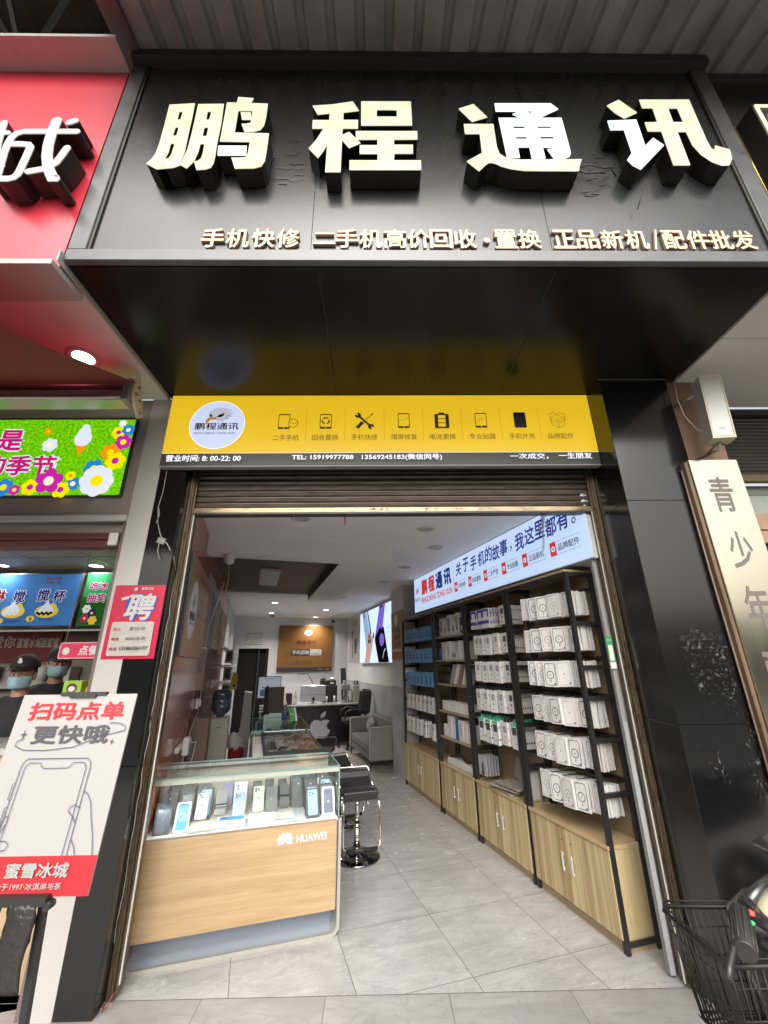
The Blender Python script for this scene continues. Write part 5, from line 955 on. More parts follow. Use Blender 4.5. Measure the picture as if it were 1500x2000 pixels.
for (u0,u1,z0,z1,c,nm,lb) in ((4.52,4.95,1.73,2.30,(.26,.12,.08),'price_poster','brownish narrow price poster right of the emblem poster'),(5.0,5.5,1.74,2.30,(.045,.04,.26),'price_poster','deep blue strip of the wall price chart'),(5.51,5.95,1.74,2.31,(.30,.24,.06),'price_poster','yellow strip of the wall price chart'),(5.96,6.4,1.74,2.32,(.10,.22,.05),'price_poster','green strip of the wall price chart'),(6.45,7.5,1.70,2.30,(.20,.03,.03),'price_poster','dull red notice board with small white papers')):
    q=MB(); q.box(-.4985,-.480,u0,u1,z0,z1,0); a=Art(q,(-.480,u0,z0),UL,Z,NL); W_=u1-u0
    rw=random.Random(int(u0*10))
    if 'red' in lb:
        for i in range(6): x=rw.uniform(.2,W_-.25); y=rw.uniform(.05,.35); a.rect(x,x+.16,y,y+.10,2)
    else:
        a.rect(0.004,.02,.004,z1-z0-.004,2)
        for i in range(14):
            for j in range(2): x=.05+j*W_*.48; y=.04+i*.037; a.rect(x,x+W_*.36*rw.uniform(.5,1),y,y+.012,1)
    solo(q,nm,[mat('chart_%d'%int(u0*100),c,.4),mat('chart_ink',(.04,.035,.03),.5),mat('chart_white',(.45,.42,.42),.5)],lb,'poster',frame='I',at=(-.49,(u0+u1)/2,z0),group='price charts on the left wall')
for i,(u0,u1,z0) in enumerate(((4.5,5.2,2.24),(5.25,5.95,2.215),(6.05,6.85,2.15))):
    q=MB(); q.box(-.4985,-.490,u0,u1,z0,z0+.21,0); a=Art(q,(-.490,u0,z0),UL,Z,NL); rw=random.Random(i)
    for k in range(9): x=rw.uniform(.03,u1-u0-.2); y=.03+.018*k; a.rect(x,x+rw.uniform(.05,.18),y,y+.006,1)
    solo(q,'paper_notice',[mat('notice_paper',(.40,.41,.43),.5,noise=.15,scale=20),mat('faint_ink',(.2,.2,.2),.6)],('white paper notice high on the left wall, nearest the door','white paper notice in the middle above the price charts','white paper notice high on the wall, farthest of the three')[i],'notice',frame='I',at=(-.49,u0,z0),group='paper notices above the charts')
q=MB(); q.box(-.504,-.495,7.95,11.3,1.86,2.66,0); a=Art(q,(-.495,7.95,1.86),UL,Z,NL); rw=random.Random(8)
for i in range(60): x=rw.uniform(.1,3.1); y=rw.uniform(.05,.75); a.poly([(x+rw.uniform(-.08,.08),y+rw.uniform(-.03,.03)) for _ in range(4)],1)
solo(q,'film_poster',[mat('pale_blue_poster',(.44,.47,.50),.45,noise=.2,scale=3),mat('blue_grey_ink',(.16,.20,.26),.5)],'pale blue speckled poster on the rear left wall','poster',frame='I',at=(-.5,9,1.86))
# hanging film packs below it
pk0=None; n_=0
for j,zr in enumerate((1.58,1.30,1.03)):
    q=MB(); q.box(-.5035,-.47,7.95,11.2,zr+.235,zr+.25); solo(q,'hook_rail',m_blkm,('upper','middle','lower')[j]+' black hook rail of film packs on the rear left wall','rail',frame='I',at=(-.5,8,zr))
    for i in range(9):
        u=8.1+i*.34; lb='clear screen film pack number %s from the door, %s rail, rear left wall'%((numn+['nine'])[i],('upper','middle','lower')[j])
        r=Root('film_pack',lb,'package',(-.4,u,zr),'I',group='film packs on the rear left wall'); q=MB(); q.box(-.46,-.33,u-.01,u+.01,zr,zr+.22,0,.004); q.box(-.44,-.35,u-.0115,u-.0105,zr+.03,zr+.19,1); q.build('pack',[mat('film_clear',(.36,.38,.38),.2,noise=.3,scale=20),m_blk],r)
# yellow hanging card
q=MB(); q.prism([(-.045,.0),(.075,.0),(.06,.24),(-.01,.25)],(-.26,7.3,1.19),X,Z,Y_,.006,0); a=Art(q,(-.24,7.3,1.19),X,Z,NB); a.rect(-.03,.03,.03,.09,1); a.rect(-.02,.02,.04,.08,2)
solo(q,'yellow_card',[mat('yellow_card',(.55,.38,.02),.5),m_wht,m_blk],'yellow tapered hanging card by the rear left wall','card',frame='I',at=(-.24,7.3,1.19))
# sockets and cables on the left wall
for (u,z,w,lb,nm) in ((6.3,1.31,.12,'pair of white wall sockets by the water dispenser','wall_socket'),(4.86,1.19,.10,'white wall socket with a cable plugged in, on the red brown panel','wall_socket')):
    q=MB(); q.box(-.498,-.47,u-w,u+w,z-.045,z+.045,0,.006); q.box(-.4698,-.455,u-.02,u+.05,z-.03,z+.03,0,.005); solo(q,nm,m_wht,lb,'socket',frame='I',at=(-.49,u,z))
ps=Root('power_strip','white power strip with an upright adapter on the left wall above the counter','power strip',(-.48,4.0,.95),'I')
q=MB(); q.box(-.498,-.465,3.78,4.28,.93,.972,0,.006); q.build('strip',m_wht,ps); q=MB(); q.box(-.4645,-.42,3.95,4.05,.885,1.01,0,.006); q.box(-.4645,-.43,4.16,4.24,.935,.968,0,.005); q.build('adapter',m_wht,ps)
q=MB(); q.tube([(-.33,4.25,2.3),(-.44,4.5,1.9),(-.47,4.85,1.5),(-.465,4.86,1.24)],.0035,6); q.tube([(-.465,4.86,1.14),(-.47,4.4,1.0),(-.45,4.0,.86),(-.44,3.75,.80),(-.42,3.66,.75)],.0035,6); q.tube([(-.43,4.2,.94),(-.40,4.3,.93),(-.41,4.3,.85),(-.42,4.2,.72)],.0035,6); q.tube([(-.45,4.0,.885),(-.45,3.98,.7)],.0035,6)
solo(q,'white_cable',m_wht,'white cables hanging down the red brown left wall','cable',frame='I',at=(-.45,4.3,.8))
# water dispenser
wdp=Root('water_dispenser','beige water dispenser with a clear blue bottle against the left wall','water dispenser',(-.31,6.0,0),'I')
q=MB(); q.box(-.43,-.205,5.85,6.15,.0,.945,0,.012); q.box(-.40,-.23,5.845,5.85,.62,.80,0,.002); q.box(-.345,-.285,5.842,5.846,.84,.846,1); q.build('cabinet',[mat('beige_plastic',(.48,.45,.40),.4,noise=.05),m_dark],wdp)
q=MB(); q.lathe((-.32,6.0,.945),[(.04,0),(.055,.02),(.10,.06),(.115,.09),(.115,.13),(.109,.14),(.115,.15),(.115,.19),(.109,.20),(.115,.21),(.115,.28),(.09,.31),(0,.315)],26); q.build('bottle',mat('blue_bottle',(.05,.085,.12),.12,alpha=.85,noise=.2),wdp)
q=MB(); q.box(-.47,-.35,4.75,5.05,0,1.065,0,.004); q.box(-.352,-.3495,4.78,5.02,.1,1.0,1); solo(q,'cardboard_carton',[mat('brown_carton',(.20,.13,.10),.7,noise=.15),mat('brown_carton_side',(.24,.16,.12),.7)],'tall brown carton leaning at the left wall beside the dispenser','carton',frame='I',at=(-.41,4.9,0))
bk=Root('bucket','red plastic bucket holding a white bag beside the dispenser','bucket',(-.10,6.5,0),'I')
q=MB(); q.lathe((-.10,6.5,.22),[(.0,0),(.075,0),(.10,.30),(.107,.31),(.10,.315),(.095,.29),(.07,.02),(0,.02)],26); q.build('pail',mat('red_plastic',(.45,.015,.015),.35),bk)
q=MB(); rw=random.Random(1)
V=[];n1=14
for j in range(7):
    for i in range(n1):
        t=6.283*i/n1; r_=(.088,.11,.10,.10,.075,.05,.01)[j]*(1+.16*math.sin(i*3.3+j*2)); V.append((-.10+r_*math.cos(t)-.01*j,6.5+r_*math.sin(t),.50+.033*j+.01*math.sin(i*2.2)))
q.add(V,[(j*n1+i,j*n1+(i+1)%n1,(j+1)*n1+(i+1)%n1,(j+1)*n1+i) for j in range(6) for i in range(n1)],0,True); q.build('bag_liner',mat('white_bag',(.5,.5,.46),.5),bk)
q=MB(); q.box(-.20,0,6.4,6.6,0,.22,0); solo(q,'low_stand',m_blk,'low black stand under the red bucket','stand',frame='I',at=(-.1,6.5,0))
tw=Root('tower_appliance','tall slim pale tower appliance with a sloped foot in front of the doorway','appliance',(-.02,7.2,0),'I')
q=MB(); q.prism([(-.22,0),(.06,0),(.06,.55),(.045,1.15),(-.07,1.17),(-.085,.70),(-.10,.60),(-.22,.50)],(-.0,7.12,0),X,Z,Y_,.16,0); q.build('case',mat('pale_lilac_plastic',(.42,.42,.48),.35,noise=.05),tw,bevel=.008)
q=MB(); a=Art(q,(-.01,7.12,.86),X,Z,NB); a.poly([(-.02,.0),(.02,.012),(.0,-.018)],0); q.build('emblem',m_wht,tw)
# ================================================================ display counter at the door
dc=Root('display_counter','wood front glass display counter with white brand logo at the door','display counter',(.06,3.42,0),'I')
m_edge=mat('counter_edge_grey',(.40,.39,.34),.32,metal=.25,noise=.08,scale=8)
q=MB(); q.box(-.50,.627,3.175,3.193,.125,.598,0,.002); q.build('wood_panel',wood_mat('light_oak',(.50,.36,.205),(.33,.215,.11),axis=0,scale=22,rough=.35),dc)
q=MB(); 
prof=rrect(-.53,.655,.0,.90,.055,6); inner=rrect(-.512,.637,.018,.885,.045,6); n=len(prof)
V=[(a_,3.165,b_) for a_,b_ in prof]+[(a_,3.165,b_) for a_,b_ in inner]+[(a_,3.655,b_) for a_,b_ in prof]+[(a_,3.655,b_) for a_,b_ in inner]
keep=[i for i in range(n) if not (prof[i][1]>.58 and prof[(i+1)%n][1]>.58)]
for b0,b1 in ((0,n),):
    F=[]
    for i in keep:
        j=(i+1)%n
        def zc(k,lim=.60): return
        F+=[(i,j,n+j,n+i),(2*n+i,2*n+j,3*n+j,3*n+i),(i,j,2*n+j,2*n+i),(n+i,n+j,3*n+j,3*n+i)]
V=[(a_,b_,min(c_,.600)) for a_,b_,c_ in V]; q.add(V,F,0); q.build('side_frame',m_edge,dc)
q=MB(); pts=[(3.195,.128),(3.30,.118),(3.335,.09),(3.33,.05),(3.27,.024),(3.185,.018)]
V=[(-.511,a_,b_) for a_,b_ in pts]+[(.636,a_,b_) for a_,b_ in pts]; n=len(pts); q.add(V,[(i,i+1,n+i+1,n+i) for i in range(n-1)],0,True); q.build('toe_cove',mat('blue_grey_cove',(.30,.33,.38),.3,nrough=.05),dc)
q=MB(); q.box(-.51,.635,3.20,3.64,.13,.585,0); q.box(-.505,.632,3.175,3.645,.586,.600,1); q.build('cabinet_body',[m_wht,mat('white_deck',(.62,.62,.60),.35)],dc)
gl=glass('case_glass',(.96,.985,.98),.03,.02,1.06)
q=MB(); q.box(-.508,.634,3.177,3.181,.602,.893); q.box(.634,.638,3.18,3.645,.602,.893); q.box(-.512,.638,3.176,3.647,.8935,.8985); q.build('glass',gl,dc)
q=MB(); q.box(-.508,.06,3.638,3.642,.602,.892); q.box(.06,.634,3.643,3.647,.602,.892); q.build('sliding_door',mat('cream_sliding_board',(.47,.44,.37),.45,noise=.15,scale=7,stretch=(1,1,3)),dc)
q=MB(); q.box(-.507,.633,3.1815,3.1835,.862,.889); q.build('cream_top_trim',mat('cream_trim',(.50,.48,.41),.4),dc)
m_gedge=mat('green_glass_edge',(.20,.33,.30),.15)
q=MB()
for a_,b_ in (((-.51,3.1765,.896),(.638,3.1765,.896)),((.638,3.1765,.896),(.638,3.646,.896)),((-.51,3.646,.896),(.638,3.646,.896)),((.637,3.178,.602),(.637,3.178,.893)),((.637,3.646,.602),(.637,3.646,.893))): q.bar(a_,b_,.006)
q.build('glass_edge',m_gedge,dc)
q=MB(); q.box(-.505,.632,3.60,3.64,.868,.892,0,.003); q.box(-.505,.632,3.182,3.192,.872,.892,0); q.build('steel_rail',m_alu,dc)
q=MB()
for i in range(60): q.box(-.49+i*.0188,-.487+i*.0188,3.1925,3.1950,.8685,.8712)
q.build('led_strip',lit('led_white','#f4fbff',60),dc)
l=bpy.data.lights.new('led_strip_light','AREA'); l.shape='RECTANGLE'; l.size=1.08; l.size_y=.012; l.energy=2.0; l.color=(.95,.98,1); o=bpy.data.objects.new('led_strip_light',l); col.objects.link(o); o.parent=dc.o; o.location=(0,3.205-3.42,.862); o.rotation_euler=(R(-38),0,0)
# logo on the wood panel: eight-petal flower and the word
q=MB(); a=Art(q,(.30,3.175,.512),X,Z,NB)
for s_ in (-1,1):
    for (th,l,w) in ((9,.060,.0098),(33,.058,.0102),(58,.053,.0098),(83,.043,.0075)):
        t=R(90-s_*th); d=Vector((math.cos(t),math.sin(t))); nn=Vector((-d.y,d.x)); o_=Vector((s_*.003,-.018)); a.poly([tuple(o_+d*l*p+nn*w*r_) for p,r_ in ((.08,0),(.45,-.55),(.75,-.95),(.93,-.75),(1.0,0),(.93,.75),(.75,.95),(.45,.55))],0)
q.build('flower_logo',mat('logo_white',(.70,.70,.72),.4),dc); q=MB(); a=Art(q,(.30,3.175,.512),X,Z,NB); a.text('HUAWEI',.165,.0,.040,0,w=.190,bold=.015)
q.build('logo_word',mat('logo_white',(.70,.70,.72),.4),dc)
# merchandise in the counter
m_boxk=mat('black_phone_box',(.03,.03,.033),.4); m_boxw=mat('white_phone_box',(.62,.62,.60),.4); m_silv=mat('camera_ring',(.03,.03,.035),.1)
def logo_apple(a,x,y,s,mi):
    P=[(0,.30),(-.12,.36),(-.30,.36),(-.44,.20),(-.47,-.05),(-.38,-.34),(-.22,-.55),(-.08,-.56),(0,-.52),(.10,-.56),(.24,-.54),(.38,-.34),(.44,-.18),(.32,-.08),(.28,.06),(.34,.20),(.42,.27),(.30,.36),(.14,.37)]
    a.poly([(x+s*p,y+s*r_) for p,r_ in P],mi); a.poly([(x+s*p,y+s*r_) for p,r_ in ((.0,.42),(.02,.56),(.12,.68),(.22,.72),(.21,.58),(.12,.46))],mi)
def item(name,label,cat,v,u,z,w,h,t,lean,yaw,mats_,draw=None,group='phones and boxes in the display counter',face=1,bmi=0,rad=.006,parts=None):
    """upright slab leaning back; face art drawn in slab coordinates"""
    r=Root(name,label,cat,(v,u,z),'I',group=group,rz=yaw); c,s_=math.cos(lean),math.sin(lean)
    O=Vector((v,u,z)); V_=Vector((0,s_,c)); N_=Vector((0,-c,s_)); q=MB()
    q.prism(rrect(-w/2,w/2,0,h,rad,3),O,X,V_,-N_,t,bmi)
    if draw: a=Art(q,O,X,V_,N_,z0=.0003); draw(a,w,h)
    q.build(parts or 'case',mats_,r); return r
mm=lambda n_,c,r=.3,**k: mat(n_,c,r,**k)
def d_box(face_c,phone_c,cams=3):
    def f(a,w,h):
        a.rr(w*.12,w*.88 if False else w*.38,0,0,0,0) if False else None
        a.rr(-w*.36,w*.36,h*.08,h*.93,w*.10,1)
        if cams:
            for k,(p,r_) in enumerate(((-.2,.84),(-.2,.75),(.0,.80))[:cams]): a.circ(p*w,r_*h,w*.075,2,n=12)
        logo_apple(a,0,h*.47,w*.13,3)
    return f
def d_phone(cams):
    def f(a,w,h):
        for k,(p,r_) in enumerate(((-.27,.91),(-.27,.81),(-.03,.86))[:cams] if cams!=2 else ((-.28,.91),(-.08,.83))): a.circ(p*w,r_*h,w*.105,1,n=12); a.circ(p*w,r_*h,w*.05,2,n=10)
        logo_apple(a,0,h*.52,w*.16,3)
    return f
def d_wall(a,w,h):
    a.rr(-w*.36,w*.36,h*.07,h*.93,w*.10,1); a.circ(0,h*.5,w*.33,2); a.circ(-.005,h*.5,w*.24,3); a.circ(-.01,h*.5,w*.14,1); a.rr(-w*.14,w*.14,h*.895,h*.935,w*.04,4)
ink3=[m_silv,mm('lens_glass',(.10,.10,.12),.05),mm('apple_grey',(.16,.16,.18),.3)]
item('phone_box','big navy phone box, front left corner of the display counter','phone box',-.43,3.215,.605,.090,.172,.05,R(38),.12,[m_boxk,mm('navy_print',(.07,.085,.14),.25),m_silv,mm('logo_dim',(.14,.15,.2),.3)],d_box(0,0))
item('phone_box','white phone box with swirling blue screen picture at front left','phone box',-.325,3.215,.605,.083,.165,.045,R(38),.02,[m_boxw,mm('blue_print',(.03,.25,.62),.3),mm('blue_print2',(.10,.42,.78),.3),mm('blue_print3',(.25,.60,.88),.3),m_blk],d_wall)
item('phone_box','black phone box with sky blue picture behind the pink phone','phone box',-.215,3.43,.605,.088,.172,.04,R(22),-.02,[m_boxk,mm('sky_print',(.22,.52,.78),.3),m_silv,mm('logo_pale',(.3,.55,.75),.3)],d_box(0,0))
item('phone','pink phone standing on the tray in front of a black box','phone',-.228,3.345,.625,.072,.147,.008,R(30),-.02,[mm('pink_phone',(.60,.42,.46),.2)]+ink3,d_phone(2),rad=.011)
item('phone','black phone facing front beside the pink one','phone',-.115,3.40,.622,.071,.145,.008,R(28),-.04,[mm('black_glass',(.012,.012,.014),.06)],None,rad=.011)
item('phone','purple phone lying behind the black one','phone',-.085,3.56,.622,.072,.147,.008,R(22),.0,[mm('purple_phone',(.11,.09,.26),.25)]+ink3,d_phone(2),rad=.011)
item('phone_box','tall white phone box behind the light blue phone','phone box',.005,3.50,.605,.088,.172,.03,R(18),0,[m_boxw,mm('pale_print',(.56,.56,.63),.3),mm('lens_blue',(.12,.16,.28),.1),mm('pale_print2',(.48,.48,.56),.3)],d_box(0,0,2))
item('phone','light blue three camera phone at the middle of the counter','phone',.003,3.32,.612,.074,.150,.008,R(30),0,[mm('sierra_phone',(.22,.33,.55),.2)]+ink3,d_phone(3),rad=.011)
item('phone','silver green three camera phone','phone',.128,3.40,.620,.072,.147,.008,R(26),.02,[mm('silver_phone',(.44,.48,.42),.2)]+ink3,d_phone(3),rad=.011)
item('phone','graphite three camera phone','phone',.212,3.345,.618,.075,.152,.008,R(28),.03,[mm('graphite_phone',(.06,.058,.055),.25)]+ink3,d_phone(3),rad=.011)
item('phone','black phone facing front, right of the graphite one','phone',.305,3.41,.625,.066,.138,.008,R(26),.08,[mm('black_glass',(.012,.012,.014),.06)],None,rad=.011)
for k,(v,u,lb) in enumerate(((.12,3.575,'dark phone in the back row, left of three'),(.205,3.60,'dark phone in the back row, middle of three'),(.295,3.57,'dark phone in the back row, right of three'))): item('phone',lb,'phone',v,u,.63,.062,.128,.008,R(15),.05,[mm('dark_phone',(.02,.02,.022),.15)]+ink3,d_phone(2),rad=.010)
def flatbox(label,v,u,yaw,topc,txt):
    r=Root('phone_box',label,'phone box',(v,u,.605),'I',group='phones and boxes in the display counter',rz=yaw); q=MB(); O=Vector((v,u,.605))
    q.box(v-.083,v+.083,u,u+.085,.605,.640,0,.002); a=Art(q,Vector((v,u,.640)),X,Y_,Z); a.rr(-.074,.074,.010,.075,.012,1); a.circ(-.05,.06,.007,2,n=10); a.circ(-.035,.05,.007,2,n=10); a=Art(q,Vector((v,u,.6225)),X,Z,NB); a.text(txt,0,0,.011,3); q.build('case',[m_boxw,topc,m_silv,mm('apple_grey',(.16,.16,.18),.3)],r)
flatbox('white phone box lying flat with a bright blue top','v' and -.035,3.205,-.03,mm('bright_blue_print',(.03,.20,.60),.3),'iPhone'); flatbox('white phone box lying flat with a pale picture on top',.150,3.205,-.03,mm('pale_print',(.56,.56,.63),.3),'iPhone')
# stacks of boxes standing in rows at both ends
rw=random.Random(17); blue=mm('sky_print',(.22,.52,.78),.3); navy=mm('navy_print',(.07,.085,.14),.25)
def stack(v,u0,n,du,dark,where,faces):
    for k in range(n):
        d=faces[k%len(faces)]; nm='black' if d!='w' else 'white'
        last='front' if k==0 else 'behind the front one'
        item('phone_box',('%s phone box, %s, in the row %s'%(nm,(backn+['ninth back'])[k],where)),'phone box',v+rw.uniform(-.006,.006),u0+k*du,.605+.005*k,.086,.160+rw.uniform(-.008,.010),.026,R(27-2.5*min(k,5)),rw.uniform(-.05,.05),[m_boxw if d=='w' else m_boxk,{'b':blue,'w':navy,'n':navy,'k':m_boxk}[d],m_silv,mm('apple_white',(.55,.55,.56),.3)],d_box(0,0) if d in 'bwn' else (lambda a,w,h: logo_apple(a,0,h*.85,w*.14,3)))
stack(.475,3.215,9,.045,True,'at the right end of the counter',['b','b','k','k','b','k','k','k','k'])
stack(.575,3.225,8,.048,False,'against the right glass',['w','n','w','b','w','k','w','b'])
stack(-.43,3.40,4,.05,True,'at the left end of the counter',['k','n','k','k']); stack(-.335,3.40,4,.055,True,'left of the pink phone',['n','k','k','k']); stack(.395,3.46,4,.045,True,'behind the right-hand black phone',['k','b','k','k']); stack(-.24,3.52,2,.05,True,'behind the sky blue picture box',['k','k'])
for k,(v,u,w,d_) in enumerate(((-.20,3.27,.17,.16),(-.08,3.40,.18,.14),(.08,3.36,.17,.13),(.25,3.33,.22,.17),(-.06,3.52,.20,.10),(.2,3.52,.26,.12))):
    q=MB(); q.box(v-w/2,v+w/2,u-d_/2,u+d_/2,.6035+.0006*k,.617+.0006*k,0,.003); solo(q,'display_tray',mat('cream_tray',(.55,.53,.44),.4,noise=.08,scale=20),('cream display tray under the pink phone','cream display tray under the black phone','cream display tray under the silver phone','cream display tray at the front right of the counter','cream display tray at the back left of the counter','cream display tray under the dark back row')[k],'tray',frame='I',at=(v,u,.604),group='trays in the display counter')
q=MB(); rw=random.Random(31)
from mathutils import noise as mnoise
nx,ny=60,20; V=[]
for j in range(ny+1):
    for i in range(nx+1):
        x=-.27+.68*i/nx; y=3.185+.20*j/ny; V.append((x,y,.6015+.0035*abs(mnoise.noise(Vector((x*60,y*60,0))))+.003*abs(mnoise.noise(Vector((x*20,y*25,4))))))
q.add(V,[(j*(nx+1)+i,j*(nx+1)+i+1,(j+1)*(nx+1)+i+1,(j+1)*(nx+1)+i) for j in range(ny) for i in range(nx)],0,True); solo(q,'plastic_sheet',mat('crinkled_clear_plastic',(.55,.58,.66),.08,spec=.8),'crinkled clear plastic sheet over the counter deck','plastic sheet',frame='I',at=(0,3.25,.6))
# ================================================================ second counter, black case, glass counters behind
c2=Root('inner_counter','low white counter with lit side behind the front display','counter',(.35,4.3,0),'I')
q=MB(); q.box(.07,.63,3.76,4.86,0,.865,0,.004); q.build('body',m_wht,c2); q=MB(); q.box(.072,.13,3.757,3.7595,.2,.85); q.build('light_strip',lit('led_panel','#e8f2ff',.8),c2)
bc=Root('black_frame_case','flat black framed glass case full of used phones on the white counter','display case',(.37,4.3,.865),'I')
q=MB(); 
for a_ in ((.15,.172,3.765,4.84),(.60,.622,3.765,4.84)): q.box(*a_,.868,.905,0,.002)
q.box(.172,.60,3.765,3.787,.868,.905,0,.002); q.box(.172,.60,4.818,4.84,.868,.905,0,.002); q.box(.172,.60,3.787,4.818,.8665,.872,1); q.build('frame',[m_blkm,mat('tray_grey',(.34,.34,.35),.6)],bc)
q=MB(); q.box(.17,.602,3.787,4.818,.902,.9045); q.build('glass',glass('case_glass2',(.94,.96,.96),.035,.05,1.03),bc)
q=MB()
for i in range(24): q.lathe((.19+i*.017,4.825,.9065),[(.0055,0),(.0055,.003),(0,.005)],8)
q.build('bead_strip',lit('bead','#f0f4ff',1.5),bc)
rw=random.Random(44); k_=0
for i in range(5):
    for j in range(7):
        v=.21+i*.085; u=3.84+j*.135; c_=rw.choice([(.03,.03,.03),(.10,.09,.08),(.16,.15,.14),(.25,.24,.23),(.06,.05,.045)])
        if rw.random()<.12: continue
        r=Root('used_phone','used phone %s from the door in slanted row %s of the black framed case'%(numn[j],numn[i]),'phone',(v,u,.874),'I',group='used phones in the black framed case',rz=R(-28+rw.uniform(-6,6))); q=MB(); O=Vector((v,u,.874)); q.prism(rrect(-.034,.034,-.065,.065,.009,3),O,X,Vector((0,.97,.22)),Z,.008,0); q.build('case',mat('used_%d'%int(sum(c_)*100),c_,.25),r)
gc=Root('glass_counter','greenish glass counter running back along the aisle','display counter',(.38,6,0),'I')
q=MB(); q.box(.075,.66,4.88,7.3,0,.60,0,.004); q.build('body',m_wht,gc); q=MB(); q.box(.075,.66,4.88,4.885,.602,.895); q.box(.655,.66,4.885,7.3,.602,.895); q.box(.075,.08,4.885,7.3,.602,.895); q.box(.07,.665,4.878,7.3,.8955,.9005); q.build('glass',glass('green_glass',(.78,.88,.85),.04,.05,1.03),gc)
q=MB(); 
for a_,b_ in (((.07,4.879,.898),(.665,4.879,.898)),((.665,4.879,.898),(.665,7.3,.898)),((.07,4.879,.898),(.07,7.3,.898)),((.659,6.1,.60),(.659,6.1,.895)),((.08,6.1,.898),(.66,6.1,.898))): q.bar(a_,b_,.007)
q.build('glass_edge',m_gedge,gc); q=MB(); q.box(.10,.64,4.95,7.2,.74,.745); q.build('shelf',glass('green_glass',(.72,.84,.80),.12),gc)
rw=random.Random(6)
for i in range(10):
    v=rw.uniform(.14,.58); u=5.0+i*.2; c_=rw.choice([(.3,.3,.3),(.5,.5,.48),(.05,.05,.05),(.2,.25,.3)]); q=MB(); q.box(v-.04,v+.04,u,u+.06,.603,.603+rw.uniform(.05,.12),0,.003); solo(q,'accessory_box',mat('acc_%d'%int(sum(c_)*10),c_,.5),'small accessory box number %s from the door inside the green glass counter'%((numn+['nine','ten'])[i]),'box',frame='I',at=(v,u,.603),group='boxes inside the green glass counter')
# things standing on the counters
sp=Root('spray_can','slim dark blue and white spray can on the glass counter','spray can',(.445,5.75,.901),'I'); q=MB(); q.lathe((.445,5.75,.901),[(0,0),(.026,0),(.027,.005),(.027,.15),(.02,.17),(.010,.175)],18,0); q.lathe((.445,5.75,.901),[(.0272,.01),(.0276,.05)],18,1); q.build('can',[mat('dark_blue_tin',(.08,.09,.13),.3),mat('blue_label',(.03,.04,.2),.3)],sp); q=MB(); q.lathe((.445,5.75,1.076),[(.018,0),(.018,.02),(.008,.03),(.007,.055),(0,.057)],12); q.build('nozzle',m_wht,sp)
gb=Root('green_box','upright green and white box leaning on the glass counter','box',(.52,5.65,.901),'I'); q=MB(); q.box(.49,.545,5.6,5.66,.901,1.045,0,.002,rot=Matrix.Rotation(-.2,3,'Y')); q.box(.552,.575,5.6,5.66,.901,1.05,1,.002,rot=Matrix.Rotation(-.2,3,'Y')); a=Art(q,(.525,5.597,.98),X,Z,NB); a.text('POWER',0,0,.012,1); q.build('carton',[mat('green_carton',(.06,.28,.08),.5),m_wht],gb)
wb=Root('wooden_cabinet','dark wooden cabinet standing on the glass counter','cabinet',(.345,6.7,.901),'I'); q=MB(); q.box(.215,.485,6.6,6.8,.901,1.24,0,.006); q.box(.265,.44,6.593,6.599,.95,1.19,0,.004); q.build('case',wood_mat('dark_wood',(.018,.012,.009),(.04,.028,.02),axis=2,scale=10),wb); q=MB(); q.bar((.225,6.55,.902),(.245,6.58,1.04),.02,.008); q.build('paper_slip',mat('cream_paper',(.45,.40,.33),.6),wb)
mo=Root('monitor','computer screen showing a white page at the left counter end','monitor',(.30,7.28,.9),'I'); q=MB(); q.box(.12,.475,7.26,7.29,1.05,1.37,0,.004); q.cyl((.3,7.29,.905),.02,.16,12,0); q.lathe((.3,7.29,.9),[(0,0),(.09,0),(.09,.01),(0,.012)],20); q.build('case',m_blk,mo); q=MB(); q.box(.13,.465,7.2575,7.2595,1.06,1.36,0); a=Art(q,(.13,7.2575,1.06),X,Z,NB); a.rect(.08,.25,.27,.277,1); a.rect(.03,.10,.02,.12,2); a.rect(.12,.28,.05,.055,1); q.build('screen_picture',[lit('page_white','#b9c0cc',.5),lit('page_grey','#666a76',.5),lit('page_blue','#56658c',.5)],mo)
q=MB(); q.box(.17,.27,6.95,7.15,.901,.97); 
for i in range(3): q.box(.16+.0*i,.26,6.75,6.9,.905+.03*i,.925+.03*i,1)
solo(q,'card_printer',[m_blk,m_alu],'small dark printer below the left monitor','printer',frame='I',at=(.2,7,.9))
pc=Root('cartoon_frame','small black bottle shaped stand in front of the left monitor','stand',(.24,6.5,.901),'I'); q=MB(); q.lathe((.24,6.5,.901),[(0,0),(.05,0),(.05,.02),(.015,.04),(.015,.30),(.03,.32),(.012,.36),(0,.37)],14); q.bar((.16,6.5,1.25),(.24,6.5,1.22),.01); q.build('stand_body',m_blk,pc)
# ================================================================ black desk with the apple emblem
dk=Root('reception_desk','black desk front with a big white apple emblem at the back','desk',(1.4,9.5,0),'I')
q=MB(); q.box(.70,2.30,9.30,9.34,0,.735,0,.003); q.box(.70,.74,9.34,9.95,0,.735,0); q.build('front_panel',mat('black_desk',(.012,.012,.013),.22,nrough=.05),dk)
q=MB(); q.box(.68,2.33,9.27,9.98,.736,.762,0,.003); q.build('desktop',mat('desk_top_grey',(.30,.31,.31),.2),dk)
q=MB(); a=Art(q,(1.445,9.30,.34),X,Z,NB); n0=len(q.v)
P=[(0,.30),(-.12,.36),(-.30,.36),(-.44,.20),(-.47,-.05),(-.38,-.34),(-.22,-.55),(-.08,-.56),(0,-.52),(.10,-.56),(.24,-.54),(.38,-.34),(.46,-.18),(.36,-.12),(.29,.0),(.29,.12),(.34,.22),(.43,.28),(.30,.36),(.14,.37)]
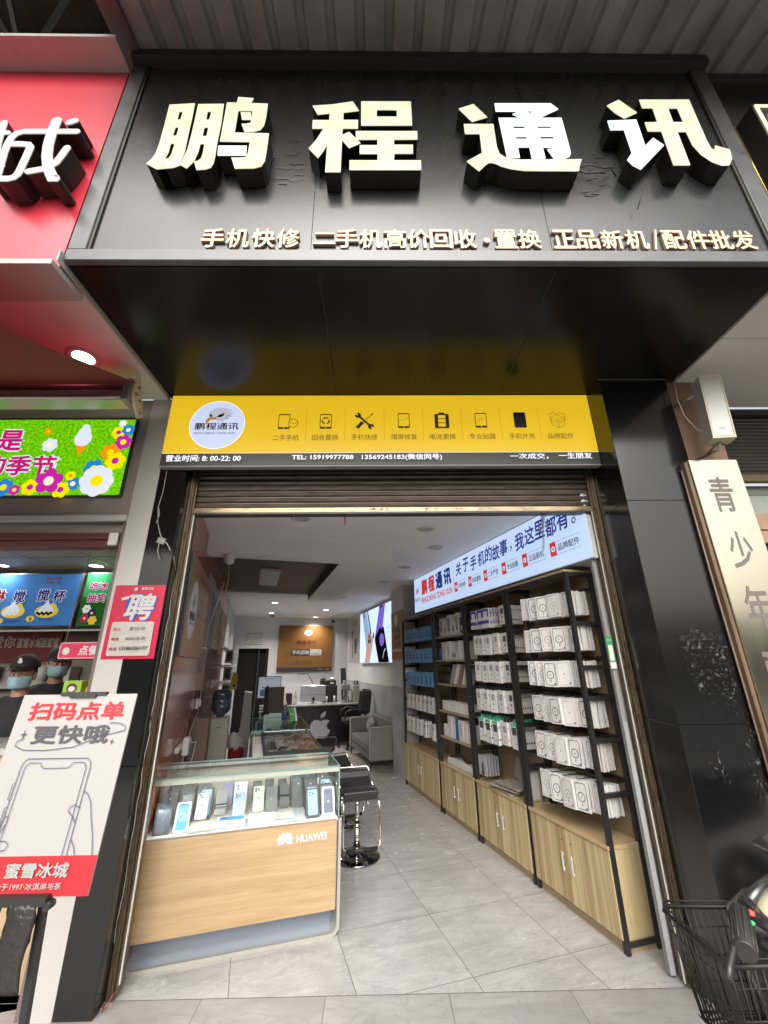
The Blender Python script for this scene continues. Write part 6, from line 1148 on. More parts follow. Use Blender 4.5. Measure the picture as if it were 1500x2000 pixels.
a.poly([(.45*p,.37*r_) for p,r_ in P],0); a.poly([(.45*p,.37*r_) for p,r_ in ((.0,.44),(.0,.58),(.08,.70),(.22,.80),(.24,.66),(.16,.52))],0); q.build('emblem',mat('emblem_lilac',(.42,.40,.47),.4),dk)
im=Root('desktop_computer','silver all in one computer seen from behind on the black desk','computer',(1.31,9.6,.762),'I'); q=MB(); q.box(1.04,1.575,9.58,9.60,.80,1.115,0,.006); q.box(1.04,1.575,9.575,9.5795,.93,.934,1); q.box(1.22,1.40,9.59,9.70,.763,.772,0); q.box(1.28,1.34,9.60,9.63,.765,.86,0); q.build('case',[mat('silver_shell',(.45,.47,.49),.3,metal=.4),m_seam],im); q=MB(); q.box(1.285,1.345,9.56,9.575,.83,.87); q.box(1.31,1.325,9.56,9.575,.78,.90); q.build('cable_clip',m_blk,im)
q=MB(); q.lathe((1.06,9.9,1.335),[(0,0),(.085,0),(.085,.018),(0,.018)],20,0); q.tube([(1.14,9.9,1.343),(1.21,9.9,1.345),(1.37,9.92,1.10),(1.34,9.95,.77)],.009,8); solo(q,'desk_lamp',m_blk,'black bendy desk lamp with a round head behind the silver computer','lamp',frame='I',at=(1.34,9.9,.762))
q=MB(); q.lathe((.93,9.5,.762),[(0,0),(.036,0),(.038,.01),(.038,.14),(.030,.18),(.013,.21),(.013,.235),(.017,.236),(.017,.262),(0,.263)],18,0); q.lathe((.93,9.5,.762),[(.0385,.05),(.0385,.12)],18,1); solo(q,'water_bottle',[mat('clear_plastic',(.35,.37,.40),.1,alpha=.5),m_wht],'clear plastic water bottle left of the silver computer','bottle',frame='I',at=(.93,9.5,.762))
q=MB(); q.box(.74,.86,9.45,9.6,.763,.98,0,.004); q.box(.78,.80,9.44,9.45,.80,.95,1); solo(q,'dark_red_box',[mat('maroon_box',(.05,.012,.012),.5),m_blk],'dark red box at the left end of the black desk','box',frame='I',at=(.8,9.5,.762))
cb=Root('black_equipment','stack of black equipment boxes on the black desk','equipment',(1.68,9.85,.762),'I'); q=MB(); q.box(1.55,1.86,9.75,9.98,.763,1.10,0,.004); q.box(1.50,1.84,9.78,9.98,1.101,1.20,0,.004); q.box(1.60,1.64,9.742,9.7495,.95,1.0,1); q.box(1.70,1.78,9.772,9.7795,1.13,1.16,2); q.lathe((1.62,9.7,.763),[(0,0),(.02,0),(.02,.12),(0,.12)],10,2); q.lathe((1.78,9.65,.763),[(0,0),(.02,0),(.02,.13),(0,.13)],10,2); q.build('case',[m_blk,m_silv,m_wht],cb)
q=MB(); q.lathe((1.55,9.85,1.201),[(0,0),(.05,0),(.06,.03),(.04,.05),(.004,.055),(.004,.2),(0,.2)],12); q.lathe((1.76,9.85,1.201),[(0,0),(.045,.005),(.06,.03),(.045,.055),(0,.06)],14,1); solo(q,'crumpled_paper',[m_blk,m_wht],'white round object and a thin antenna on the black equipment','ornament',frame='I',at=(1.6,9.85,1.2))
ms=Root('repair_microscope','grey microscope with a round wheel on the black desk','microscope',(2.0,9.6,.762),'I'); q=MB(); q.box(1.93,2.15,9.5,9.7,.763,.79,0,.004); q.box(1.97,2.03,9.6,9.66,.79,1.1,0,.004); q.box(1.92,2.10,9.52,9.68,1.02,1.13,0,.01); q.lathe((1.98,9.58,1.13),[(.03,0),(.03,.05),(.02,.07),(0,.07)],12); q.build('stand',mat('grey_enamel',(.26,.26,.26),.4),ms); q=MB(); q.tube([(2.10+.05*math.cos(t),9.52,.90+.12*math.sin(t)) for t in [i*.3927 for i in range(16)]],.009,7,closed=True); q.tube([(1.95,9.5,.85),(2.05,9.5,1.02)],.012,7); q.build('wheel',m_blk,ms)
q=MB(); q.box(2.165,2.31,9.5,9.72,.763,1.10,0,.005); solo(q,'white_case',mat('dim_white_case',(.36,.36,.34),.5),'off white upright case at the right end of the desk','case',frame='I',at=(2.24,9.6,.762))
q=MB(); q.box(2.17,2.30,9.55,9.56,1.102,1.20,0,.002); q.box(2.185,2.285,9.548,9.5495,1.115,1.187,1); a=Art(q,(2.235,9.548,1.15),X,Z,NB); a.circ(-.01,.0,.022,0); solo(q,'picture_frame',[m_wht,m_blk],'small white framed picture standing on the off white case','picture frame',frame='I',at=(2.23,9.55,1.1))
q=MB(); q.box(2.05,2.17,10.15,10.20,.0,1.45,0,.004,rot=Matrix.Rotation(-.06,3,'Y')); solo(q,'standing_board',m_blk,'tall narrow dark panel standing behind the desk','panel',frame='I',at=(2.1,10.2,0))
# ================================================================ armchair, office chair, stools
ac=Root('armchair','grey fabric armchair with pale piping and a cushion by the column','armchair',(2.15,7.6,0),'I')
m_fab=mat('grey_fabric',(.205,.195,.18),.9,noise=.1,scale=40,bump=.15,bscale=120); m_fab2=mat('dark_grey_fabric',(.13,.13,.135),.9,bump=.15,bscale=120); m_pipe=mat('pale_piping',(.45,.44,.42),.7)
q=MB(); q.box(1.86,2.40,6.96,7.06,.13,.60,0,.02); q.build('armrest',m_fab,ac); q=MB(); q.box(1.86,2.40,8.36,8.46,.13,.60,0,.02); q.build('armrest',m_fab,ac)
q=MB(); q.box(1.88,2.34,7.06,8.36,.13,.22,0,.01); q.box(1.87,2.30,7.065,8.355,.22,.36,0,.03); q.build('seat',m_fab2,ac); q=MB(); q.box(2.28,2.42,7.06,8.36,.22,.66,0,.03); q.build('backrest',m_fab2,ac)
q=MB()
for u in (6.962,8.362): q.tube([(1.862,u,.14),(1.862,u,.575),(1.88,u,.60),(2.40,u,.612)],.006,6)
q.build('piping',m_pipe,ac)
for v,u in ((1.90,7.02),(1.90,8.40),(2.36,7.02),(2.36,8.40)): q=MB(); q.tube([(v,u,.14),(v-.01,u-.01,0)],[.012,.008],8); q.build('leg',m_blkm,ac)
q=MB(); q.box(2.12,2.24,7.9,8.25,.37,.60,0,.05,rot=Matrix.Rotation(.35,3,'Y')@Matrix.Rotation(.3,3,'X')); solo(q,'cushion',mat('cushion_grey',(.17,.165,.16),.9),'grey cushion leaning in the corner of the armchair','cushion',frame='I',at=(2.15,8.0,.37),bevel=.02)
oc=Root('office_chair','black swivel office chair behind the armchair','office chair',(2.05,8.95,0),'I')
q=MB(); q.box(2.12,2.38,8.75,8.86,.60,1.06,0,.05,rot=Matrix.Rotation(.12,3,'Y')); q.build('backrest',m_blk,oc,bevel=.02); q=MB(); q.box(1.82,2.28,8.7,9.15,.44,.53,0,.03); q.build('seat',m_blk,oc,bevel=.015)
q=MB(); q.tube([(2.25,8.70,.55),(2.2,8.68,.68),(1.95,8.68,.70),(1.85,8.68,.66),(1.82,8.70,.52)],.016,8); q.build('arm',m_blk,oc); q=MB(); q.tube([(2.25,9.18,.55),(2.2,9.18,.68),(1.95,9.18,.70),(1.85,9.18,.66),(1.82,9.17,.52)],.016,8); q.build('arm',m_blk,oc)
q=MB(); q.cyl((2.05,8.95,.08),.03,.38,14); 
for i in range(5): t=i*1.257+.3; q.bar((2.05,8.95,.10),(2.05+.28*math.cos(t),8.95+.28*math.sin(t),.06),.035,.025); q.lathe((2.05+.28*math.cos(t),8.95+.28*math.sin(t),0),[(0,0),(.03,.0),(.03,.05),(0,.06)],10)
q.build('swivel_base',m_blkm,oc)
def stool(v,u,label,rz=0,dz=0):
    r=Root('bar_stool',label,'stool',(v,u,0),'I',group='stools along the counter',rz=rz)
    q=MB(); w=.148; prof=[(a_,b_+dz) for a_,b_ in ((-.15,.485),(-.148,.512),(-.11,.527),(.0,.522),(.09,.53),(.14,.562),(.16,.60),(.175,.618))]
    V=[];n=len(prof)
    for side in (-w,w):
        for a_,b_ in prof: V.append((v+side,u+a_,b_))
        for a_,b_ in prof: V.append((v+side,u+a_+.012,b_-.045))
    F=[]
    for i in range(n-1):
        F+=[(i,i+1,2*n+i+1,2*n+i),(n+i,n+i+1,3*n+i+1,3*n+i),(i,i+1,n+i+1,n+i),(2*n+i,2*n+i+1,3*n+i+1,3*n+i)]
    F+=[(0,n,3*n,2*n),(n-1,2*n-1,4*n-1,3*n-1)]; q.add(V,F,0,False); q.build('seat',mat('black_leatherette',(.022,.021,.023),.32,nrough=.06,scale=20),r,bevel=.012)
    q=MB(); q.tube([(v-w*1.02,u+.02,.51+dz),(v-w*1.02,u+.145,.56+dz),(v-w*1.02,u+.170,.608+dz),(v-w*.88,u+.182,.634+dz),(v+w*.88,u+.182,.634+dz),(v+w*1.02,u+.170,.608+dz),(v+w*1.02,u+.145,.56+dz),(v+w*1.02,u+.02,.51+dz)],.008,8); q.build('chrome_back_loop',m_chrome,r)
    q=MB(); q.tube([(v+w*1.03,u-.13,.495+dz),(v+w*1.06,u-.17,.40),(v+w*1.08,u-.18,.20),(v+w*1.04,u-.185,.135),(v+w*.85,u-.19,.115)],.0095,8); q.build('footrest_loop',m_chrome,r); q=MB(); q.tube([(v-w*1.03,u-.13,.495+dz),(v-w*1.06,u-.17,.40),(v-w*1.08,u-.18,.20),(v-w*1.04,u-.185,.135),(v-w*.85,u-.19,.115)],.0095,8); q.build('footrest_loop',m_chrome,r)
    q=MB(); q.tube([(v-w*.86,u-.19,.115),(v+w*.86,u-.19,.115)],.015,10); q.build('footrest_grip',m_blk,r)
    q=MB(); q.cyl((v,u,.05),.030,.19,20); q.cyl((v,u,.24),.022,.25+dz,20); q.lathe((v,u,.236),[(.030,0),(.034,.003),(.034,.010),(.022,.012)],20); q.tube([(v+.02,u,.44+dz),(v+.09,u-.05,.40+dz),(v+.10,u-.05,.36+dz)],.005,6); q.build('gas_column',m_chrome,r)
    q=MB(); q.lathe((v,u,0),[(.195,0),(.20,.006),(.195,.014),(.11,.022),(.06,.036),(.038,.06),(.031,.09)],40); q.build('base_plate',mat('dark_chrome',(.30,.29,.29),.07,metal=1),r)
    return r
stool(1.0,4.17,'black stool with chrome loop, nearest the door beside the display counter'); stool(1.03,4.98,'black stool second from the door along the counter',rz=.3,dz=-.03); stool(1.06,6.5,'black stool farthest from the door near the apple emblem desk',rz=-.4,dz=-.08)
# ================================================================ shelves on the right
m_can=wood_mat('cabinet_wood',(.54,.44,.245),(.27,.185,.08),axis=2,scale=11,rough=.4,plank=(1,.05),stripe=.9)
m_brd=wood_mat('shelf_board_wood',(.36,.28,.17),(.25,.18,.10),axis=1,scale=9,rough=.45)
m_back=wood_mat('back_board_wood',(.24,.175,.10),(.16,.115,.06),axis=1,scale=7,rough=.5)
def unit(u0,u1,label,handles=True,top=True):
    r=Root('shelf_unit',label,'shelf',(2.29,(u0+u1)/2,0),'I',group='shelf units along the right wall')
    q=MB(); z0=.0
    q.box(2.175,2.40,u0+.012,u1-.012,.0,.06,1); q.box(2.165,2.40,u0+.012,u0+.03,.06,.478,0); q.box(2.165,2.40,u1-.03,u1-.012,.06,.478,0); q.box(2.165,2.40,u0+.03,u1-.03,.06,.075,0); q.build('cabinet',[m_can,m_brd],r)
    um=(u0+u1)/2
    for k,(a_,b_) in enumerate(((u0+.014,um-.0015),(um+.0015,u1-.014))):
        q=MB(); q.box(2.147,2.1645,a_,b_,.062,.474,0,.0015); d=q.build('door',m_can,r)
        q=MB(); uh=um-.045 if k==0 else um+.045; q.box(2.132,2.140,uh-.009,uh+.009,.225,.335,0,.003); q.box(2.14,2.147,uh-.005,uh+.005,.235,.245); q.box(2.14,2.147,uh-.005,uh+.005,.315,.325); q.build('handle',mat('pale_handle',(.60,.58,.52),.25,metal=.3),parent=d,rel=r.at)
        q=MB(); q.cyl((2.1465,uh,.40),.005,.001,10,0,(-1,0,0)); q.build('screw_hole',m_dark,parent=d,rel=r.at)
    q=MB(); q.box(2.140,2.405,u0+.008,u1-.008,.479,.500,0,.002); q.build('cabinet_top',wood_mat('top_board_wood',(.50,.38,.21),(.36,.255,.13),axis=1,scale=9,rough=.4),r)
    q=MB(); s_=.028
    for v in (2.151,2.372):
        for u in (u0-.0,u1-s_): q.box(v,v+s_,u,u+s_,0.5005 if False else .0,2.17)
    for u in (u0,u1-s_):
        for z in (2.142,1.79,1.495,1.30,1.045,.742): q.box(2.179,2.372,u+.002,u+s_-.002,z,z+.026)
        q.box(2.179,2.372,u+.002,u+s_-.002,.03,.055)
    for z in (2.045,1.80,1.557,1.31,1.06,.81): q.box(2.377,2.395,u0+s_,u1-s_,z,z+.022)
    q.box(2.151,2.177,u0+s_,u1-s_,2.142,2.168); q.build('steel_frame',m_blkm,r)
    q=MB(); q.box(2.145,2.405,u0+.001,u1-.001,2.171,2.189,0,.002); q.build('top_board',m_brd,r)
    q=MB(); q.box(2.397,2.408,u0+.03,u1-.03,.501,2.17); q.build('back_board',m_back,r)
    return r
U=[(2.478,3.285),(3.305,4.115),(4.14,4.945),(4.98,6.16)]
sh_l=['shelf unit nearest the door, full of magnetic phone case boxes','second shelf unit from the door, with green and white packets','third shelf unit from the door, with open wooden shelves','farthest shelf unit, beside the column, with blue packets']
roots=[unit(a_,b_,l) for (a_,b_),l in zip(U,sh_l)]
def shelf_board(v0,v1,u0,u1,z,root):
    q=MB(); q.box(v0,v1,u0,u1,z-.018,z,0,.002); q.build('shelf_board',m_brd,root)
for z in (1.845,1.575,1.315,1.03,.765): shelf_board(2.155,2.396,4.169,4.916,z,roots[2])
# case boxes hanging on hooks
m_pkw=mat('white_packaging',(.60,.585,.57),.45,noise=.05,scale=8); m_pkg=mat('warm_packaging',(.56,.535,.52),.45); m_ln=mat('line_black',(.05,.05,.06),.4); m_lg=mat('line_grey',(.27,.26,.26),.5); m_lb=mat('line_blue_grey',(.11,.12,.17),.5)
def case_proto(kind):
    """a phone case box: outline of the phone, camera window, magnet ring"""
    r=bpy.data.objects.new('case_box',None); col.objects.link(r); r.empty_display_size=.05
    q=MB(); W_,H_,T_=.108,.172,.0155; q.box(-T_/2,T_/2,-W_/2,W_/2,-H_,0,0,.0012)
    li={'black':1,'grey':2,'blue':3,'plain':2}[kind]; a=Art(q,(-T_/2,0,-H_/2),-Y_,Z,-X,z0=.0003)
    a.line(rrect(-.041,.041,-.074,.074,.014,4),.004 if kind=='black' else .0026,li,closed=True)
    a.line(rrect(-.037,-.003,.036,.070,.008,3),.0018,2,closed=True)
    if kind!='plain': a.line(circle(0,-.004,.026,26),.0052 if kind=='black' else .0034,li,closed=True); a.rect(-.003,.003,-.054,-.038,li); a.circ(0,-.004,.006,2,n=10)
    else: logo_apple(a,0,.0,.012,2)
    a.circ(.030,-.064,.006,li if kind in ('black','blue') else 1,n=10)
    o=q.build('carton',[m_pkw if kind!='blue' else m_pkg,m_ln,m_lg,m_lb]); o.parent=r
    return r
protos={k:case_proto(k) for k in ('black','grey','blue','plain')}; first={k:True for k in protos}
rowname=['top','second','third','fourth','fifth','bottom']; hookname=['nearest the door','second from the door','third from the door','fourth from the door','fifth from the door','farthest from the door']
rowz=[2.035,1.79,1.547,1.30,1.05,.80]; rw=random.Random(77)
hook_pts=[]
m_hook=m_blkm
def put(kind,v,u,z,yaw,tilt,label,group,cat='phone case box'):
    if first[kind]: o=protos[kind]; first[kind]=False
    else: o=tree_copy(protos[kind])
    o.location=I2W(v,u,z); o.rotation_euler=(tilt,0,ANG+yaw); tag(o,label,cat,group); return o
for ri,z in enumerate(rowz):
    hooks=[2.562,2.665,2.765,2.865,2.955] if ri<3 else [2.562,2.67,2.775,2.885,2.985]
    for hi,u in enumerate(hooks):
        kind=rw.choice(['black','grey','grey','blue','plain','black'] if ri!=4 else ['black','grey','blue','plain'])
        n=rw.choice([6,7]) ; yaw=(rw.uniform(.35,.6) if ri<3 else rw.uniform(.12,.3)); v0=rw.uniform(2.125,2.15)
        if hi==0: v0,n,yaw=2.215,6,rw.uniform(-.02,.15)
        if hi==1: v0=2.165
        q=MB(); q.tube([(2.395,u,z+.012),(v0-.02,u,z+.012),(v0-.03,u,z+.022)],.003,6); q.box(2.37,2.376,u-.012,u+.012,z,z+.03); solo(q,'display_hook',m_hook,'black hook %s from the door, %s row of the nearest shelf'%(numn[hi],rowname[ri]),'hook',frame='I',at=(2.39,u,z),group='hooks on the nearest shelf unit')
        hn=hookname[hi] if hi<len(hooks)-1 else 'farthest from the door'
        dsc={'black':'with bold black ring print','grey':'with pale grey ring print','blue':'with slate ring print','plain':'with faint plain outline'}[kind]
        for k in range(n):
            lab='%s ring case box, %s, hook %s from door, %s row, nearest shelf'%({'black':'black','grey':'pale','blue':'slate','plain':'plain no'}[kind],backn[k],numn[hi],rowname[ri])
            put(kind,v0+k*.0225+rw.uniform(-.002,.002),u+rw.uniform(-.005,.005)+k*.003,z+rw.uniform(-.005,.004),yaw+rw.uniform(-.12,.12),rw.uniform(-.05,.05),lab,'phone case boxes on the nearest shelf unit')
# other hanging packets (second and farthest unit)
def packet_proto(name,mats_,draw,W_,H_,T_,tab=True):
    r=bpy.data.objects.new(name,None); col.objects.link(r); q=MB(); q.box(-T_/2,T_/2,-W_/2,W_/2,-H_,0,0,.0015)
    if tab: q.prism([(-W_*.25,0),(W_*.25,0),(W_*.2,.022),(W_*.06,.034),(-W_*.06,.034),(-W_*.2,.022)],(-.001,0,-.001),Y_,Z,X,.002,1)
    a=Art(q,(-T_/2,0,-H_/2),-Y_,Z,-X,z0=.0003); draw(a,W_,H_)
    b_=Art(q,(0,-W_/2,-H_/2),X,Z,-Y_,z0=.0003); b_.rect(-T_*.3,T_*.3,-H_*.3,-H_*.22,2); b_.rect(-T_*.25,T_*.25,H_*.2,H_*.28,2)
    o=q.build('carton',mats_); o.parent=r; return [r,True]
def use(p,v,u,z,yaw,label,group,cat='packet',tilt=0):
    if p[1]: o=p[0]; p[1]=False
    else: o=tree_copy(p[0])
    o.location=I2W(v,u,z); o.rotation_euler=(tilt,0,ANG+yaw); tag(o,label,cat,group); return o
m_teal=mat('teal_green_print',(.05,.42,.24),.4); m_pur=mat('purple_print',(.07,.05,.28),.4); m_blu=mat('light_blue_print',(.08,.28,.48),.4); m_blu2=mat('deep_blue_print',(.03,.10,.28),.4)
def dW(a,w,h): a.rr(-w*.25,w*.25,h*.05,h*.34,.006,2); a.circ(0,-h*.12,w*.12,2,n=12); a.rect(-w*.3,w*.1,-h*.36,-h*.33,2)
def dP(a,w,h): a.rect(-w*.5,w*.5,h*.05,h*.47,3); a.rr(-w*.28,w*.28,-h*.12,h*.34,.005,0); a.rect(-w*.5,w*.5,-h*.30,-h*.12,3); a.rect(-w*.2,w*.2,-h*.42,-h*.38,2)
def dG(a,w,h): a.rect(-w*.5,w*.5,h*.40,h*.5,3); a.rr(-w*.36,w*.36,h*.05,h*.36,.004,2); a.rect(-w*.2,w*.05,-h*.1,-h*.07,1); a.rect(.0,w*.3,-h*.3,-h*.27,2); a.rect(w*.40,w*.5,-h*.5,h*.4,3)
def dB(a,w,h): a.rr(-w*.3,w*.3,-h*.3,h*.2,.006,3); a.rect(-w*.3,w*.2,h*.3,h*.34,0); a.circ(0,-h*.05,w*.13,0,n=12)
P_w=packet_proto('cable_packet',[m_pkw,m_blk,m_lg,m_lb],dW,.085,.18,.022); P_p=packet_proto('purple_packet',[m_pkw,m_pkw,m_lg,m_pur],dP,.09,.18,.025,False); P_g=packet_proto('green_packet',[m_pkw,m_teal,m_ln,m_teal],dG,.085,.19,.026); P_b=packet_proto('blue_packet',[m_blu,m_pkw,m_lg,m_blu2],dB,.10,.17,.02,False); P_s=packet_proto('slim_packet',[m_pkg,m_blk,m_ln,m_lg],dW,.095,.17,.0205,False)
for ri,z in enumerate(rowz[:5]):
    zz_=z+.005
    if ri<=4:
        for k in range(8): use(P_s if ri<4 else P_g,2.17+k*.0235,3.385,zz_,0,'slim edge-on packet, %s, %s row, near post of the second shelf'%(backn[k],rowname[ri]),'edge-on packets on the second shelf unit')
    kinds={0:P_p,1:P_w,2:P_w,3:P_w,4:P_g}[ri]
    for hi,u in enumerate((3.50,3.62,3.74,3.86) if ri else (3.60,3.73,3.86)):
        p=kinds if not(ri==4 and hi<1) else P_w; yaw=rw.uniform(.0,.2); v0=rw.uniform(2.125,2.155)
        nm={id(P_p):'purple and white packet',id(P_w):'white cable packet',id(P_g):'green topped white packet'}[id(p)]
        for k in range(5): use(p,v0+k*.03,u+rw.uniform(-.003,.003),zz_+rw.uniform(-.004,.004),yaw,'%s, %s, hook %s, %s row of the second shelf'%(nm,backn[k],numn[hi],rowname[ri]),'hanging packets on the second shelf unit')
for u in (3.40,3.52,3.64):
    pass
# farthest unit: blue and white packets
for ri,(z,p,nm) in enumerate(((2.0,P_b,'blue packet'),(1.72,P_b,'light blue packet'),(1.43,P_b,'light blue packet'),(1.14,P_w,'white patterned packet'),(.85,P_w,'white accessory packet'))):
    q=MB(); q.box(2.34,2.36,5.02,6.13,z+.0,z+.02); 
    for i in range(7):
        u=5.14+i*.14+rw.uniform(-.015,.015)
        if ri==4 and i in (1,): continue
        for k in range(3): use(p,2.17+k*.03,u,z,rw.uniform(-.05,.08),'%s, %s, column %s, %s row of the farthest shelf'%(nm,backn[k],numn[i],('top','second','third','fourth','bottom')[ri]),'hanging packets on the farthest shelf unit')
    solo(q,'hook_rail',m_blkm,'black hook rail behind the %s row of the farthest shelf'%('top','second','third','fourth','bottom')[ri],'rail',frame='I',at=(2.35,5.5,z))
# third unit: boxes standing on boards
def sbox(u,z,w,h,d,c,label,ar=None,v0=2.19,rot=0,mats_=None):
    r=Root('product_box',label,'box',(v0,u,z),'I',group='boxes on the third shelf unit',rz=rot); q=MB(); q.box(v0,v0+d,u-w/2,u+w/2,z,z+h,0,.002); a=Art(q,(v0,u,z+h/2),-Y_,Z,-X,z0=.0003)
    if ar=='oval': a.rr(-w*.28,w*.28,-h*.30,h*.36,w*.25,1); a.rr(-w*.2,w*.2,-h*.25,h*.30,w*.18,2)
    elif ar=='pod': a.circ(0,0,w*.25,1,ry=h*.28,n=16); a.circ(0,.004,w*.16,2,n=14)
    elif ar=='bar': a.line([(-w*.1,h*.25),(w*.12,-h*.2)],w*.12,1)
    elif ar=='duo': a.poly([(-w*.3,-h*.2),(-w*.12,-h*.2),(-w*.1,h*.2),(-w*.28,h*.2)],1); a.poly([(w*.08,-h*.2),(w*.28,-h*.2),(w*.26,h*.2),(w*.08,h*.2)],1)
    else: a.rect(-w*.2,w*.2,h*.2,h*.26,2)
    q.build('carton',mats_ or [c,m_ln,m_lg],r)
for i,(u,w,h,ar) in enumerate(((4.80,.10,.215,'oval'),(4.69,.075,.13,'pod'),(4.58,.10,.235,'oval'),(4.47,.085,.145,'pod'),(4.37,.085,.235,'oval'))): sbox(u,1.846,w,h,.10,m_pkw,'white boxed speaker, %s from the far end of the third shelf top row'%('first','second','third','fourth','fifth')[i],ar)
q=MB(); q.box(2.18,2.185,4.19,4.28,1.86,2.02,0); q.box(2.176,2.1795,4.20,4.25,1.88,1.93,1); solo(q,'framed_card',[m_blk,m_wht],'dark framed card at the near end of the third shelf top row','card',frame='I',at=(2.18,4.23,1.846))
for i,(u,w,h,ar) in enumerate(((4.86,.06,.13,None),(4.76,.11,.20,'bar'),(4.63,.10,.205,'bar'),(4.49,.15,.095,'duo'),(4.37,.05,.20,None))): sbox(u,1.576,w,h,.10,m_pkw if i else m_blu2,'boxed accessory, %s on the second board of the third shelf'%('blue, far left','wide, second','narrow bar, third','low two-plug, fourth','tall thin, fifth')[i],ar)
for i in range(4):
    u=4.20+.0*i; r=Root('product_box','thin white leaning box, %s, near end of the second board, third shelf'%backn[i],'box',(2.2,4.19+.045*i,1.576),'I',group='leaning thin boxes on the third shelf'); q=MB(); q.obox((2.26,4.215+.036*i,1.675),X,Vector((0,.97,-.22)),Vector((0,.22,.97)),.06,.009,.098); q.build('carton',m_pkw,r)
for i,c in enumerate((m_lg,m_pkg,mat('brown_sleeve',(.22,.13,.08),.6),m_pkw)):
    r=Root('book_box',('grey','off white','brown','white')[i]+' flat box leaning on the third board of the third shelf','box',(2.2,4.5-.09*i,1.316),'I',group='leaning flat boxes on the third shelf'); q=MB(); q.obox((2.25,4.56-.10*i,1.425),X,Vector((0,.86,.5)),Vector((0,-.5,.86)),.07,.011,.115); q.build('carton',c,r)
for i in range(17): sbox(4.87-i*.042,1.031,.036,.10,.12,(m_pkw,m_pkg)[i%2],'small off white box %s from far end, fourth board, third shelf'%(numn+['nine','ten','eleven','twelve','thirteen','fourteen','fifteen','sixteen','seventeen'])[i],None)
for i,(u,w,h,c,lb) in enumerate(((4.86,.05,.12,m_pkw,'short white box at the far end'),(4.80,.03,.10,m_pkg,'thin cream box'),(4.72,.09,.22,m_pkw,'tall white box'),(4.61,.05,.22,m_pkg,'tall cream box'),(4.55,.05,.21,m_blu2,'dark navy box'),(4.45,.10,.20,m_pkg,'pink white box with a blue picture'),(4.34,.06,.18,m_pkw,'white box'),(4.26,.05,.17,m_pkg,'cream box at the near end'))): sbox(u,.766,w,h,.11,c,lb+' on the lowest board of the third shelf','bar' if i==5 else None)
q=MB(); q.box(2.19,2.30,4.22,4.82,.501,.565,0,.003); solo(q,'long_white_box',m_pkw,'long white box lying on the third cabinet top','box',frame='I',at=(2.25,4.5,.5)); q=MB(); q.tube([(2.2,4.75,.58),(2.25,4.6,.60),(2.22,4.4,.575),(2.3,4.3,.59)],.012,8); q.tube([(2.2,4.75,.58),(2.18,4.82,.62)],.01,8); solo(q,'black_tripod',m_blk,'black folded tripod lying on the long white box','tripod',frame='I',at=(2.25,4.5,.57))
# below second unit: hanging pouches and leaning sheet, laptop trays on its top
for i in range(5):
    r=Root('pouch_packet','clear cable pouch, %s, hanging low on the second shelf'%backn[i],'packet',(2.2,4.06-i*.03,.70),'I',group='pouches low on the second shelf unit'); q=MB(); q.box(2.16+.03*i,2.166+.03*i,3.90,4.05,.56,.72,0,.001); q.prism([(-.02,0),(.02,0),(.01,.10),(-.01,.10)],(2.1595+.03*i,3.975,.565),Y_,Z,-X,.001,1); q.build('pouch',[mat('pouch_plastic',(.34,.33,.36),.2),m_blk],r)
lt=MB()
for k,(v,u,yaw,z_,lb) in enumerate(((2.27,3.70,.05,.502,'lower brown clear laptop cover lying on the second cabinet top'),(2.26,3.66,.22,.530,'middle clear laptop cover lying askew on the second cabinet'),(2.28,3.62,.10,.552,'uppermost clear laptop cover on the second cabinet'))):
    r=Root('laptop_cover',lb,'laptop cover',(v,u,z_),'I',group='laptop covers on the second cabinet',rz=yaw); q=MB(); q.prism(rrect(-.125,.115,-.17,.17,.02,3),(v,u,z_),X,Y_,Z,.010,0); q.prism(rrect(-.118,.108,-.163,.163,.015,3),(v,u,z_+.0103),X,Y_,Z,.0015,1); q.build('shell',[mat('smoke_plastic',(.24,.21,.17),.12),mat('smoke_plastic_top',(.30,.28,.24),.15)],r)
r=Root('laptop_cover','clear laptop cover propped up against the second shelf back board','laptop cover',(2.38,3.62,.565),'I',group='laptop covers on the second cabinet'); q=MB(); q.obox((2.36,3.62,.63),Vector((0,1,.35)),Vector((1,0,.0)),Vector((0,-.35,1)),.13,.004,.09); q.build('shell',mat('smoke_plastic',(.24,.21,.17),.12),r)
q=MB(); q.box(2.20,2.32,3.335,3.375,.501,.72,0,.002); q.box(2.22,2.30,3.33,3.3345,.52,.70,1); solo(q,'kraft_sleeve',[mat('kraft_card',(.42,.35,.25),.7),m_pkw],'tan cardboard sleeve standing at the near end of the third cabinet gap','sleeve',frame='I',at=(2.26,3.35,.5))
# ================================================================ long light box above the shelves
lb_=Root('shelf_lightbox','long pale blue lit sign with blue slogan above the shelves','light box',(2.2,4,2.22),'I')
q=MB(); q.box(2.205,2.419,2.232,5.70,2.222,2.709,0,.002); q.build('box_frame',mat('box_frame_white',(.55,.55,.55),.4),lb_)
q=MB(); q.box(2.2005,2.2045,2.237,5.695,2.229,2.703,0); a=Art(q,(2.2005,5.695,2.229),UR,Z,NR)
eagle(a,.12,.27,.10,7,4,6); a.text('鹏程通讯',.13,.17,.05,4,w=.22)
for i,ch_ in enumerate('鹏程通讯'): a.text(ch_,.40+.25*i,.31,.215,(1,1,2,2)[i],w=.215,bold=.05)
a.text('PENGCHENG TONG XUN',.78,.13,.075,1,w=.98,bold=.02); a.rect(1.325,1.330,.09,.44,5)
sl='关于手机的故事，我这里都有。'; us=[1.46,1.64,1.82,1.99,2.14,2.28,2.42,2.545,2.68,2.83,2.97,3.11,3.25,3.37]
from math import pi
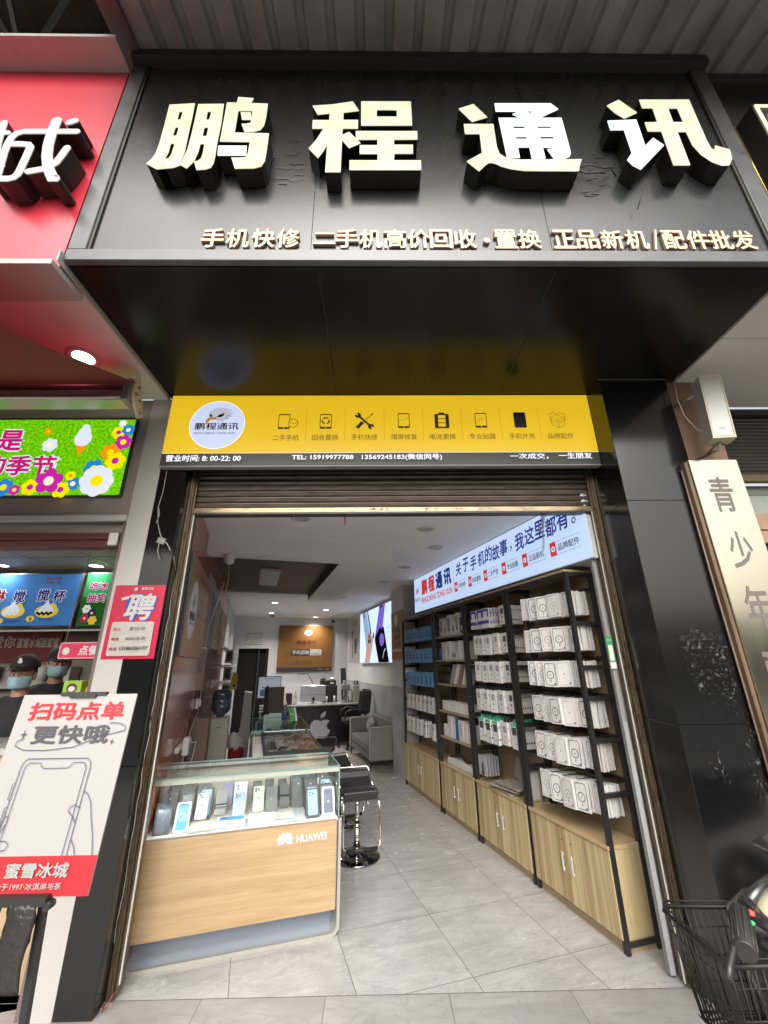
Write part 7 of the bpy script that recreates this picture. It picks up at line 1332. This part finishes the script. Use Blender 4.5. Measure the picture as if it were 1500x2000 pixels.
for i,ch_ in enumerate(sl):
    x=1.44+ .145*i if False else us[i]-.0
    h_={'，':.05,'。':.05}.get(ch_,.155); w_={'，':.03,'。':.045}.get(ch_,.135)
    a.text(ch_,x,.335-(.05 if ch_ in '，。' else 0)+.012*math.sin(i*2.1),h_,3,w=w_,bold=.022 if ch_ not in '，。' else .01,shear=.12)
for i,(t_,x0_,x1_) in enumerate((('手机快修',1.38,1.66),('回收置换',1.72,2.00),('二手严选',2.05,2.33),('专业贴膜',2.39,2.66),('正品新机',2.72,3.02),('品牌配件',3.09,3.42))):
    a.line([(x0_,.085),(x1_,.085),(x1_,.185),(x0_,.185)],.003,5,closed=True); a.rect(x0_,x0_+.07,.08,.19,1); a.circ(x0_+.035,.135,.022,0,n=14); a.circ(x0_+.035,.135,.010,1,n=10); a.text(t_,(x0_+.08+x1_)/2,.135,.055,4,w=x1_-x0_-.10,bold=.012)
q.build('lit_face',[lit('lightbox_pale_blue','#bcd2f0',1.02),lit('sign_red','#d84040',.75),lit('sign_navy','#2c3f8c',.6),lit('sign_blue','#3a3fa8',.6),mat('sign_black',(.03,.03,.05),.5),lit('sign_grey_line','#7d8aa4',.7),lit('sign_orange','#c85030',.7),lit('sign_feather','#9aa4b8',.8)],lb_)
# green payment sticker on the pale strip beside the right rail (its code is left blank)
q=MB(); q.box(1.50,1.5265,2.80,2.83,.02,2.56,0); q.box(1.4995,1.5265,2.795,2.7995,.02,1.2,1); solo(q,'door_jamb_strip',[mat('pale_jamb',(.24,.235,.23),.4),m_mar],'pale vertical jamb strip inside the right shutter rail','jamb',at=(1.51,2.8,0))
q=MB(); q.box(1.488,1.5262,2.790,2.7935,1.50,1.70,0); a=Art(q,(1.507,2.790,1.60),X,Z,-Y_); a.rect(-.013,.014,-.05,.045,1); a.text('推荐使用',0,.075,.010,1,w=.03); a.rect(-.019,.019,-.10,-.06,1); solo(q,'payment_sticker',[mat('sticker_green',(.03,.30,.10),.4),m_wht],'green and white payment sticker on the jamb beside the shelves','sticker',at=(1.507,2.79,1.5))
# ================================================================ scooter at the lower right
sk=Root('scooter','dark electric scooter with a wire basket parked by the right pillar','scooter',(1.4,1.55,0),rz=0)
bx=lambda a,b,c:(a,b,c)
q=MB(); c0=Vector((1.06,1.62,0))
def rim(z,s=1,dx=0): 
    P=[(-.10,-.135),(.14,-.135),(.16,-.11),(.16,.13),(.13,.155),(-.08,.165),(-.10,.14),(-.105,0)]
    return [Vector((1.065+a_*s+dx,1.625+b_*s,z)) for a_,b_ in P]
top=rim(.75); low=rim(.50,.80,.02)
q.tube(top,.007,7,closed=True); q.tube(rim(.765,1.0,.0),.003,6,closed=True); q.tube(rim(.63,.91,.01),.0022,5,closed=True); q.tube(rim(.70,.96,.005),.0022,5,closed=True); q.tube(rim(.57,.86,.015),.0022,5,closed=True); q.tube(low,.004,6,closed=True)
def lerp_ring(R_,n):
    out=[];L_=[(R_[(i+1)%len(R_)]-R_[i]).length for i in range(len(R_))]; tot=sum(L_)
    for k in range(n):
        d=tot*k/n;i=0
        while d>L_[i]: d-=L_[i]; i+=1
        out.append(R_[i].lerp(R_[(i+1)%len(R_)],d/L_[i]))
    return out
for a_,b_ in zip(lerp_ring(top,46),lerp_ring(low,46)): q.tube([a_,b_],.0026,5)
for i in range(18): x=.99+.012*i; q.tube([(x+.012,1.52,.499),(x+.012,1.75,.499)],.0020,5)
for i in range(8): y=1.53+.028*i; q.tube([(1.003,y,.501),(1.21,y,.501)],.0026,5)
q.build('wire_basket',mat('basket_black',(.009,.009,.009),.5),sk)
q=MB(); q.bar((1.225,1.62,.72),(1.33,1.60,.62),.05,.006); q.bar((1.19,1.60,.496),(1.36,1.60,.45),.05,.006); q.bar((1.16,1.505,.76),(1.165,1.50,.60),.022,.006,0); q.build('basket_bracket',m_blkm,sk)
_ob=MB.build
def _sh(dx,dz=0):
    def f(self,*a,**k):
        fz=a[0] in ('head_fairing','display_panel')
        for v in self.v: v.x+=dx+(.05 if fz else 0); v.z+=(-.115 if fz else 0)
        return _ob(self,*a,**k)
    MB.build=f
_sh(-.125)
q=MB(); 
sec=[(1.30,.62,.06,.05),(1.28,.72,.09,.07),(1.27,.82,.12,.09),(1.29,.90,.13,.10),(1.34,.95,.11,.08),(1.39,.975,.08,.05),(1.42,.985,.03,.02)]
def loft(mb,sec,yc,n=20,mi=0,tw=None):
    P=[];F=[]
    for k,(x,z,ry,rx) in enumerate(sec):
        for i in range(n): t=6.283*i/n; P.append((x+rx*math.cos(t),yc+ry*math.sin(t),z+.0*math.cos(t)))
    for k in range(len(sec)-1):
        for i in range(n): F.append((k*n+i,k*n+(i+1)%n,(k+1)*n+(i+1)%n,(k+1)*n+i))
    F.append(tuple(range(n))[::-1]); F.append(tuple((len(sec)-1)*n+i for i in range(n))); mb.add(P,F,mi,True)
loft(q,sec,1.62); q.build('head_fairing',mat('scooter_black',(.015,.015,.016),.16,coat=.5),sk)
q=MB(); 
def lens(cx,cy,cz,rx,ry,rz,mi,n=22,m=8,dirv=(-.25,-.40,.88)):
    d=Vector(dirv).normalized(); a_=d.orthogonal().normalized(); b_=d.cross(a_); P=[];F=[]
    for j in range(m+1):
        t=1.57*j/m
        for i in range(n): p=6.283*i/n; P.append(Vector((cx,cy,cz))+a_*rx*math.sin(t)*math.cos(p)+b_*ry*math.sin(t)*math.sin(p)+d*rz*math.cos(t))
    for j in range(m):
        for i in range(n): F.append((j*n+i,j*n+(i+1)%n,(j+1)*n+(i+1)%n,(j+1)*n+i))
    q.add(P,F,mi,True)
lens(1.315,1.58,.915,.085,.10,.06,0); lens(1.313,1.578,.917,.095,.112,.050,1); lens(1.311,1.576,.918,.105,.125,.040,2)
q.build('display_panel',[mat('cream_panel',(.50,.48,.34),.2),mat('chrome_trim',(.5,.5,.52),.15,metal=.9),mat('scooter_black',(.015,.015,.016),.16,coat=.5)],sk)
q=MB(); q.tube([(1.40,1.62,.90),(1.30,1.58,.885),(1.235,1.55,.865)],.014,10); q.tube([(1.40,1.62,.90),(1.55,1.72,.86),(1.62,1.80,.84)],.014,10); q.build('handlebar',mat('dark_steel',(.12,.12,.12),.3,metal=.8),sk)
q=MB(); p0=Vector((1.165,1.50,.865)); p1=Vector((1.075,1.385,.835)); q.tube([p0,p0.lerp(p1,.03),p1,p1+(p1-p0)*.02],[.018,.0245,.0255,.023],20)
for i in range(10): 
    t=i*.628; d=(p1-p0).normalized(); a_=d.cross(Z).normalized(); b_=d.cross(a_); o_=(a_*math.cos(t)+b_*math.sin(t))*.0255; q.tube([p0.lerp(p1,.1)+o_,p0.lerp(p1,.93)+o_],.0022,5)
q.build('grip',mat('black_rubber',(.03,.029,.028),.5),sk)
q=MB(); q.tube([(1.215,1.40,.865),(1.16,1.46,.86)],.013,8); q.box(1.15,1.225,1.43,1.515,.835,.864,0,.012); q.tube([(1.17,1.48,.875),(1.09,1.42,.86),(1.02,1.38,.81),(1.0,1.365,.79)],[.008,.008,.009,.010],8,1); q.tube([(1.19,1.41,.85),(1.12,1.37,.80),(1.13,1.33,.76),(1.17,1.34,.72)],.005,6,0); q.build('switch_pod',[m_blk,mat('lever_grey',(.05,.05,.05),.4,metal=.6)],sk)
for nm,c,p in (('red_button','#d84a48',(1.185,1.485,.868)),('green_button','#2f9a5a',(1.160,1.452,.862))):
    q=MB(); 
    P=[];n=12
    q.lathe(p,[(.010,-.004),(.010,.002),(.006,.006),(0,.007)],14); q.build(nm,mat(nm,srgb(c),.35),sk)
q=MB(); q.tube([(1.38,1.62,.86),(1.33,1.62,.45),(1.30,1.62,.30)],.03,12); 
for s_ in (-.06,.06): q.tube([(1.33,1.62+s_,.45),(1.22,1.62+s_,.22)],.016,10)
q.build('front_fork',mat('dark_steel',(.12,.12,.12),.3,metal=.8),sk)
q=MB(); q.tube([(1.22+.175*math.cos(t),1.62,.225+.175*math.sin(t)) for t in [i*.1963 for i in range(32)]],.045,12,closed=True); w_=q.build('front_wheel',mat('tyre_rubber',(.02,.02,.02),.8),sk)
q=MB(); q.lathe((1.22,1.585,.225),[(.13,0),(.13,-.07),(.03,-.075),(.03,.005),(.13,0)],24,0,'y'); q.build('rim',m_alu,parent=w_,rel=sk.at)
q=MB(); q.prism([(1.05,.40),(1.12,.46),(1.25,.475),(1.38,.43),(1.42,.36),(1.36,.40),(1.24,.44),(1.12,.43)],(0,1.565,0),X,Z,Y_,.11,0); q.build('mudguard',mat('scooter_black',(.015,.015,.016),.16,coat=.5),sk,bevel=.006)
q=MB(); q.prism([(1.42,.95),(1.48,.90),(1.52,.40),(1.60,.28),(2.05,.28),(2.12,.50),(2.55,.62),(2.60,.78),(2.05,.80),(1.98,.40),(1.62,.36),(1.58,.55),(1.50,.98)],(0,1.50,0),X,Z,Y_,.24,0); q.build('body_panel',mat('scooter_black',(.015,.015,.016),.16,coat=.5),sk,bevel=.015)
q=MB(); q.box(2.02,2.62,1.49,1.75,.80,.88,0,.03); q.build('saddle',m_blk,sk,bevel=.01)
q=MB(); q.tube([(2.42+.175*math.cos(t),1.62,.225+.175*math.sin(t)) for t in [i*.1963 for i in range(32)]],.045,12,closed=True); w_=q.build('rear_wheel',mat('tyre_rubber',(.02,.02,.02),.8),sk)
q=MB(); q.lathe((2.42,1.585,.225),[(.13,0),(.13,-.07),(.03,-.075),(.03,.005),(.13,0)],24,0,'y'); q.build('rim',m_alu,parent=w_,rel=sk.at)
MB.build=_ob
# mortar at the right pillar foot, dirty patch
q=MB(); rw=random.Random(19)
for i in range(10): x=1.565+rw.uniform(-.015,.03); y=2.53+rw.uniform(-.15,.18); s_=rw.uniform(.006,.016); q.obox((x,y,s_*.5),(rw.random(),1,0),(1,-rw.random(),0),Z,s_,s_*.7,s_*.6)
solo(q,'mortar_lumps',mat('mortar',(.38,.34,.27),.9,noise=.3,scale=40),'white mortar crumbs at the foot of the wide right pillar','mortar',at=(1.56,2.55,0))
